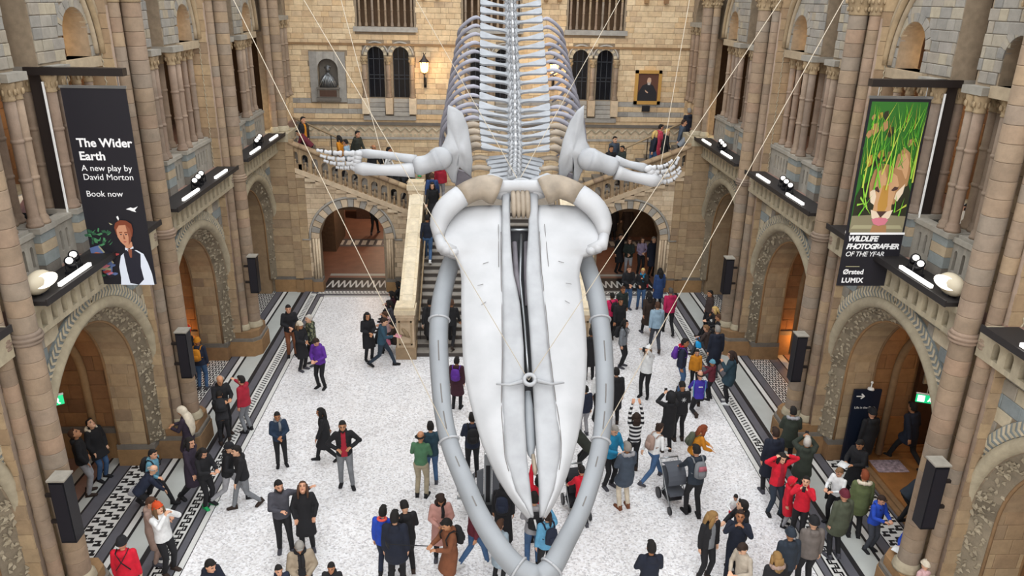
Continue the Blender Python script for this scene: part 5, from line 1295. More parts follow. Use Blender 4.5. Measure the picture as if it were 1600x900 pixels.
# ---- lanterns on the back wall
for x, n_ in ((-2.74, 'left'), (2.6, 'right')):
    t = thing('wall_lantern', 'lit wrought iron lantern on the back wall %s of the rib cage' % n_, 'lantern', (x, 32.7, 8.1)); y = 32.55
    b = MB(); b.tube([(x, 32.98, 7.95), (x, 32.75, 7.75), (x, y, 8.0), (x, y, 8.2)], [.05, .04, .03, .03], 8); b.tube([(x, 32.9, 7.6), (x, 32.9, 8.0)], .06, 8); b.build('bracket', M['dark'], t, True)
    b = MB(); b.lathe([(.08, 0), (.15, .08), (.19, .42), (.15, .45)], (x, y, 8.22), 6); b.build('lantern_glass', M['lampglow'], t)
    b = MB()
    for k in range(6):
        a = 2 * PI * k / 6; b.tube([(x + .08 * math.cos(a), y + .08 * math.sin(a), 8.2), (x + .2 * math.cos(a), y + .2 * math.sin(a), 8.65)], .014, 5)
    b.lathe([(.22, 0), (.21, .03)], (x, y, 8.64), 6); b.lathe([(.2, 0), (.09, .12), (.02, .28)], (x, y, 8.67), 6); b.lathe([(.04, 0), (.09, .04)], (x, y, 8.16), 6)
    for k in range(3): b.tube([(x, y, 8.9), (x + .08 * math.cos(2.1 * k), y + .08 * math.sin(2.1 * k), 9.02)], .015, 5)
    b.build('lantern_cage', M['iron'], t)
    lamp('lantern_light', (x, y - .35, 8.45), 45, (1, .72, .42), .15)
# ---- bust in its niche
t = thing('memorial_bust', 'grey stone niche panel holding a dark robed bust above an inscribed block', 'sculpture', (-6.75, 32.95, 6.9))
b = MB(); holed(b, bp, -7.48, -6.02, 6.95, 8.97, [(-6.75, .42, 7.55, 8.28)], -.08, .0, 14); b.build('niche_panel', M['band_grey'], t)
b = MB(); holed(b, Plane((0, 33.35, 0), (1, 0, 0), (0, 1, 0)), -7.3, -6.2, 7.3, 8.8, [], 0, .05); b.build('niche_back', M['plinth_dark'], t)
b = MB(); b.box((-7.18, 32.78, 7.15), (-6.32, 33, 7.5)); b.box((-7.22, 32.74, 7.5), (-6.28, 33, 7.56)); b.box((-7.25, 32.76, 7.02), (-6.25, 33, 7.14)); b.build('inscription_block', M['plinth_dark'], t)
b = MB(); b.box((-7.1, 32.76, 7.2), (-6.4, 32.79, 7.45)); b.build('inscription_plate', M['wooddark'], t)
b = MB(); y = 32.88
b.tube([(-6.75, y, 7.56), (-6.75, y, 7.75), (-6.75, y, 7.98), (-6.74, y, 8.12), (-6.74, y, 8.17)], [(.16, .37), (.17, .35), (.15, .24), (.08, .08), (.07, .07)], 16, up=(0, 1, 0))
b.ball((-6.73, y - .02, 8.28), (.10, .11, .13), 12, 8); b.ball((-6.73, y - .13, 8.25), (.02, .03, .03), 6, 5); b.tube([(-6.86, y, 8.34), (-6.73, y - .02, 8.40), (-6.60, y, 8.36)], [.03, .06, .04], 8)
b.build('bust_figure', mat('bronze bust', '#5e5f60', .4, .5, bump=.6), t, True)
for j in range(6):
    a = -1.1 + .42 * j; b = MB(); b.tube([(-6.75 + .07 * math.sin(a), y - .1, 8.08), (-6.75 + .22 * math.sin(a), y - .19, 7.85), (-6.75 + .36 * math.sin(a), y - .17, 7.6)], [.02, .025, .02], 6); b.build('robe_fold', M['steel'], t, True)
# ---- gilt portrait
t = thing('framed_portrait', 'gilt-framed portrait of an elderly man in black on the right of the back wall', 'painting', (6.63, 32.95, 7.0))
M['gilt'] = mat('gilt frame', '#c79a52', .4, .4)
x0, x1, z0, z1 = 6.07, 7.19, 7.02, 8.42
for n_, a, c in (('frame_side', (x0, z0), (x0 + .13, z1)), ('frame_side', (x1 - .13, z0), (x1, z1)), ('frame_rail', (x0, z0), (x1, z0 + .14)), ('frame_rail', (x0, z1 - .13), (x1, z1))):
    b = MB(); b.box((a[0], 32.88, a[1]), (c[0], 33, c[1])); b.build(n_, M['gilt'], t)
b = MB(); b.box((x0 + .1, 32.95, z0 + .1), (x1 - .1, 32.98, z1 - .1)); b.build('canvas', mat('canvas brown', '#5a3526', .6), t)
def pp(n, c, pts, l):
    b = MB(); b.prism([(x, 32.948 - .002 * l, z) for x, z in pts], (0, .002, 0)); b.build(n, mat('paint ' + n, c, .6), t)
pp('painted_coat', '#15131a', [(6.2, 7.14), (7.05, 7.14), (7.03, 7.5), (6.86, 7.8), (6.72, 7.88), (6.6, 7.88), (6.4, 7.8), (6.24, 7.5)], 1)
pp('painted_face', '#c9a489', [(6.62, 7.86), (6.73, 7.86), (6.76, 7.98), (6.74, 8.1), (6.66, 8.13), (6.60, 8.08), (6.58, 7.96)], 2)
pp('painted_beard', '#b5a9a0', [(6.62, 7.82), (6.72, 7.82), (6.75, 7.94), (6.68, 7.92), (6.60, 7.94)], 3)
pp('painted_hand', '#c9a489', [(6.52, 7.62), (6.60, 7.56), (6.66, 7.52), (6.64, 7.48), (6.54, 7.54)], 3)
b = MB(); b.box((6.45, 32.9, 6.72), (6.78, 32.96, 6.96)); tag(b.build('caption_plate', M['dark']), 'small black caption plate below the framed portrait', 'plate')
# ---- kiosk under the rostrum
kx, ky = -.27, 14.9
t = thing('donation_kiosk', 'grey floor kiosk with a white-topped mast and leaflet racks inside the jaw loop', 'kiosk', (kx, ky, 0))
b = MB(); P = [(-.52, -.1), (-.45, .25), (0, .38), (.45, .25), (.52, -.1), (.3, -.3), (-.3, -.3)]; b.prism([(kx + a, ky + c, 0) for a, c in P], (0, 0, .12)); b.build('foot', M['dark'], t)
for n_, P in (('side_panel', [(-.46, .12), (-.30, .12), (-.30, .95), (-.46, .80)]), ('side_panel', [(.30, .12), (.46, .12), (.46, .80), (.30, .95)]), ('back_panel', [(-.26, .12), (-.10, .12), (-.10, 1.05), (-.26, .98)]), ('back_panel', [(.10, .12), (.26, .12), (.26, .98), (.10, 1.05)])):
    b = MB(); b.prism([(kx + a, ky, z) for a, z in P], (0, .06, 0)); b.build(n_, mat('kiosk grey', '#62666c', .35, .3), t)
b = MB(); b.box((kx - .09, ky - .06, .1), (kx + .09, ky + .06, 1.50)); b.build('mast', M['steel'], t)
b = MB(); b.box((kx - .05, ky - .07, .2), (kx + .05, ky - .06, 1.2)); b.build('mast_inset', M['dark'], t)
b = MB(); b.box((kx - .06, ky - .05, 1.50), (kx + .06, ky + .05, 1.78)); b.build('mast_top', mat('glowing white top', '#ffffff', .4, emit='#ffffff', es=1.6), t)  # white mast top, its brightness put in as emission
for sg in (-1, 1):
    for j in range(3):
        b = MB(); b.box((kx + sg * .60 - .12, ky - .06, .28 + .22 * j), (kx + sg * .60 + .12, ky + .06, .31 + .22 * j)); b.build('leaflet_rack', M['steel'], t)
        b = MB(); b.box((kx + sg * .60 - .09, ky - .02, .31 + .22 * j), (kx + sg * .60 + .09, ky + .01, .46 + .22 * j)); b.build('leaflets', M['white'], t)
# ---- pushchairs
def pushchair(x, y, rz, col, label):
    t = thing('pushchair', label, 'pushchair', (x, y, 0), rz); R_ = Matrix.Translation((x, y, 0)) @ Matrix.Rotation(rz, 4, 'Z')
    fab = mat('pushchair fabric', col, .85)
    def P(n, b, m_, sm=True): put(n, b.mesh(n, [m_], sm), t, R_)
    for sx in (-.24, .24):
        for sy, r in ((-.38, .10), (.30, .14)):
            b = MB(); b.tube([(sx - .02, sy, r), (sx + .02, sy, r)], r, 14); P('wheel', b, M['dark'], False)
    b = MB()
    for sx in (-.22, .22):
        b.tube([(sx, -.38, .12), (sx, .05, .55), (sx, .42, 1.02)], .015, 6); b.tube([(sx, .30, .14), (sx, 0, .5)], .015, 6)
    b.tube([(-.22, .42, 1.02), (.22, .42, 1.02)], .02, 8); P('frame', b, M['steel'])
    b = MB(); b.hexa([(-.2, -.25, .38), (.2, -.25, .38), (.2, .1, .34), (-.2, .1, .34), (-.2, -.25, .46), (.2, -.25, .46), (.2, .1, .42), (-.2, .1, .42)]); P('seat', b, fab, False)
    b = MB(); b.hexa([(-.2, .08, .36), (.2, .08, .36), (.2, .14, .36), (-.2, .14, .36), (-.2, .26, .9), (.2, .26, .9), (.2, .32, .88), (-.2, .32, .88)]); P('backrest', b, fab, False)
    b = MB()
    for i in range(7):
        a0 = math.radians(-10 + 20 * i); a1 = math.radians(10 + 20 * i)
        q = lambda a, xx, r: (xx, .16 - r * math.cos(a) * .9, .68 + r * math.sin(a))
        b.hexa([q(a0, -.22, .33), q(a0, .22, .33), q(a1, .22, .33), q(a1, -.22, .33), q(a0, -.22, .35), q(a0, .22, .35), q(a1, .22, .35), q(a1, -.22, .35)])
    P('hood', b, fab, False)
    b = MB(); b.box((-.18, -.1, .16), (.18, .25, .3)); P('basket', b, M['dark'], False)
pushchair(4.12, 14.98, math.radians(10), '#4c5058', 'grey hooded pushchair in front of the man with a grey and pink backpack')
pushchair(1.78, 14.75, math.radians(8), '#1c1c22', 'black pushchair in front of the child in the bright red hooded jacket')
# ---- gallery display cases and small fittings
for s, y, lab in ((-1, 15.6, 'pale display case glimpsed between columns in the left gallery'), (1, 14.9, 'pale display case with a carved stone in the right gallery'), (-1, 20.5, 'small pale case glimpsed through the second left arcade'), (1, 20.3, 'small pale case glimpsed through the second right arcade')):
    t = thing('display_case', lab, 'display case', (s * 10.4, y, 6.28))
    b = MB(); b.box((s * 10.4 - .6, y - .7, 6.28), (s * 10.4 + .6, y + .7, 7.25)); b.build('case_plinth', M['white'], t)
    b = MB(); b.box((s * 10.4 - .55, y - .65, 7.25), (s * 10.4 + .55, y + .65, 7.32)); b.build('case_top', M['cream'], t)
    if s > 0 and y < 16:
        b = MB(); b.ball((10.3, y, 7.75), (.35, .45, .45), 10, 8); b.build('carved_stone', M['cream'], t, True)
b = MB(); b.box((-7.62, 23.25, 2.35), (-7.56, 23.33, 2.43)); tag(b.build('wall_sensor', M['white']), 'small pale wall sensor on the left pier nearest the back arch', 'sensor')
b = MB(); b.box((9.6, 15.95, .152), (10.4, 16.5, .156)); tag(b.build('scattered_leaflets', mat('printed leaflets', '#b9a9b4', .6, noise=.6, nscale=12)), 'spread of printed leaflets on the oak platform behind the right pier', 'leaflets')
PEOPLE=[
('lookup', -9.72, 15.58, 0.0, 115, 1.78, 'jacket', 'black', 'ltgrey', 'short', 'brown', '', 'man in a black jacket and light grey trousers gazing up beneath the front left arch'),
('lookup', -9.67, 16.18, 0.0, 70, 1.66, 'parka', 'black', 'jeans', 'short', 'black', 'furcream', 'woman in a black fur-hooded coat and jeans beneath the front left arch'),
('lean', -8.01, 14.68, 0.0, 120, 1.45, 'jacket', 'navy', 'black', 'bald', 'grey', 'bagwhite', 'stooping figure in a blue coat with a green and white bag on the left aisle'),
('stride', -7.96, 15.14, 0.0, 80, 1.55, 'jacket', 'ltblue', 'black', 'short', 'black', 'packblack', 'boy in a light blue hoodie with a dark backpack striding along the left aisle'),
('photo', -6.84, 12.88, 0.0, 60, 1.7, 'jacket', 'white', 'black', 'beanie', 'orange', '', 'woman in a white jacket and orange beanie raising both hands on the left aisle'),
('hold', -7.19, 13.18, 0.0, 90, 1.62, 'coat', 'taupe', 'taupe', 'short', 'brown', '', 'person in a dusty beige coat behind the orange beanie'),
('stand', -7.1, 11.8, 0.0, 185, 1.72, 'jacket', 'red', 'black', 'beanie', 'black', 'straps', 'person in a bright red jacket with crossed black straps at the bottom left edge'),
('stand', -8.77, 20.75, 0.0, 180, 1.68, 'jacket', 'navy', 'jeans', 'beanie', 'mustard', 'packyellow', 'visitor with a yellow backpack and jeans beneath the second left arch'),
('stand', -9.37, 21.5, 0.0, 160, 1.7, 'coat', 'black', 'black', 'hoodup', 'redorange', '', 'dark-coated figure with a red hood deep beneath the second left arch'),
('hold', -7.33, 18.21, 0.0, 40, 1.78, 'jacket', 'black', 'black', 'bald', 'grey', '', 'balding man in a black jacket facing the woman in a red jacket'),
('lean', -7.2, 17.76, 0.0, 200, 1.6, 'jacket', 'black', 'black', 'short', 'black', 'packblack', 'person with a big black backpack in front of the balding man on the left'),
('point', -6.76, 18.34, 0.0, 250, 1.68, 'jacket', 'crimson', 'grey', 'short', 'black', '', 'woman in a crimson jacket and grey trousers beside the left pier'),
('hold', -7.7, 16.76, 0.0, 270, 1.66, 'coat', 'purpleblack', 'black', 'scarf', 'cream', '', 'woman in a long cream headscarf and dark purple robe at the left pier'),
('walk', -7.14, 15.31, 0.0, 75, 1.7, 'coat', 'purpleblack', 'black', 'long', 'black', '', 'dark-haired woman in a dark plum coat walking on the left aisle'),
('hold', -6.76, 15.06, 0.0, 60, 1.58, 'jacket', 'black', 'black', 'long', 'black', 'shoeteal', 'young woman in black with teal shoes on the greek-key border'),
('stride', -6.28, 15.21, 0.0, 95, 1.66, 'jacket', 'black', 'ltgrey', 'beanie', 'black', '', 'figure in a black jacket and light grey trousers in mid stride by the greek-key border'),
('walk', -5.87, 15.01, 0.0, 300, 1.68, 'jacket', 'black', 'grey', 'short', 'black', '', 'youth in a black hoodie and grey trousers, rightmost of the walking group on the left'),
('front', -5.46, 16.7, 0.0, 20, 1.55, 'jacket', 'navyteal', 'black', 'short', 'black', 'scarfgrey', 'boy in a navy jacket with a grey scarf alone on the pale mosaic'),
('walk', -4.37, 16.89, 0.0, 280, 1.55, 'coat', 'black', 'black', 'long', 'black', '', 'girl in a black coat walking just behind the man in a red shirt'),
('hips', -3.7, 15.83, 0.0, 10, 1.8, 'open', 'black', 'grey', 'short', 'black', 'shirtred beard', 'bearded man with an open black jacket over a red shirt'),
('armout', -4.64, 13.54, 0.0, 20, 1.76, 'jacket', 'dkgrey', 'black', 'short', 'black', 'beard', 'man in a grey hooded jacket with his arm around a woman'),
('lookup', -4.15, 13.53, 0.0, 10, 1.68, 'coat', 'black', 'black', 'long', 'brown', 'shirtgrey', 'woman in a black coat looking up beside the man in a grey hooded jacket'),
('down', -3.82, 11.73, 0.0, 15, 1.76, 'open', 'beige', 'black', 'short', 'grey', 'shirtblack scarfblack', 'older man in a beige coat and black scarf at the bottom edge'),
('stand', -4.16, 11.42, 0.0, 30, 1.4, 'jacket', 'navy', 'black', 'short', 'black', '', 'boy whose dark head shows at the bottom edge left of the beige coat'),
('stand', -3.2, 11.47, 0.0, 0, 1.4, 'jacket', 'black', 'black', 'short', 'black', '', 'boy whose dark head shows at the bottom edge right of the beige coat'),
('front', -1.84, 15.35, 0.0, 170, 1.75, 'shirt', 'green', 'khaki', 'bald', 'black', '', 'man in a green sweater and khaki trousers'),
('front', -1.63, 15.86, 0.0, 190, 1.7, 'jacket', 'tealblue', 'jeans', 'short', 'black', '', 'person in a dark teal top standing just behind the green sweater'),
('front', -0.64, 16.16, 0.0, 185, 1.76, 'jacket', 'navy', 'black', 'short', 'black', 'packblack', 'man in navy with a small black backpack inside the jaw loop'),
('stand', -2.4, 12.71, 0.0, 170, 1.66, 'jacket', 'blue', 'navy', 'short', 'black', 'hoodcoral', 'youth in a royal blue jacket with a coral hood lining'),
('down', -1.94, 12.75, 0.0, 200, 1.72, 'jacket', 'black', 'black', 'short', 'black', '', 'dark-haired person hidden beyond the broad navy coat'),
('stand', -2.12, 12.33, 0.0, 178, 1.82, 'parka', 'dknavy', 'black', 'short', 'black', '', 'broad man in a dark navy parka beside the royal blue jacket'),
('down', -1.28, 13.2, 0.0, 10, 1.68, 'coat', 'pink', 'black', 'long', 'dkbrown', 'scarfblack', 'woman in a dusty pink coat with a dark scarf looking down'),
('hold', -1.04, 12.31, 0.0, 300, 1.72, 'coat', 'brown', 'brown', 'short', 'black', 'selfie packblack', 'man in a brown coat holding a selfie stick'),
('walk', -0.57, 12.95, 0.0, 120, 1.72, 'jacket', 'maroon', 'jeans', 'short', 'black', 'shoewhite', 'person in a maroon jacket and jeans behind the lower left jawbone'),
('stand', 0.04, 13.57, 0.0, 170, 1.66, 'robe', 'black', 'black', 'scarf', 'black', 'packnavy', 'woman in a black headscarf and robe carrying a navy backpack'),
('stand', -0.08, 12.46, 0.0, 150, 1.5, 'coat', 'ltgreyblue', 'black', 'short', 'brown', '', 'child in a pale grey-blue coat at the jaw tip'),
('front', 0.65, 12.93, 0.0, 183, 1.78, 'jacket', 'ltgrey', 'jeans', 'short', 'black', 'packblackwhite', 'man in a light grey hoodie with a black and white backpack'),
('point', 0.9, 12.55, 0.0, 200, 1.64, 'jacket', 'skyblue', 'black', 'tail', 'dkbrown', 'packnavy', 'woman in a sky blue hoodie with a navy backpack'),
('high', 0.79, 13.71, 0.0, 180, 1.7, 'jacket', 'red', 'black', 'short', 'black', '', 'person in red raising an arm in front of the light grey hoodie'),
('push', 1.84, 14.25, 0.0, 200, 1.5, 'jacket', 'brightred', 'black', 'short', 'black', '', 'child in a bright red hooded jacket pushing a black pushchair'),
('lean', 2.15, 16.18, 0.0, 250, 1.6, 'jacket', 'olivedk', 'black', 'short', 'brown', '', 'stooping woman in dark olive between rostrum and jawbone'),
('stand', 2.39, 18.03, 0.0, 200, 1.5, 'jacket', 'navy', 'ltgrey', 'short', 'black', '', 'boy in a navy jacket and light grey trousers between rostrum and jawbone'),
('stand', 2.87, 18.88, 0.0, 20, 1.62, 'shirt', 'white', 'black', 'long', 'black', '', 'dark-haired woman in a white shirt beside the right jawbone'),
('stand', 3.3, 18.63, 0.0, 180, 1.72, 'coat', 'black', 'black', 'short', 'black', '', 'slim dark-coated figure against the outer edge of the right jawbone'),
('armsup', 3.41, 16.38, 0.0, 180, 1.66, 'shirt', 'striped', 'black', 'long', 'dkbrown', '', 'long-haired woman in a black and white striped jumper with both arms overhead'),
('hold', 2.69, 15.68, 0.0, 30, 1.76, 'jacket', 'blueteal', 'black', 'short', 'grey', '', 'man in a bright blue puffer jacket beside the older man in slate'),
('front', 2.92, 14.83, 0.0, 200, 1.76, 'parka', 'slate', 'cream', 'short', 'grey', 'furgrey shoebrown', 'grey-haired man in a slate parka and cream trousers'),
('stride', 3.8, 15.88, 0.0, 120, 1.66, 'shirt', 'white', 'jeans', 'bun', 'dkbrown', 'packbeige', 'woman in a white top and jeans striding with a beige backpack'),
('photo', 4.47, 17.22, 0.0, 190, 1.74, 'coat', 'black', 'black', 'hoodup', 'black', '', 'figure in a long black hooded coat, left of the white-emblem jacket'),
('down', 4.93, 17.74, 0.0, 185, 1.74, 'jacket', 'black', 'black', 'short', 'black', 'emblem', 'youth in a black jacket with a white emblem on its back'),
('lean0', 4.84, 15.97, 0.0, 90, 1.58, 'jacket', 'mustard', 'jeans', 'long', 'auburn', 'packbrown', 'auburn-haired woman in a mustard jacket behind the pushchair father'),
('push', 4.47, 14.56, 0.0, 190, 1.8, 'jacket', 'dkslate', 'black', 'short', 'black', 'packgreypink', 'man with a grey and pink backpack pushing the pushchair'),
('kneel', 5.86, 19.32, 0.0, 180, 1.72, 'shirt', 'purple', 'black', 'bald', 'black', 'backprint', 'kneeling man in a purple and blue shirt'),
('stand', 6.1, 20.64, 0.0, 0, 1.35, 'jacket', 'mustard', 'black', 'short', 'black', '', 'boy in a mustard jacket facing the kneeling man'),
('stand', 5.62, 20.48, 0.0, 70, 1.78, 'jacket', 'navy', 'jeans', 'short', 'black', 'hoodred packpurple', 'man in a navy jacket with a red hood and a purple backpack'),
('armsfwd', 6.43, 19.99, 0.0, 230, 1.3, 'jacket', 'maroon', 'black', 'beanie', 'ltblue', '', 'small child in a maroon top and pale woolly hat with arms stretched out'),
('phone', 6.91, 19.76, 0.0, 250, 1.7, 'parka', 'dkteal', 'black', 'long', 'dkbrown', 'shoewhite', 'woman in a dark teal parka and white trainers on the right border'),
('stand', 6.93, 21.39, 0.0, 185, 1.78, 'coat', 'dknavy', 'greyd', 'short', 'grey', '', 'grey-haired man in a long dark navy coat at the right border'),
('stand', 7.75, 24.94, 0.0, 280, 1.6, 'jacket', 'brown2', 'black', 'short', 'black', '', 'man in a dark brown jacket leaning by the far right pier'),
('sit', 7.75, 24.29, 0.0, 260, 1.66, 'jacket', 'black', 'black', 'long', 'blonde', '', 'blonde woman sitting on the far right plinth'),
('sit', 7.69, 23.67, 0.0, 250, 1.62, 'jacket', 'black', 'black', 'short', 'brown', '', 'brown-haired person in black sitting on the far right plinth'),
('sit', 7.05, 22.87, 0.0, 230, 1.55, 'jacket', 'brown2', 'greyd', 'short', 'ltbrown', 'bagblue', 'seated youth beside a bright blue carrier bag'),
('high', 4.49, 20.17, 0.0, 330, 1.68, 'jacket', 'white', 'black', 'beanie', 'white', 'phone', 'woman in a white jacket and white hat holding a phone aloft'),
('walk', 5.49, 23.37, 0.0, 180, 1.76, 'gilet', 'paleblue', 'greyd', 'short', 'brown', '', 'man in a pale blue quilted jacket walking away'),
('walk', 6.27, 24.75, 0.0, 185, 1.74, 'jacket', 'crimson2', 'black', 'short', 'dkgrey', '', 'person in a raspberry red jacket walking away'),
('walk', 5.49, 24.64, 0.0, 190, 1.64, 'coat', 'dkbrown', 'black', 'long', 'black', '', 'woman in a dark brown coat left of the pale blue quilted jacket'),
('stand', 4.14, 22.17, 0.0, 60, 1.66, 'jacket', 'greym', 'black', 'long', 'black', 'packblack', 'woman in a grey hoodie with dark trousers right of the jawbone'),
('walk', 4.33, 24.04, 0.0, 10, 1.7, 'jacket', 'black', 'black', 'short', 'black', '', 'pale-faced person in black walking towards the grey hoodie'),
('stand', 4.61, 25.14, 0.0, 20, 1.68, 'jacket', 'dkgreen', 'black', 'short', 'brown', '', 'person in dark green behind the pale-faced person in black'),
('stand', 4.17, 24.58, 0.0, 200, 1.62, 'jacket', 'hotpink', 'black', 'short', 'black', 'packblack', 'person in hot pink with a black backpack close to the right jawbone'),
('front', 5.19, 27.08, 0.0, 10, 1.78, 'jacket', 'black', 'jeans', 'short', 'brown', '', 'man in a black jacket and jeans before the right back arch'),
('phone', 5.75, 27.15, 0.0, 350, 1.66, 'jacket', 'black', 'jeans', 'short', 'blonde', 'scarfblue bagred', 'blonde woman in black with a red shoulder bag before the right back arch'),
('stand', 6.43, 27.15, 0.0, 190, 1.64, 'coat', 'blue2', 'black', 'long', 'black', '', 'woman with long black hair in a blue coat before the right back arch'),
('front', 5.94, 30.93, 0.0, 350, 1.68, 'jacket', 'dkgreen', 'ltgrey', 'long', 'brown', '', 'woman in a dark jacket inside the right back arch'),
('front', 6.51, 31.1, 0.0, 10, 1.68, 'shirt', 'lilac', 'black', 'long', 'brown', '', 'woman in a lilac top inside the right back arch'),
('stand', 6.92, 30.78, 0.0, 20, 1.8, 'coat', 'dknavy', 'black', 'short', 'grey', '', 'tall man in dark navy at the right jamb inside the right back arch'),
('stand', 5.59, 31.34, 0.0, 30, 1.75, 'coat', 'black', 'black', 'short', 'black', '', 'shadowy man in black inside the right back arch'),
('stand', 6.14, 36.07, 0.0, 190, 1.72, 'coat', 'black', 'black', 'short', 'black', '', 'dark figure deep inside the right back arch on the left'),
('walk', 6.85, 36.29, 0.0, 180, 1.72, 'coat', 'dkbrown', 'black', 'short', 'black', '', 'dark brown figure deep inside the right back arch'),
('walk', -5.68, 36.84, 0.0, 170, 1.72, 'jacket', 'black', 'black', 'short', 'black', '', 'dark figure walking deep inside the left back arch'),
('stand', 2.98, 21.33, 0.0, 180, 1.7, 'coat', 'black', 'black', 'short', 'black', '', 'person in black seen in the gap between rostrum and right jawbone'),
('stand', 3.23, 23.53, 0.0, 185, 1.7, 'coat', 'dkgreen', 'black', 'short', 'dkbrown', '', 'person in dark green farther back in the gap beside the rostrum'),
('front', -6.63, 23.02, 0.0, 20, 1.82, 'jacket', 'black', 'brown', 'short', 'black', '', 'tall man in a black jacket in the group of four on the left border'),
('front', -6.08, 22.0, 0.0, 60, 1.68, 'coat', 'black', 'black', 'beanie', 'cream', '', 'woman in black with a cream hat in the group of four on the left border'),
('front', -5.8, 22.38, 0.0, 300, 1.74, 'jacket', 'camo', 'black', 'short', 'ltgrey', '', 'grey-haired person in a camouflage jacket in the group of four'),
('down', -5.25, 20.81, 0.0, 340, 1.7, 'jacket', 'purple2', 'black', 'short', 'dkbrown', '', 'woman in a purple fleece and black trousers'),
('front', -4.08, 22.73, 0.0, 30, 1.68, 'coat', 'black', 'black', 'long', 'black', '', 'woman in black left of the man in a denim jacket'),
('strideh', -3.58, 22.26, 0.0, 85, 1.74, 'jacket', 'denim', 'dkjeans', 'short', 'dkbrown', 'paperpink', 'man in a denim jacket striding with a pink sheet in his hand'),
('sit', -3.48, 26.71, 0.0, 250, 1.66, 'jacket', 'black', 'black', 'long', 'black', '', 'seated person in black farthest up against the stair balustrade'),
('sit', -3.63, 25.84, 0.0, 260, 1.6, 'jacket', 'maroon2', 'black', 'long', 'black', '', 'seated person in dark maroon against the stair balustrade'),
('sit', -3.61, 24.84, 0.0, 255, 1.66, 'jacket', 'dkgrey', 'black', 'long', 'black', '', 'seated woman in dark grey against the stair balustrade'),
('sit', -3.65, 24.01, 0.0, 265, 1.55, 'jacket', 'pinkpale', 'black', 'short', 'brown', '', 'seated child in pale pink nearest the newel of the stairs'),
('sit', -3.33, 23.23, 0.0, 260, 1.5, 'jacket', 'dkbrown', 'black', 'short', 'black', 'bagpink', 'seated child in dark brown with a pink bag at the stair newel'),
('walk', -2.35, 26.62, 2.05, 180, 1.78, 'shirt', 'dknavy', 'jeans', 'short', 'black', 'shoewhite', 'man in a navy jumper and jeans climbing the stairs'),
('walk', -2.24, 28.24, 3.0, 0, 1.66, 'coat', 'black', 'black', 'long', 'black', '', 'woman in black coming down the upper stairs'),
('walk', -2.28, 28.7, 3.2, 180, 1.7, 'jacket', 'blue2', 'black', 'short', 'brown', '', 'person in blue near the top of the stairs'),
('stand', -1.88, 27.59, 2.6, 20, 1.66, 'coat', 'check', 'black', 'long', 'blonde', '', 'woman in a checked pink and black coat on the stairs'),
('walk', -2.1, 23.3, 0.17, 180, 1.72, 'coat', 'black', 'black', 'short', 'black', '', 'person in a long black coat starting up the stairs'),
('walk', -1.4, 23.3, 0.17, 170, 1.7, 'jacket', 'black', 'black', 'short', 'brown', 'bagorange', 'person with an orange bag at the foot of the stairs'),
('stand', -1.12, 19.53, 0.0, 170, 1.62, 'coat', 'maroon2', 'black', 'short', 'black', 'packpurple', 'woman in a dark maroon coat with a purple bag behind the left jawbone'),
('stand', -2.02, 29.9, 3.4, 180, 1.7, 'jacket', 'crimson', 'ltgrey', 'short', 'dkbrown', '', 'person in a crimson jacket at the top of the main stairs'),
('stand', -2.47, 29.7, 3.4, 100, 1.66, 'jacket', 'dkbrown', 'dkbrown', 'short', 'black', '', 'person in dark brown beside the upper left newel'),
('stand', -7.42, 30.6, 4.97, 60, 1.7, 'open', 'black', 'black', 'short', 'black', 'shirtyellow', 'person with a yellow shirt under black high on the left flight'),
('lean', -7.13, 30.0, 4.86, 270, 1.6, 'jacket', 'maroon', 'black', 'short', 'black', '', 'person in dark red bending high on the left flight'),
('walk', -5.96, 30.46, 4.41, 250, 1.58, 'jacket', 'mustard', 'black', 'long', 'black', '', 'woman in a mustard jacket on the left flight'),
('walk', -5.64, 30.14, 4.29, 250, 1.6, 'shirt', 'paleblue', 'black', 'short', 'black', '', 'person in a pale blue shirt on the left flight'),
('walk', -5.48, 31.4, 4.23, 60, 1.8, 'jacket', 'olivedk', 'black', 'short', 'black', '', 'tall person in dark olive on the left flight'),
('walk', -4.74, 30.6, 3.95, 60, 1.66, 'jacket', 'black', 'black', 'bald', 'dkgrey', '', 'balding man in black on the left flight'),
('walk', -4.18, 30.8, 3.73, 90, 1.76, 'shirt', 'white', 'black', 'short', 'black', 'packblack', 'man in a white shirt with a black backpack on the left flight'),
('sit', -3.77, 29.68, 3.58, 190, 1.66, 'jacket', 'black', 'black', 'short', 'black', '', 'dark-clothed person low behind the left balustrade'),
('lean', -3.45, 30.02, 3.45, 120, 1.66, 'jacket', 'black', 'black', 'long', 'black', '', 'dark-haired person stooping behind the left balustrade'),
('lean', -2.98, 29.8, 3.4, 150, 1.3, 'jacket', 'brightgreen', 'black', 'beanie', 'brightgreen', '', 'small child with a bright green hat beside the upper left newel'),
('stand', 5.12, 31.6, 4.09, 20, 1.78, 'jacket', 'slate', 'black', 'short', 'black', '', 'man in a slate jacket on the right flight'),
('stand', 4.83, 30.6, 3.98, 10, 1.68, 'jacket', 'black', 'black', 'short', 'black', '', 'person in black in front of the slate jacket on the right flight'),
('front', 5.24, 30.2, 4.14, 300, 1.6, 'jacket', 'dkgreen', 'black', 'short', 'black', '', 'person in dark green beside the right balustrade'),
('walk', 6.53, 30.61, 4.63, 100, 1.66, 'jacket', 'dknavy', 'jeans', 'long', 'blonde', '', 'blonde woman in navy and jeans on the right flight'),
('walk', 6.86, 31.2, 4.75, 100, 1.7, 'coat', 'pinkred', 'pinkpale', 'short', 'black', '', 'person in a rose pink coat on the right flight'),
('walk', 6.94, 30.39, 4.78, 80, 1.62, 'coat', 'black', 'black', 'short', 'blonde', '', 'blonde person in a black coat on the right flight'),
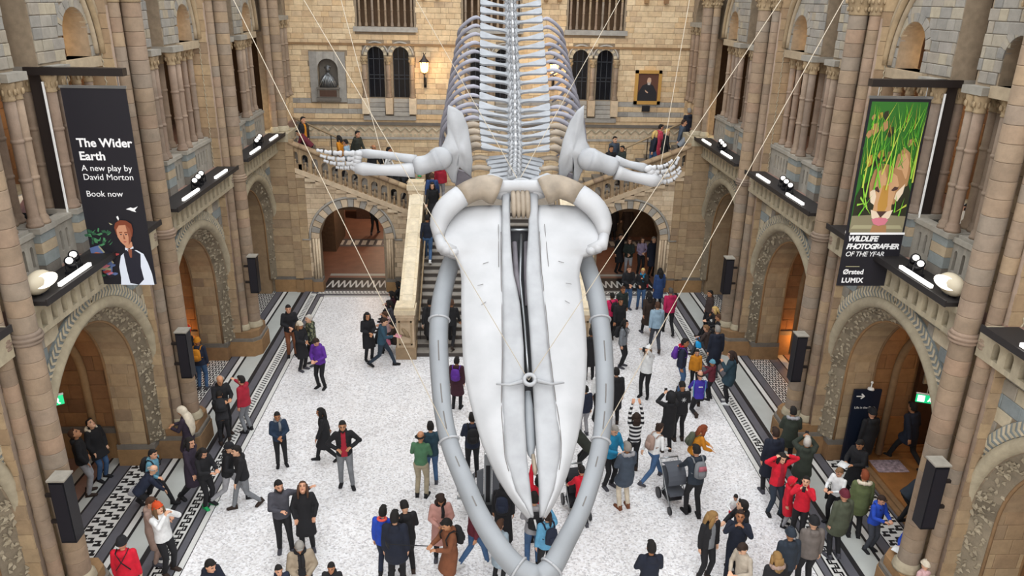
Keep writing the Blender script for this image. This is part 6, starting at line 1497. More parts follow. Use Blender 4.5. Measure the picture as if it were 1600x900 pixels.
('walk', 7.6, 30.5, 5.04, 80, 1.72, 'jacket', 'slate', 'black', 'short', 'dkbrown', '', 'person in blue-grey near the top of the right flight'),
('lean', 7.56, 30.0, 5.02, 90, 1.6, 'jacket', 'greym', 'black', 'short', 'brown', '', 'person in grey leaning near the top of the right flight'),
('stand', 8.16, 31.6, 5.25, 190, 1.8, 'coat', 'dknavy', 'black', 'short', 'grey', '', 'tall man in a dark navy coat at the top of the right flight'),
('stand', -9.6, 14.0, 6.3, 90, 1.72, 'jacket', 'tealblue', 'black', 'short', 'black', '', 'person in black and teal in the left gallery'),
('lean', -9.35, 15.0, 6.3, 80, 1.6, 'jacket', 'pinkpale', 'black', 'short', 'black', '', 'woman in pale pink in the left gallery'),
('front', 9.6, 14.6, 6.3, 250, 1.7, 'coat', 'black', 'black', 'short', 'dkbrown', '', 'person in black with a white page in the right gallery'),
('stand', 10.6, 14.2, 6.9, 270, 1.7, 'jacket', 'black', 'black', 'short', 'blonde', '', 'person in the right gallery beyond the pale display case'),
('front', 7.39, 16.45, 0.0, 170, 1.72, 'parka', 'dkolive', 'black', 'short', 'black', 'furgrey', 'woman in a dark green parka with a grey hood at the second right pier'),
('stand', 6.54, 15.37, 0.0, 180, 1.78, 'coat', 'dknavy', 'black', 'short', 'dkbrown', '', 'man in a dark navy coat on the right border behind the red coats'),
('photo', 7.18, 15.09, 0.0, 160, 1.74, 'parka', 'dkolive', 'black', 'short', 'ltgrey', '', 'grey-haired person in a dark green coat behind the red puffer jacket'),
('armshead', 6.38, 14.58, 0.0, 10, 1.66, 'open', 'brightred', 'dkjeans', 'long', 'black', 'shirtred', 'woman in an open red coat with hands at her head'),
('stand', 6.48, 14.13, 0.0, 60, 1.3, 'coat', 'brightred', 'ltgrey', 'hoodup', 'brightred', '', 'child in a red hooded cape and pale trousers'),
('photo', 6.6, 13.69, 0.0, 330, 1.6, 'jacket', 'brightred', 'black', 'short', 'black', '', 'woman in a bright red puffer jacket holding up a phone'),
('hold', 7.62, 14.19, 0.0, 300, 1.52, 'shirt', 'white', 'black', 'short', 'ltbrown', 'bagblack', 'fair-haired youth in a white shirt with a black bag on the right aisle'),
('stand', 7.17, 13.05, 0.0, 190, 1.7, 'parka', 'olive', 'black', 'beanie', 'maroon', '', 'person in a maroon beanie and olive parka'),
('stand', 7.92, 13.73, 0.0, 170, 1.7, 'parka', 'olive2', 'black', 'short', 'auburn', 'furcream', 'auburn-haired woman in an olive parka with a cream fur hood'),
('hold', 8.05, 13.29, 0.0, 20, 1.45, 'jacket', 'blue', 'greyd', 'short', 'dkbrown', 'packfront', 'boy in a royal blue jacket and grey trousers on the right aisle'),
('hold', 8.49, 15.08, 0.0, 300, 1.68, 'coat', 'black', 'black', 'short', 'black', 'paperwhite', 'woman in black holding a white sheet by the right sign'),
('stand', 9.35, 16.3, 0.0, 190, 1.76, 'coat', 'black', 'black', 'beanie', 'black', '', 'man in black with a dark cap directly before the dark sign'),
('stride', 10.41, 16.27, 0.16, 200, 1.8, 'parka', 'dknavy', 'black', 'short', 'black', '', 'man in a dark navy parka striding on the wooden platform'),
('lean', 9.17, 13.92, 0.16, 90, 1.62, 'jacket', 'dkslate', 'black', 'short', 'black', 'paperwhite', 'stooping person in dark grey behind the front right pier'),
('hold', 8.33, 12.34, 0.0, 300, 1.4, 'jacket', 'blue', 'navy', 'short', 'black', 'paperwhite', 'child in a blue coat with a white sheet behind the front right pier'),
('stand', 5.53, 11.8, 0.0, 185, 1.74, 'jacket', 'dkslate', 'black', 'beanie', 'dkslate', '', 'person in dark slate with a dark beanie at the bottom right'),
('stand', 6.1, 12.09, 0.0, 180, 1.78, 'jacket', 'greybrown', 'black', 'beanie', 'black', '', 'man in a grey-brown jacket with a black beanie'),
('stand', 5.06, 11.22, 0.0, 190, 1.66, 'parka', 'black', 'black', 'long', 'dkblonde', 'furbrown', 'dark blonde person in a black fur-hooded coat at the bottom edge'),
('look', 4.17, 12.49, 0.0, 20, 1.68, 'open', 'black', 'black', 'long', 'dkblonde', 'shirtgrey', 'blonde woman in a black jacket over a grey shirt'),
('carry', 4.9, 12.7, 0.0, 270, 1.76, 'jacket', 'black', 'black', 'short', 'black', '', 'dark-haired man carrying a toddler'),
('sit', 4.92, 13.24, 0.8, 340, 0.95, 'shirt', 'white', 'brightred', 'short', 'black', '', "toddler in a white top carried over a man's arm"),
('photo', 4.72, 12.39, 0.0, 340, 1.72, 'jacket', 'dknavy', 'dknavy', 'short', 'dkbrown', 'camera', 'photographer in navy holding a camera to the eye'),
('down', 4.59, 11.59, 0.0, 300, 1.66, 'shirt', 'fleece', 'black', 'short', 'dkbrown', '', 'person in a beige fleece with a white collar'),
('front', 2.74, 11.43, 0.0, 180, 1.76, 'jacket', 'dknavy', 'black', 'short', 'black', '', 'lone man in dark navy at the bottom edge of the mosaic'),
('lean0', -5.45, 11.35, 0.0, 60, 1.7, 'jacket', 'dknavy', 'black', 'short', 'black', '', 'dark-haired person in navy leaning at the bottom left edge'),
('stand', 8.05, 11.38, 0.0, 200, 1.3, 'coat', 'pinkpale', 'black', 'beanie', 'cream', '', 'child in pale pink with a cream hat at the bottom right edge'),
]
# ================================================================== people
CLOTH = dict(black='#17171b', ltgrey='#9a9a9e', grey='#75787c', greyd='#3c3f47', jeans='#3d5c82', dkjeans='#26323f', navy='#1c2438', dknavy='#141b2c', navyteal='#1d2f45', ltblue='#5f93a8', white='#e4e6e6',
             orange='#c8491c', taupe='#9c8478', red='#c8102c', crimson='#9e1c30', crimson2='#a8184c', brightred='#d0162e', redorange='#c83018', mustard='#c8811c', purpleblack='#2e2433', cream='#cfc4b0', dkgrey='#47474f', beige='#9a8c78',
             green='#4a7556', khaki='#a39880', tealblue='#24404e', blue='#1e46b0', pink='#b98a80', brown='#7a4a30', brown2='#3b2f2c', maroon='#5e1c2a', maroon2='#3c1a26', ltgreyblue='#93a4b0', skyblue='#5f9fc4', olivedk='#2c2f28', olive='#4b5040', olive2='#56603c',
             dkolive='#2c332a', striped='#e0e0e0', blueteal='#1c7fa8', slate='#3f4a58', dkslate='#262f3a', purple='#3c2f98', purple2='#5c2c92', dkteal='#213844', paleblue='#8ba4b6', greym='#777c82', dkgreen='#242e2a', hotpink='#d0245c', blue2='#26406e',
             lilac='#9a8ca6', camo='#4d5240', denim='#2c4a5c', pinkpale='#c9a4a4', dkbrown='#33261f', check='#b9989c', brightgreen='#1fa35c', pinkred='#b83a50', greybrown='#6b635e', fleece='#b3a898', maroonhat='#4a1a2c', coral='#e2584a')
HAIR = dict(black='#15110f', brown='#4a3020', dkbrown='#2c1c14', grey='#8c8882', ltgrey='#b9b4ac', dkgrey='#4c4844', blonde='#c8a868', dkblonde='#8c6c40', auburn='#7a3a1c', ltbrown='#7a5a3c')
_cm = {}
def cloth(k):
    if k not in _cm:
        h = CLOTH.get(k) or HAIR.get(k) or k
        mt = mat('cloth ' + k, h, .88, noise=.18, nscale=9, bump=.5)
        if k in ('striped', 'camo', 'check'):
            N, L = mt.node_tree.nodes, mt.node_tree.links; B = N['Principled BSDF']; tc = N.new('ShaderNodeTexCoord')
            if k == 'striped':
                t_ = N.new('ShaderNodeTexWave'); t_.bands_direction = 'Z'; t_.inputs['Scale'].default_value = 2.6; t_.inputs['Distortion'].default_value = .5
                rp = N.new('ShaderNodeValToRGB'); rp.color_ramp.interpolation = 'CONSTANT'; rp.color_ramp.elements[0].color = lin('#1b1b20'); rp.color_ramp.elements[1].position = .55; rp.color_ramp.elements[1].color = lin('#dcdcdc')
            elif k == 'camo':
                t_ = N.new('ShaderNodeTexNoise'); t_.inputs['Scale'].default_value = 14
                rp = N.new('ShaderNodeValToRGB'); rp.color_ramp.interpolation = 'CONSTANT'; rp.color_ramp.elements[0].color = lin('#2c3228'); rp.color_ramp.elements[1].position = .5; rp.color_ramp.elements[1].color = lin('#6f7258')
            else:
                t_ = N.new('ShaderNodeTexChecker'); t_.inputs['Scale'].default_value = 14
                rp = N.new('ShaderNodeValToRGB'); rp.color_ramp.elements[0].color = lin('#2c2026'); rp.color_ramp.elements[1].color = lin('#c9a0a4')
            L.new(tc.outputs['Object'], t_.inputs['Vector']); L.new(t_.outputs['Fac' if k != 'check' else 'Fac'], rp.inputs[0]); L.new(rp.outputs[0], B.inputs['Base Color'])
        _cm[k] = mt
    return _cm[k]
M['eye'] = mat('eyes', '#241a16', .3); M['lips'] = mat('lips', '#8f4a40', .5)
SKINS = [mat('skin %s' % n, c, .55) for n, c in (('fair', '#d8a98a'), ('rosy', '#cf9a7c'), ('olive', '#b98460'), ('tan', '#a87350'), ('brown', '#7c5038'))]

def remesh(b, vox, name, smooth_it=2):
    me = b.mesh('tmp'); o = D.objects.new('tmp', me); COL.objects.link(o)
    r = o.modifiers.new('r', 'REMESH'); r.mode = 'VOXEL'; r.voxel_size = vox; r.use_smooth_shade = True
    if smooth_it: sm = o.modifiers.new('s', 'SMOOTH'); sm.factor = .5; sm.iterations = smooth_it
    dg = bpy.context.evaluated_depsgraph_get(); out = D.meshes.new_from_object(o.evaluated_get(dg)); out.name = name
    D.objects.remove(o); D.meshes.remove(me); out.materials.clear()
    return out
def chain(b, pts, rads, sides=9):
    pts = [Vector(p) for p in pts]; P = []; R = []
    for i in range(len(pts)):
        P.append(pts[i]); R.append(rads[i])
    b.tube(P, R, sides)
    for p, r in ((P[0], R[0]), (P[-1], R[-1])): rr = r if not isinstance(r, tuple) else min(r); b.ball(p, rr * .99, 8, 6)
    for p, r in zip(P[1:-1], R[1:-1]): rr = r if not isinstance(r, tuple) else min(r); b.ball(p, rr, 8, 6)
def ik(a, t, l1, l2, hint):
    a = Vector(a); t = Vector(t); d = t - a; L = min(d.length, (l1 + l2) * .995); d.normalize(); t = a + d * L
    x = (l1 * l1 - l2 * l2 + L * L) / (2 * L); h = math.sqrt(max(0, l1 * l1 - x * x)); hn = Vector(hint); hn = hn - d * hn.dot(d)
    if hn.length < 1e-4: hn = Vector((0, 0, 1)).cross(d)
    return a + d * x + hn.normalized() * h, t
# pose: pelvis, torso pitch(deg forward), head pitch(+down), head yaw, hands (L=+x,R=-x), elbow hints, ankles, knee hint, gripping
def PZ(pel=(0, 0, .92), lean=2, hp=5, hy=0, hl=(.23, -.04, .80), hr=(-.23, -.04, .80), el=(.5, 1, -.2), er=(-.5, 1, -.2), al=(.11, .0, .085), ar=(-.11, .0, .085), kn=(0, -1, 0), fist=0.35, shift=0):
    return dict(locals())
POSES = {
 'stand': PZ(), 'look': PZ(hy=55, hp=12), 'lookup': PZ(hp=-38, lean=-2, hl=(.20, -.10, .92), hr=(-.20, -.10, .92), el=(1, .7, -.2), er=(-1, .7, -.2)),
 'down': PZ(hp=38, lean=6, hl=(.10, -.26, 1.06), hr=(-.08, -.28, 1.06), el=(.8, .6, -.6), er=(-.8, .6, -.6)),
 'front': PZ(hp=8, hl=(.05, -.24, 1.08), hr=(-.05, -.25, 1.05), el=(1, .5, -.5), er=(-1, .5, -.5)),
 'hips': PZ(hp=0, hl=(.16, -.16, 1.12), hr=(-.16, -.16, 1.10), el=(1, .35, -.1), er=(-1, .35, -.1), al=(.14, -.1, .085), ar=(-.12, .05, .085)),
 'hold': PZ(hp=26, lean=4, hl=(.10, -.36, 1.16), hr=(-.10, -.36, 1.16), el=(.6, .3, -1), er=(-.6, .3, -1), fist=.7),
 'phone': PZ(hp=16, hl=(.05, -.28, 1.34), hr=(-.12, -.22, 1.06), el=(.6, .3, -1), er=(-.6, .6, -1), fist=.7),
 'photo': PZ(hp=-12, lean=-2, hl=(.08, -.27, 1.56), hr=(-.08, -.27, 1.56), el=(.8, 0, -.9), er=(-.8, 0, -.9), fist=.75),
 'high': PZ(hp=-18, lean=-3, hl=(.10, -.42, 1.78), hr=(-.10, -.42, 1.78), el=(.6, 0, -.8), er=(-.6, 0, -.8), fist=.7),
 'armsup': PZ(hp=-14, lean=-2, hl=(.10, -.12, 1.92), hr=(-.10, -.12, 1.92), el=(1, .1, -.1), er=(-1, .1, -.1), al=(.09, -.03, .085)),
 'armshead': PZ(hp=14, hl=(.17, -.05, 1.64), hr=(-.17, -.05, 1.64), el=(1, -.1, -.1), er=(-1, -.1, -.1), al=(.15, -.12, .085)),
 'armout': PZ(hp=4, hy=15, hl=(.60, -.02, 1.40), hr=(-.03, -.28, 1.16), el=(0, .5, -.8), er=(-.8, .3, -.7), al=(.13, -.1, .085)),
 'point': PZ(hp=0, hl=(.24, -.05, .80), hr=(-.26, -.46, 1.40), er=(-.5, .2, -1)),
 'armsfwd': PZ(hp=10, hl=(.30, -.44, 1.20), hr=(-.30, -.44, 1.20), el=(.3, 0, -1), er=(-.3, 0, -1)),
 'walk': PZ(pel=(0, 0, .91), lean=5, hl=(.24, .12, .84), hr=(-.24, -.22, .90), al=(.09, -.26, .09), ar=(-.09, .30, .15), er=(-.4, 1, -.4)),
 'stride': PZ(pel=(0, 0, .865), lean=9, hl=(.23, .18, .84), hr=(-.20, -.28, 1.0), al=(.09, -.40, .09), ar=(-.09, .42, .17), er=(-.4, .7, -.8)),
 'strideh': PZ(pel=(0, 0, .875), lean=8, hp=20, hl=(.22, .10, .86), hr=(-.10, -.38, 1.10), al=(.09, -.38, .09), ar=(-.09, .38, .16), er=(-.6, .3, -1), fist=.7),
 'sit': PZ(pel=(0, .12, .50), lean=10, hp=16, hl=(.10, -.26, .72), hr=(-.10, -.28, .72), el=(.8, .5, -.4), er=(-.8, .5, -.4), al=(.12, -.42, .085), ar=(-.12, -.46, .085), kn=(0, -.4, 1)),
 'kneel': PZ(pel=(0, .06, .47), lean=6, hp=8, hl=(.10, -.32, .70), hr=(-.10, -.32, .70), el=(.9, .5, -.7), er=(-.9, .5, -.7), al=(.12, .36, .09), ar=(-.14, -.30, .085), kn=(0, -1, .2)),
 'lean': PZ(pel=(0, .10, .86), lean=42, hp=12, hl=(.12, -.50, .72), hr=(-.12, -.52, .74), el=(.4, .2, -1), er=(-.4, .2, -1), al=(.12, .04, .085), ar=(-.12, -.14, .085), fist=.6),
 'lean0': PZ(pel=(0, .05, .90), lean=18, hp=10, hl=(.14, -.42, .98), hr=(-.14, -.40, .98), el=(.6, .5, -1), er=(-.6, .5, -1), al=(.11, -.14, .085), ar=(-.11, .10, .085)),
 'push': PZ(lean=9, hp=14, hl=(.18, -.44, 1.02), hr=(-.18, -.44, 1.02), el=(.5, .3, -1), er=(-.5, .3, -1), fist=.9, al=(.11, -.08, .085), ar=(-.11, .12, .085)),
 'carry': PZ(hp=-5, hy=-30, hl=(.10, -.28, 1.10), hr=(-.08, -.32, 1.16), el=(.9, .2, -.8), er=(-.9, .2, -.8), fist=.6),
}
def skel(pn):
    q = POSES[pn]; pel = Vector(q['pel']); a = math.radians(q['lean']); up = Vector((0, -math.sin(a), math.cos(a))); fw = Vector((0, -math.cos(a), -math.sin(a)))
    K = dict(pel=pel, up=up, fw=fw, waist=pel + up * .14, chest=pel + up * .34, sh=pel + up * .50, neck=pel + up * .55)
    a2 = a * .5 + math.radians(q['hp']) * .35; up2 = Vector((0, -math.sin(a2), math.cos(a2))); K['head'] = K['neck'] + up2 * .135 + Vector((0, -.015, 0))
    hd = math.radians(q['hp'] + q['lean'] * .4)
    K['hm'] = Matrix.Translation(K['head']) @ Matrix.Rotation(math.radians(q['hy']), 4, 'Z') @ Matrix.Rotation(hd, 4, 'X') @ Matrix.Scale(1.07, 4)
    K['cm'] = Matrix.Translation(K['chest']) @ Matrix.Rotation(a, 4, 'X')
    for sd, sg in (('l', 1), ('r', -1)):
        S_ = K['sh'] + Vector((sg * .165, 0, -.015)); K['S' + sd] = S_
        K['E' + sd], K['H' + sd] = ik(S_, q['h' + sd], .28, .25, q['e' + sd])
        Hp = pel + Vector((sg * .09, 0, -.02)); K['P' + sd] = Hp
        K['K' + sd], K['A' + sd] = ik(Hp, q['a' + sd], .425, .42, q['kn'])
    return K
def hand(b, H, E, fw, fist, sg):
    d = (H - E).normalized(); side = Vector((0, 0, 1)).cross(d)
    if side.length < .3: side = Vector((0, -1, 0)) * 1.0
    side.normalize(); nrm = d.cross(side).normalized()
    if sg < 0: nrm = nrm
    c = H + d * .045
    b.tube([H - d * .01, H + d * .03, H + d * .085], [(.020, .026), (.021, .038), (.015, .040)], 10, up=nrm)
    for i, (off, ln) in enumerate(((-.036, .062), (-.013, .072), (.011, .068), (.034, .052))):
        k = H + d * .082 + side * off; sp = side * (off * .30); cur = -nrm if nrm.z > 0 else nrm
        p1 = k + d * ln * .42 + sp * .5 + cur * (.012 * fist * 2); p2 = p1 + (d * (1 - fist) + cur * fist).normalized() * ln * .38 + sp * .4; p3 = p2 + (d * (1 - fist * 1.3) + cur * fist * 1.5).normalized() * ln * .32
        b.tube([k, p1, p2, p3], [.0095, .0092, .0085, .007], 6); b.ball(p3, .0075, 6, 4)
    tside = side * (1 if sg > 0 else -1); k = H + d * .025 - tside * .028
    b.tube([k, k + d * .03 - tside * .022, k + d * .058 - tside * .026], [.013, .011, .008], 6)
_body = {}; _wear = {}
def body_mesh(pn):
    if pn in _body: return _body[pn]
    K = skel(pn); q = POSES[pn]; b = MB(); X = (1, 0, 0)
    b.tube([K['pel'] - K['up'] * .08, K['pel'], K['waist'], K['chest'], K['sh'] - K['up'] * .02, K['sh'] + K['up'] * .035], [(.11, .09), (.145, .095), (.115, .082), (.14, .098), (.145, .075), (.05, .045)], 14, up=X)
    b.tube([K['sh'], K['neck'] + K['up'] * .01, K['head'] - Vector((0, 0, .03))], [.055, .047, .05], 10)
    for sd, sg in (('l', 1), ('r', -1)):
        S_, E, H = K['S' + sd], K['E' + sd], K['H' + sd]; chain(b, [S_, S_.lerp(E, .5), E, E.lerp(H, .4), H], [.047, .042, .034, .034, .022])
        hand(b, H, E, K['fw'], q['fist'], sg)
        P_, Kn, A = K['P' + sd], K['K' + sd], K['A' + sd]; chain(b, [P_, P_.lerp(Kn, .5), Kn, Kn.lerp(A, .35), A], [.078, .068, .05, .05, .034])
    # head in its own frame: face looks to -Y
    hb = MB()
    rings = [(-.118, .030, .040, -.030), (-.105, .046, .058, -.022), (-.075, .060, .078, -.010), (-.035, .070, .090, 0), (.01, .075, .096, .004), (.05, .073, .094, .006), (.085, .063, .082, .008), (.108, .040, .054, .008), (.117, .012, .016, .008)]
    vs = []; fs = []; n = 16
    for z, rx, ry, oy in rings:
        for k in range(n):
            a = 2 * PI * k / n; x, y = rx * math.cos(a), ry * math.sin(a) + oy
            if y < 0 and .0 < z < .03 and abs(x) > .015: y += .006
            vs.append((x, y, z))
    for i in range(len(rings) - 1):
        for k in range(n): fs.append((i * n + k, i * n + (k + 1) % n, (i + 1) * n + (k + 1) % n, (i + 1) * n + k))
    fs += [tuple(range(n))[::-1], tuple((len(rings) - 1) * n + k for k in range(n))]
    hb.add(vs, fs)
    hb.tube([(0, -.088, .022), (0, -.106, -.008), (0, -.110, -.022), (0, -.092, -.030)], [.009, .012, .015, .012], 8)
    hb.ball((0, -.086, -.055), (.024, .012, .010), 8, 5); hb.ball((0, -.078, -.095), (.026, .018, .018), 8, 5); hb.tube([(-.04, -.082, .032), (0, -.094, .034), (.04, -.082, .032)], .009, 6)
    for sg in (-1, 1): hb.ball((sg * .075, .01, -.005), (.013, .022, .032), 8, 6)
    b.add([K['hm'] @ Vector(v) for v in hb.v], hb.f)
    me = remesh(b, .0115, 'body', 1)
    for k_ in range(3): me.materials.append(SKINS[0] if k_ == 0 else (M['eye'] if k_ == 1 else M['lips']))
    inv = K['hm'].inverted(); n = len(me.polygons); ce = np.empty(n * 3); me.polygons.foreach_get('center', ce); ce = ce.reshape(-1, 3)
    R_ = np.array(inv.to_3x3()); L_ = ce @ R_.T + np.array(inv.translation); mi = np.zeros(n, dtype=np.int32)
    face = L_[:, 1] < -.06
    mi[face & (np.abs(np.abs(L_[:, 0]) - .031) < .0135) & (np.abs(L_[:, 2] - .014) < .0085)] = 1
    mi[face & (np.abs(np.abs(L_[:, 0]) - .033) < .018) & (np.abs(L_[:, 2] - .036) < .005)] = 1
    mi[face & (np.abs(L_[:, 0]) < .024) & (np.abs(L_[:, 2] + .056) < .008)] = 2
    me.polygons.foreach_set('material_index', mi); me.update()
    _body[pn] = me
    return me
def top_mesh(pn, st):
    key = (pn, st)
    if key in _wear: return _wear[key]
    K = skel(pn); b = MB(); X = (1, 0, 0); up = K['up']; fat = dict(shirt=.0, jacket=.022, open=.022, gilet=.03, coat=.02, parka=.035, robe=.02)[st]
    w_ = fat
    hem = K['pel'] - up * (.02 if st == 'shirt' else .07)
    b.tube([hem, K['pel'] + up * .03, K['waist'], K['chest'], K['sh'] - up * .03, K['sh'] + up * .03, K['neck'] + up * .0], [(.165 + w_, .118 + w_), (.165 + w_, .12 + w_), (.148 + w_, .112 + w_), (.165 + w_ * .8, .122 + w_), (.165 + w_ * .5, .098 + w_ * .8), (.10 + w_ * .5, .07 + w_ * .6), (.064, .062)], 18, up=X)
    for sd in 'lr':
        S_, E, H = K['S' + sd], K['E' + sd], K['H' + sd]; Hc = E.lerp(H, .94); r = .052 + w_ * .55
        chain(b, [S_, S_.lerp(E, .5), E, E.lerp(Hc, .5), Hc], [r * 1.12, r, r * .92, r * .84, r * .72], 10)
    if st in ('coat', 'parka', 'robe') and pn not in ('sit', 'kneel'):
        zb = {'coat': .50, 'parka': .70, 'robe': .12}[st]; fl = Vector(((K['Kl'].x + K['Kr'].x) / 2, (K['Kl'].y + K['Kr'].y) / 2, 0)); sp = abs(K['Kl'].y - K['Kr'].y) * (.5 if st != 'parka' else .25)
        z0 = K['pel'].z; pts = []; rr = []
        for i in range(5):
            t = i / 4; z = z0 - .02 + (zb - z0) * t; c = K['pel'].lerp(fl, t * .8); pts.append(Vector((c.x, c.y, z))); rr.append((.17 + w_ + .035 * t, .125 + w_ + .03 * t + sp * t * .55))
        b.tube([K['pel'] + up * .05] + pts, [(.165 + w_, .12 + w_)] + rr, 18, up=X)
    if st in ('jacket', 'parka', 'open', 'coat', 'gilet'):    # collar or hood lying on the shoulders
        b.tube([K['neck'] + K['fw'] * -.075 + up * .02, K['neck'] + K['fw'] * -.10 - up * .03, K['sh'] + K['fw'] * -.11 - up * .05], [(.085, .03), (.10, .05), (.08, .03)], 10, up=X)
    me = remesh(b, .020, 'top', 1)
    if st == 'gilet' or st == 'parka': pass
    me.materials.append(None); me.materials.append(None)
    if st == 'open':
        n = len(me.polygons); ce = np.empty(n * 3); me.polygons.foreach_get('center', ce); ce = ce.reshape(-1, 3); inv = K['cm'].inverted(); L_ = ce @ np.array(inv.to_3x3()).T + np.array(inv.translation)
        mi = ((L_[:, 1] < -.04) & (np.abs(L_[:, 0]) < .055 + .05 * np.clip(-L_[:, 2], 0, 1)) & (L_[:, 2] < .24) & (L_[:, 2] > -.6) & (np.abs(L_[:, 1]) < .2)).astype(np.int32)
        me.polygons.foreach_set('material_index', mi); me.update()
    _wear[key] = me; return me
def leg_mesh(pn):
    key = (pn, 'legs')
    if key in _wear: return _wear[key]
    K = skel(pn); b = MB()
    b.tube([K['pel'] + K['up'] * .08, K['pel'], K['pel'] - K['up'] * .08], [(.145, .105), (.165, .118), (.13, .10)], 16, up=(1, 0, 0))
    for sd in 'lr':
        P_, Kn, A = K['P' + sd], K['K' + sd], K['A' + sd]; chain(b, [P_, P_.lerp(Kn, .45), Kn, Kn.lerp(A, .4), A + (Kn - A).normalized() * .0], [.098, .086, .066, .062, .052], 10)
    me = remesh(b, .020, 'trousers', 1); me.materials.append(None); _wear[key] = me; return me
def shared(name, fn):
    if name not in _wear: b = MB(); fn(b); me = b.mesh(name.split('|')[0], None, True); me.materials.append(None); _wear[name] = me
    return _wear[name]
def shoe_fn(b):
    b.tube([(0, .075, -.035), (0, .05, -.035), (0, -.02, -.04), (0, -.10, -.05), (0, -.165, -.058), (0, -.185, -.06)], [(.025, .030), (.042, .040), (.04, .040), (.030, .046), (.022, .042), (.012, .026)], 12, up=(0, 0, 1))
    b.tube([(0, .03, -.04), (0, .03, .03)], [.042, .046], 10); b.box((-.042, -.16, -.085), (.042, .075, -.068))
def cap_shell(b, rx, ry, rz, zlow, front=-.02, seg=18, rng=9, zf=.045):
    """hair cap over the skull, open at the face"""
    vs = []; fs = []
    for i in range(rng + 1):
        for k in range(seg):
            a = 2 * PI * k / seg; fy = -math.sin(a)           # +1 towards the face
            lo = zlow + (zf - zlow) * max(0, min(1, (fy + .15) * 1.6)); z0 = max(-.98, lo / rz); ph = math.asin(z0) + (PI / 2 - math.asin(z0)) * i / rng
            cp = max(0, math.cos(ph)) ** .68; vs.append((rx * cp * math.cos(a), .008 + ry * cp * math.sin(a), rz * .97 * math.sin(ph)))
    for i in range(rng):
        for k in range(seg): fs.append((i * seg + k, i * seg + (k + 1) % seg, (i + 1) * seg + (k + 1) % seg, (i + 1) * seg + k))
    b.add(vs, fs)
def hair_short(b): cap_shell(b, .083, .106, .127, -.055, zf=.082); b.tube([(-.055, -.064, .082), (-.02, -.075, .098), (.03, -.074, .098), (.058, -.06, .082)], [.010, .018, .018, .010], 7)
def hair_bald(b): 
    for sg in (-1, 1): b.tube([(sg * .074, -.02, .02), (sg * .080, .04, .02), (sg * .05, .098, .01), (0, .112, .0)], [(.012, .03), (.014, .045), (.014, .05), (.014, .05)], 8, up=(0, 0, 1))
def hair_long(b):
    cap_shell(b, .088, .110, .130, -.07, zf=.085)
    for sg in (-1, 1): b.tube([(sg * .068, -.02, .05), (sg * .086, -.01, -.03), (sg * .095, -.01, -.12), (sg * .09, -.02, -.22)], [(.03, .035), (.028, .045), (.026, .045), (.015, .02)], 8)
    b.tube([(0, .08, .03), (0, .10, -.07), (0, .105, -.18), (0, .10, -.27)], [(.085, .05), (.095, .04), (.09, .035), (.05, .02)], 12, up=(1, 0, 0))
def hair_tail(b): hair_short(b); b.tube([(0, .10, .05), (0, .145, .03), (0, .15, -.08), (0, .13, -.2)], [.02, .03, .028, .012], 8)
def hair_bun(b): hair_short(b); b.ball((0, .09, .10), .045, 10, 7)
def hat_beanie(b): cap_shell(b, .092, .115, .142, -.01, zf=.05); b.tube([(.088 * math.cos(a), .006 + .111 * math.sin(a), .022 - .02 * math.sin(a)) for a in [2 * PI * k / 16 for k in range(17)]], .014, 6, cap=False); b.ball((0, .01, .145), .02, 7, 5)
def hood_up(b): cap_shell(b, .105, .128, .150, -.11, zf=.075); b.tube([(-.09, -.03, -.10), (-.1, -.05, 0), (-.07, -.085, .095), (0, -.10, .13), (.07, -.085, .095), (.1, -.05, 0), (.09, -.03, -.10)], .022, 7)
def head_scarf(b):
    cap_shell(b, .098, .122, .140, -.11, zf=.055); b.tube([(0, .02, -.05), (0, .03, -.13), (0, .03, -.17)], [(.085, .085), (.10, .09), (.10, .08)], 14, up=(1, 0, 0))
def cape_fn(b): b.tube([(0, .04, .27), (0, .07, .20), (0, .10, .10), (0, .14, -.05), (0, .14, -.22), (0, .13, -.34)], [(.10, .08), (.15, .09), (.19, .07), (.18, .045), (.15, .04), (.10, .02)], 16, up=(1, 0, 0))
def beard_fn(b): b.tube([(-.066, -.03, -.02), (-.055, -.062, -.065), (0, -.088, -.10), (.055, -.062, -.065), (.066, -.03, -.02)], [.010, .018, .026, .018, .010], 8)
def scarf_fn(b):   # chest frame: neck ring and one hanging end
    b.tube([(.085 * math.cos(a), .01 + .075 * math.sin(a), .215 + .015 * math.sin(3 * a)) for a in [2 * PI * k / 14 for k in range(15)]], .032, 8, cap=False); b.tube([(.03, -.09, .20), (.04, -.145, .08), (.03, -.15, -.06)], [(.03, .02), (.035, .018), (.035, .012)], 8)
def fur_fn(b):
    for k in range(15):
        a = PI * (k / 14) * 1.25 - .4; b.ball((.125 * math.cos(a), .03 + .105 * math.sin(a), .20 + .03 * math.sin(a)), .036 + .006 * (k % 3), 7, 5)
def pack_fn(b):
    b.tube([(0, .20, -.20), (0, .205, -.17), (0, .215, -.02), (0, .205, .13), (0, .19, .17)], [(.09, .06), (.14, .08), (.145, .085), (.12, .07), (.06, .03)], 14, up=(1, 0, 0)); b.tube([(0, .29, -.16), (0, .295, -.08), (0, .285, 0)], [(.08, .03), (.09, .035), (.08, .025)], 10, up=(1, 0, 0))
def strap_fn(b):
    for sg in (-1, 1): b.tube([(sg * .10, .14, .12), (sg * .11, .07, .205), (sg * .115, -.04, .20), (sg * .125, -.135, .09), (sg * .135, -.13, -.04), (sg * .13, .10, -.14)], [(.008, .022)] * 6, 6)
def cross_fn(b):
    for sg in (-1, 1): b.tube([(sg * .13, .125, -.16), (0, .165, .03), (-sg * .10, .11, .20), (-sg * .10, .0, .225)], [(.008, .018)] * 4, 6)
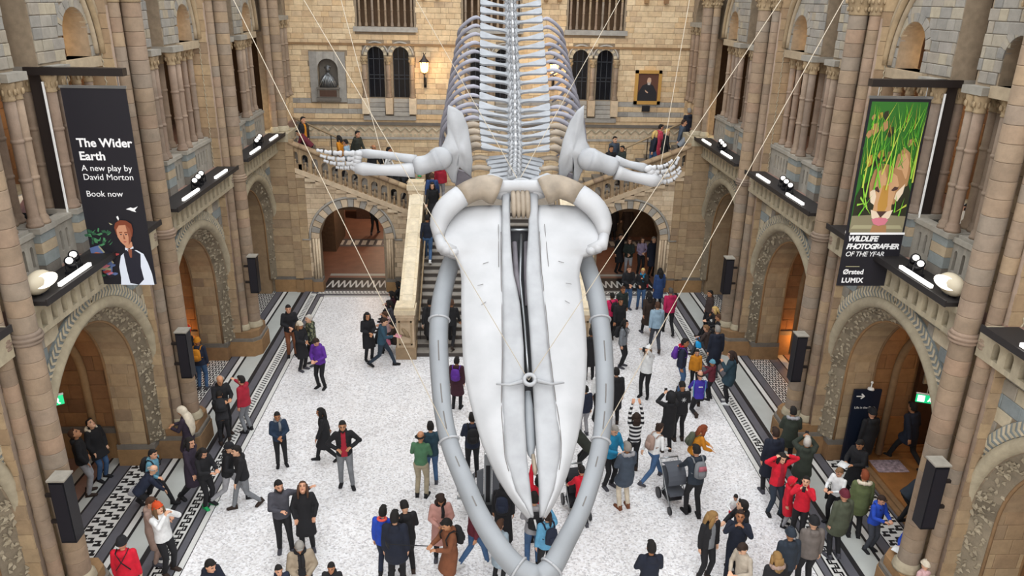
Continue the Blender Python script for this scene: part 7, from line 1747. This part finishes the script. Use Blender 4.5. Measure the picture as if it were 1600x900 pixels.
def tote_fn(b): b.tube([(.24, .0, -.62), (.24, .0, -.58), (.24, 0, -.40), (.24, 0, -.36)], [(.03, .09), (.045, .12), (.04, .11), (.02, .09)], 10, up=(1, 0, 0)); b.tube([(.24, -.07, -.37), (.24, -.05, -.2), (.23, .05, -.2), (.24, .07, -.37)], .008, 5)
def sling_fn(b): b.tube([(.22, .02, -.34), (.22, .02, -.3), (.215, .02, -.16), (.21, .02, -.13)], [(.03, .07), (.045, .09), (.04, .085), (.02, .07)], 10, up=(1, 0, 0)); b.tube([(.20, .06, -.14), (.0, .13, .12), (-.12, .05, .22), (-.05, -.13, .10), (.19, -.02, -.14)], .009, 5)
def phone_fn(b): b.box((-.038, -.006, -.075), (.038, .006, .075))
def paper_fn(b): b.add([(-.12, -.05, 0), (.12, -.05, .01), (.11, -.24, -.05), (-.11, -.24, -.06), (-.12, -.05, .004), (.12, -.05, .014), (.11, -.24, -.046), (-.11, -.24, -.056)], [(0, 3, 2, 1), (4, 5, 6, 7), (0, 1, 5, 4), (1, 2, 6, 5), (2, 3, 7, 6), (3, 0, 4, 7)])
def camera_fn(b): b.box((-.065, -.03, -.04), (.065, .03, .045)); b.tube([(0, -.03, 0), (0, -.09, 0), (0, -.10, 0)], [.032, .034, .03], 12)
def stick_fn(b): b.tube([(0, 0, 0), (-.08, -.38, .12), (-.16, -.75, .25)], .010, 6); b.box((-.24, -.78, .18), (-.09, -.765, .27))
def emblem_fn(b):
    for i in range(7):
        a = 2 * PI * i / 7; b.prism([(0, .158, .02), (.075 * math.cos(a), .158, .02 + .075 * math.sin(a)), (.03 * math.cos(a + .5), .158, .02 + .03 * math.sin(a + .5))], (0, .006, 0))
def bprint_fn(b):
    for x0, x1 in ((-.06, -.035), (-.03, -.01), (-.005, .02), (.025, .055)): b.box((x0, .128, .02), (x1, .136, .055))
def side_fn(b):
    for sg in (-1, 1): b.tube([(sg * .165, .03, .19), (sg * .175, .02, 0), (sg * .16, .02, -.3)], [(.012, .03)] * 3, 6)
HF = dict(short=hair_short, bald=hair_bald, long=hair_long, tail=hair_tail, bun=hair_bun, beanie=hat_beanie, hoodup=hood_up, scarf=head_scarf)
HN = dict(short='hair', bald='hair', long='hair', tail='hair', bun='hair', beanie='woolly_hat', hoodup='hood', scarf='headscarf')
def slot(o, mats):
    for i, mt in enumerate(mats):
        if i < len(o.material_slots): o.material_slots[i].link = 'OBJECT'; o.material_slots[i].material = mt
def child(root, name, me, mats, mw=None):
    o = D.objects.new(name, me); COL.objects.link(o); o.parent = root
    if mw is not None: o.matrix_basis = mw
    slot(o, mats); return o
OWNER = {2: 'the stooping figure in a blue coat', 3: 'the striding boy in light blue', 7: 'the visitor beneath the second left arch', 10: 'the person facing the balding man', 27: 'the man in navy inside the jaw loop',
         32: 'the man in a brown coat', 34: 'the woman in a black headscarf', 36: 'the man in a light grey hoodie', 37: 'the woman in a sky blue hoodie', 47: 'the striding woman in white', 48: 'the figure in a long hooded coat',
         50: 'the auburn-haired woman in mustard', 51: 'the man pushing the pushchair', 54: 'the man with a red hood', 56: 'the woman in a dark teal parka', 61: 'the seated youth by the far right pier', 62: 'the woman in a white hat',
         66: 'the woman in a grey hoodie', 69: 'the person in hot pink', 71: 'the blonde woman before the right back arch', 87: 'the man in a denim jacket', 92: 'the seated child at the stair newel', 98: 'the person at the foot of the stairs',
         99: 'the woman in dark maroon', 108: 'the man in a white shirt on the left flight', 127: 'the grey-haired person in dark green', 130: 'the woman in a red puffer jacket', 131: 'the fair-haired youth in a white shirt',
         134: 'the boy in royal blue', 135: 'the woman in black by the sign', 138: 'the stooping person in dark grey', 139: 'the child in a blue coat', 146: 'the photographer in navy'}
for pi_, (pose, x, y, z, face, h, st, top, tr, hs, hc, ex, lab) in enumerate(PEOPLE):
    rnd = random.Random(pi_ * 13 + 5)
    r = D.objects.new('person', None); COL.objects.link(r); r.location = (x, y, z); r.rotation_euler = (0, 0, math.radians(face)); s_ = h / 1.72
    if pose in ('stand', 'walk', 'front', 'hold') and rnd.random() < .4: r.scale = (-s_, s_, s_)
    else: r.scale = (s_, s_, s_)
    if pose == 'armout': r.scale = (s_, s_, s_)
    tag(r, lab, 'person'); K = skel(pose); E = ex.split()
    if pose in ('sit', 'kneel') and st in ('coat', 'parka', 'robe'): st = 'jacket'
    sk = SKINS[rnd.choice([0, 0, 1, 1, 2, 3] if hs != 'scarf' else [2, 3])]
    bo = child(r, 'body', body_mesh(pose), [sk, M['eye'], M['lips']])
    inner = next((e[5:] for e in E if e.startswith('shirt')), top)
    tp = child(r, 'top' if st == 'shirt' else ('coat' if st in ('coat', 'parka', 'robe') else 'jacket'), top_mesh(pose, st), [cloth(top), cloth({'red': 'crimson', 'yellow': 'mustard'}.get(inner, inner))])
    child(r, 'trousers', leg_mesh(pose), [cloth(tr)])
    shc = next((e[4:] for e in E if e.startswith('shoe')), rnd.choice(['black', 'black', 'dkbrown', 'dkgrey'])); shc = {'teal': 'brightgreen', 'brown': 'brown'}.get(shc, shc)
    q = POSES[pose]
    for sd in 'lr':
        A = K['A' + sd]; pit = 0
        if pose in ('walk', 'stride', 'strideh') and sd == 'r': pit = 28
        if pose == 'kneel' and sd == 'l': pit = 80
        child(r, 'shoe', shared('shoe', shoe_fn), [cloth(shc)], Matrix.Translation(A) @ Matrix.Rotation(math.radians(10 if sd == 'l' else -10), 4, 'Z') @ Matrix.Rotation(math.radians(pit), 4, 'X'))
    child(r, HN[hs], shared(HN[hs] + '|' + hs, HF[hs]), [cloth(HAIR[hc] if hs in ('short', 'bald', 'long', 'tail', 'bun') and hc in HAIR else hc)], K['hm'])
    if hs in ('beanie',) and (lab.startswith('woman') or 'blonde' in lab): child(r, 'hair', shared('hair|long', hair_long), [cloth('#6b5238')], K['hm'] @ Matrix.Scale(.97, 4))
    cmx = K['cm']
    if hs == 'scarf': child(r, 'headscarf_drape', shared('headscarf_drape', cape_fn), [cloth(hc)], K['cm'])
    RM = Matrix.Translation(r.location) @ Matrix.Rotation(math.radians(face), 4, 'Z') @ Matrix.Diagonal((r.scale[0], r.scale[1], r.scale[2], 1))
    who = OWNER.get(pi_, 'person')
    def carried(name, lab_, cat_, pieces, mw):
        """a bag, phone or sheet is a thing of its own even when somebody carries it"""
        W_ = RM @ mw
        if len(pieces) == 1:
            o = D.objects.new(name, pieces[0][1]); COL.objects.link(o); o.matrix_basis = W_; slot(o, [pieces[0][2]]); tag(o, lab_, cat_); return o
        o = D.objects.new(name, None); COL.objects.link(o); o.matrix_basis = W_; tag(o, lab_, cat_)
        for n_, me_, mt_ in pieces: child(o, n_, me_, [mt_])
        return o
    I4 = Matrix.Identity(4)
    for e in E:
        if e == 'beard': child(r, 'beard', shared('beard', beard_fn), [cloth(HAIR.get(hc, '#222222'))], K['hm'])
        elif e.startswith('scarf'): child(r, 'scarf', shared('scarf', scarf_fn), [cloth({'blue': 'blueteal'}.get(e[5:], e[5:]))], cmx)
        elif e.startswith('fur'): child(r, 'fur_collar', shared('fur_collar', fur_fn), [cloth({'cream': 'cream', 'grey': 'ltgrey', 'brown': 'taupe'}[e[3:]])], cmx)
        elif e.startswith('hood'): child(r, 'hood_lining', shared('hood_lining', lambda b: b.tube([(.085 * math.cos(a), .07 + .07 * math.sin(a), .235) for a in [2 * PI * k / 12 for k in range(13)]], .028, 7, cap=False)), [cloth({'red': 'brightred', 'coral': 'coral'}[e[4:]])], cmx)
        elif e == 'straps': child(r, 'crossed_straps', shared('crossed_straps', cross_fn), [cloth('black')], cmx)
        elif e == 'packfront': carried('shoulder_bag', 'black shoulder bag at the side of ' + who, 'bag', [('bag', shared('shoulder_bag', sling_fn), cloth('black'))], cmx)
        elif e.startswith('pack'):
            c_, cn = {'yellow': ('mustard', 'yellow'), 'blackwhite': ('black', 'black and white'), 'greypink': ('grey', 'grey and pink'), 'beige': ('taupe', 'beige'), 'brown': ('olive', 'dark olive'), 'navy': ('navy', 'navy'), 'purple': ('purple2', 'purple'), 'black': ('black', 'black')}[e[4:]]
            pcs = [('pack', shared('backpack', pack_fn), cloth(c_)), ('straps', shared('backpack_straps', strap_fn), cloth(c_))]
            if e == 'packblackwhite': pcs.append(('white_stripe', shared('backpack_stripe', lambda b: b.prism([(-.05, .318, .10), (-.01, .318, .10), (.045, .326, -.12), (.0, .326, -.12)], (0, .008, 0))), cloth('white')))
            if e == 'packgreypink': pcs.append(('pink_panel', shared('backpack_panel', lambda b: b.prism([(-.1, .32, .0), (.1, .32, .0), (.08, .30, .10), (-.08, .30, .10)], (0, .012, 0))), cloth('#a8606c')))
            carried('backpack', cn + ' backpack on the back of ' + who, 'backpack', pcs, cmx)
        elif e.startswith('bag'):
            c_, cn = {'white': ('ltgrey', 'pale grey'), 'blue': ('#1c9fe0', 'bright blue'), 'red': ('#b8323c', 'red'), 'orange': ('#f08a1c', 'orange'), 'pink': ('#d87a94', 'pink'), 'black': ('black', 'black')}[e[3:]]
            carried('carrier_bag' if e != 'bagred' else 'shoulder_bag', cn + ' bag carried by ' + who, 'bag', [('bag', shared('bag|sling', sling_fn) if e == 'bagred' else shared('bag|tote', tote_fn), cloth(c_))], cmx if pose != 'sit' else cmx @ Matrix.Translation((0, -.25, .25)))
        elif e.startswith('paper'): carried('paper_sheet', {'pink': 'pink', 'white': 'white'}[e[5:]] + ' paper sheet in the hands of ' + who, 'paper', [('sheet', shared('paper_sheet', paper_fn), cloth({'pink': '#d08a98', 'white': 'white'}[e[5:]]))], Matrix.Translation(K['Hr'] + Vector((.05, -.02, .02))))
        elif e == 'selfie': carried('selfie_stick', 'thin dark selfie stick held out by ' + who, 'selfie stick', [('stick', shared('selfie_stick', stick_fn), cloth('black'))], Matrix.Translation(K['Hr'] + Vector((0, -.08, 0))))
        elif e == 'camera': carried('camera', 'black camera held to the eye by ' + who, 'camera', [('camera', shared('camera', camera_fn), cloth('black'))], Matrix.Translation((K['Hl'] + K['Hr']) / 2 + Vector((0, .02, .02))))
        elif e == 'emblem': child(r, 'back_emblem', shared('back_emblem', emblem_fn), [cloth('white')], cmx)
        elif e == 'backprint': child(r, 'back_lettering', shared('back_lettering', bprint_fn), [cloth('white')], cmx); child(r, 'side_panels', shared('side_panels', side_fn), [cloth('skyblue')], cmx)
    if pi_ in (48, 62, 127, 130): carried('phone', 'black phone held up by ' + who, 'phone', [('phone', shared('phone', phone_fn), cloth('black'))], Matrix.Translation((K['Hl'] + K['Hr']) / 2 + Vector((0, -.07, .05))))
    if pi_ in (56, 71): carried('phone', 'black phone in the hand of ' + who, 'phone', [('phone', shared('phone', phone_fn), cloth('black'))], Matrix.Translation(K['Hl'] + Vector((-.01, -.09, .03))))
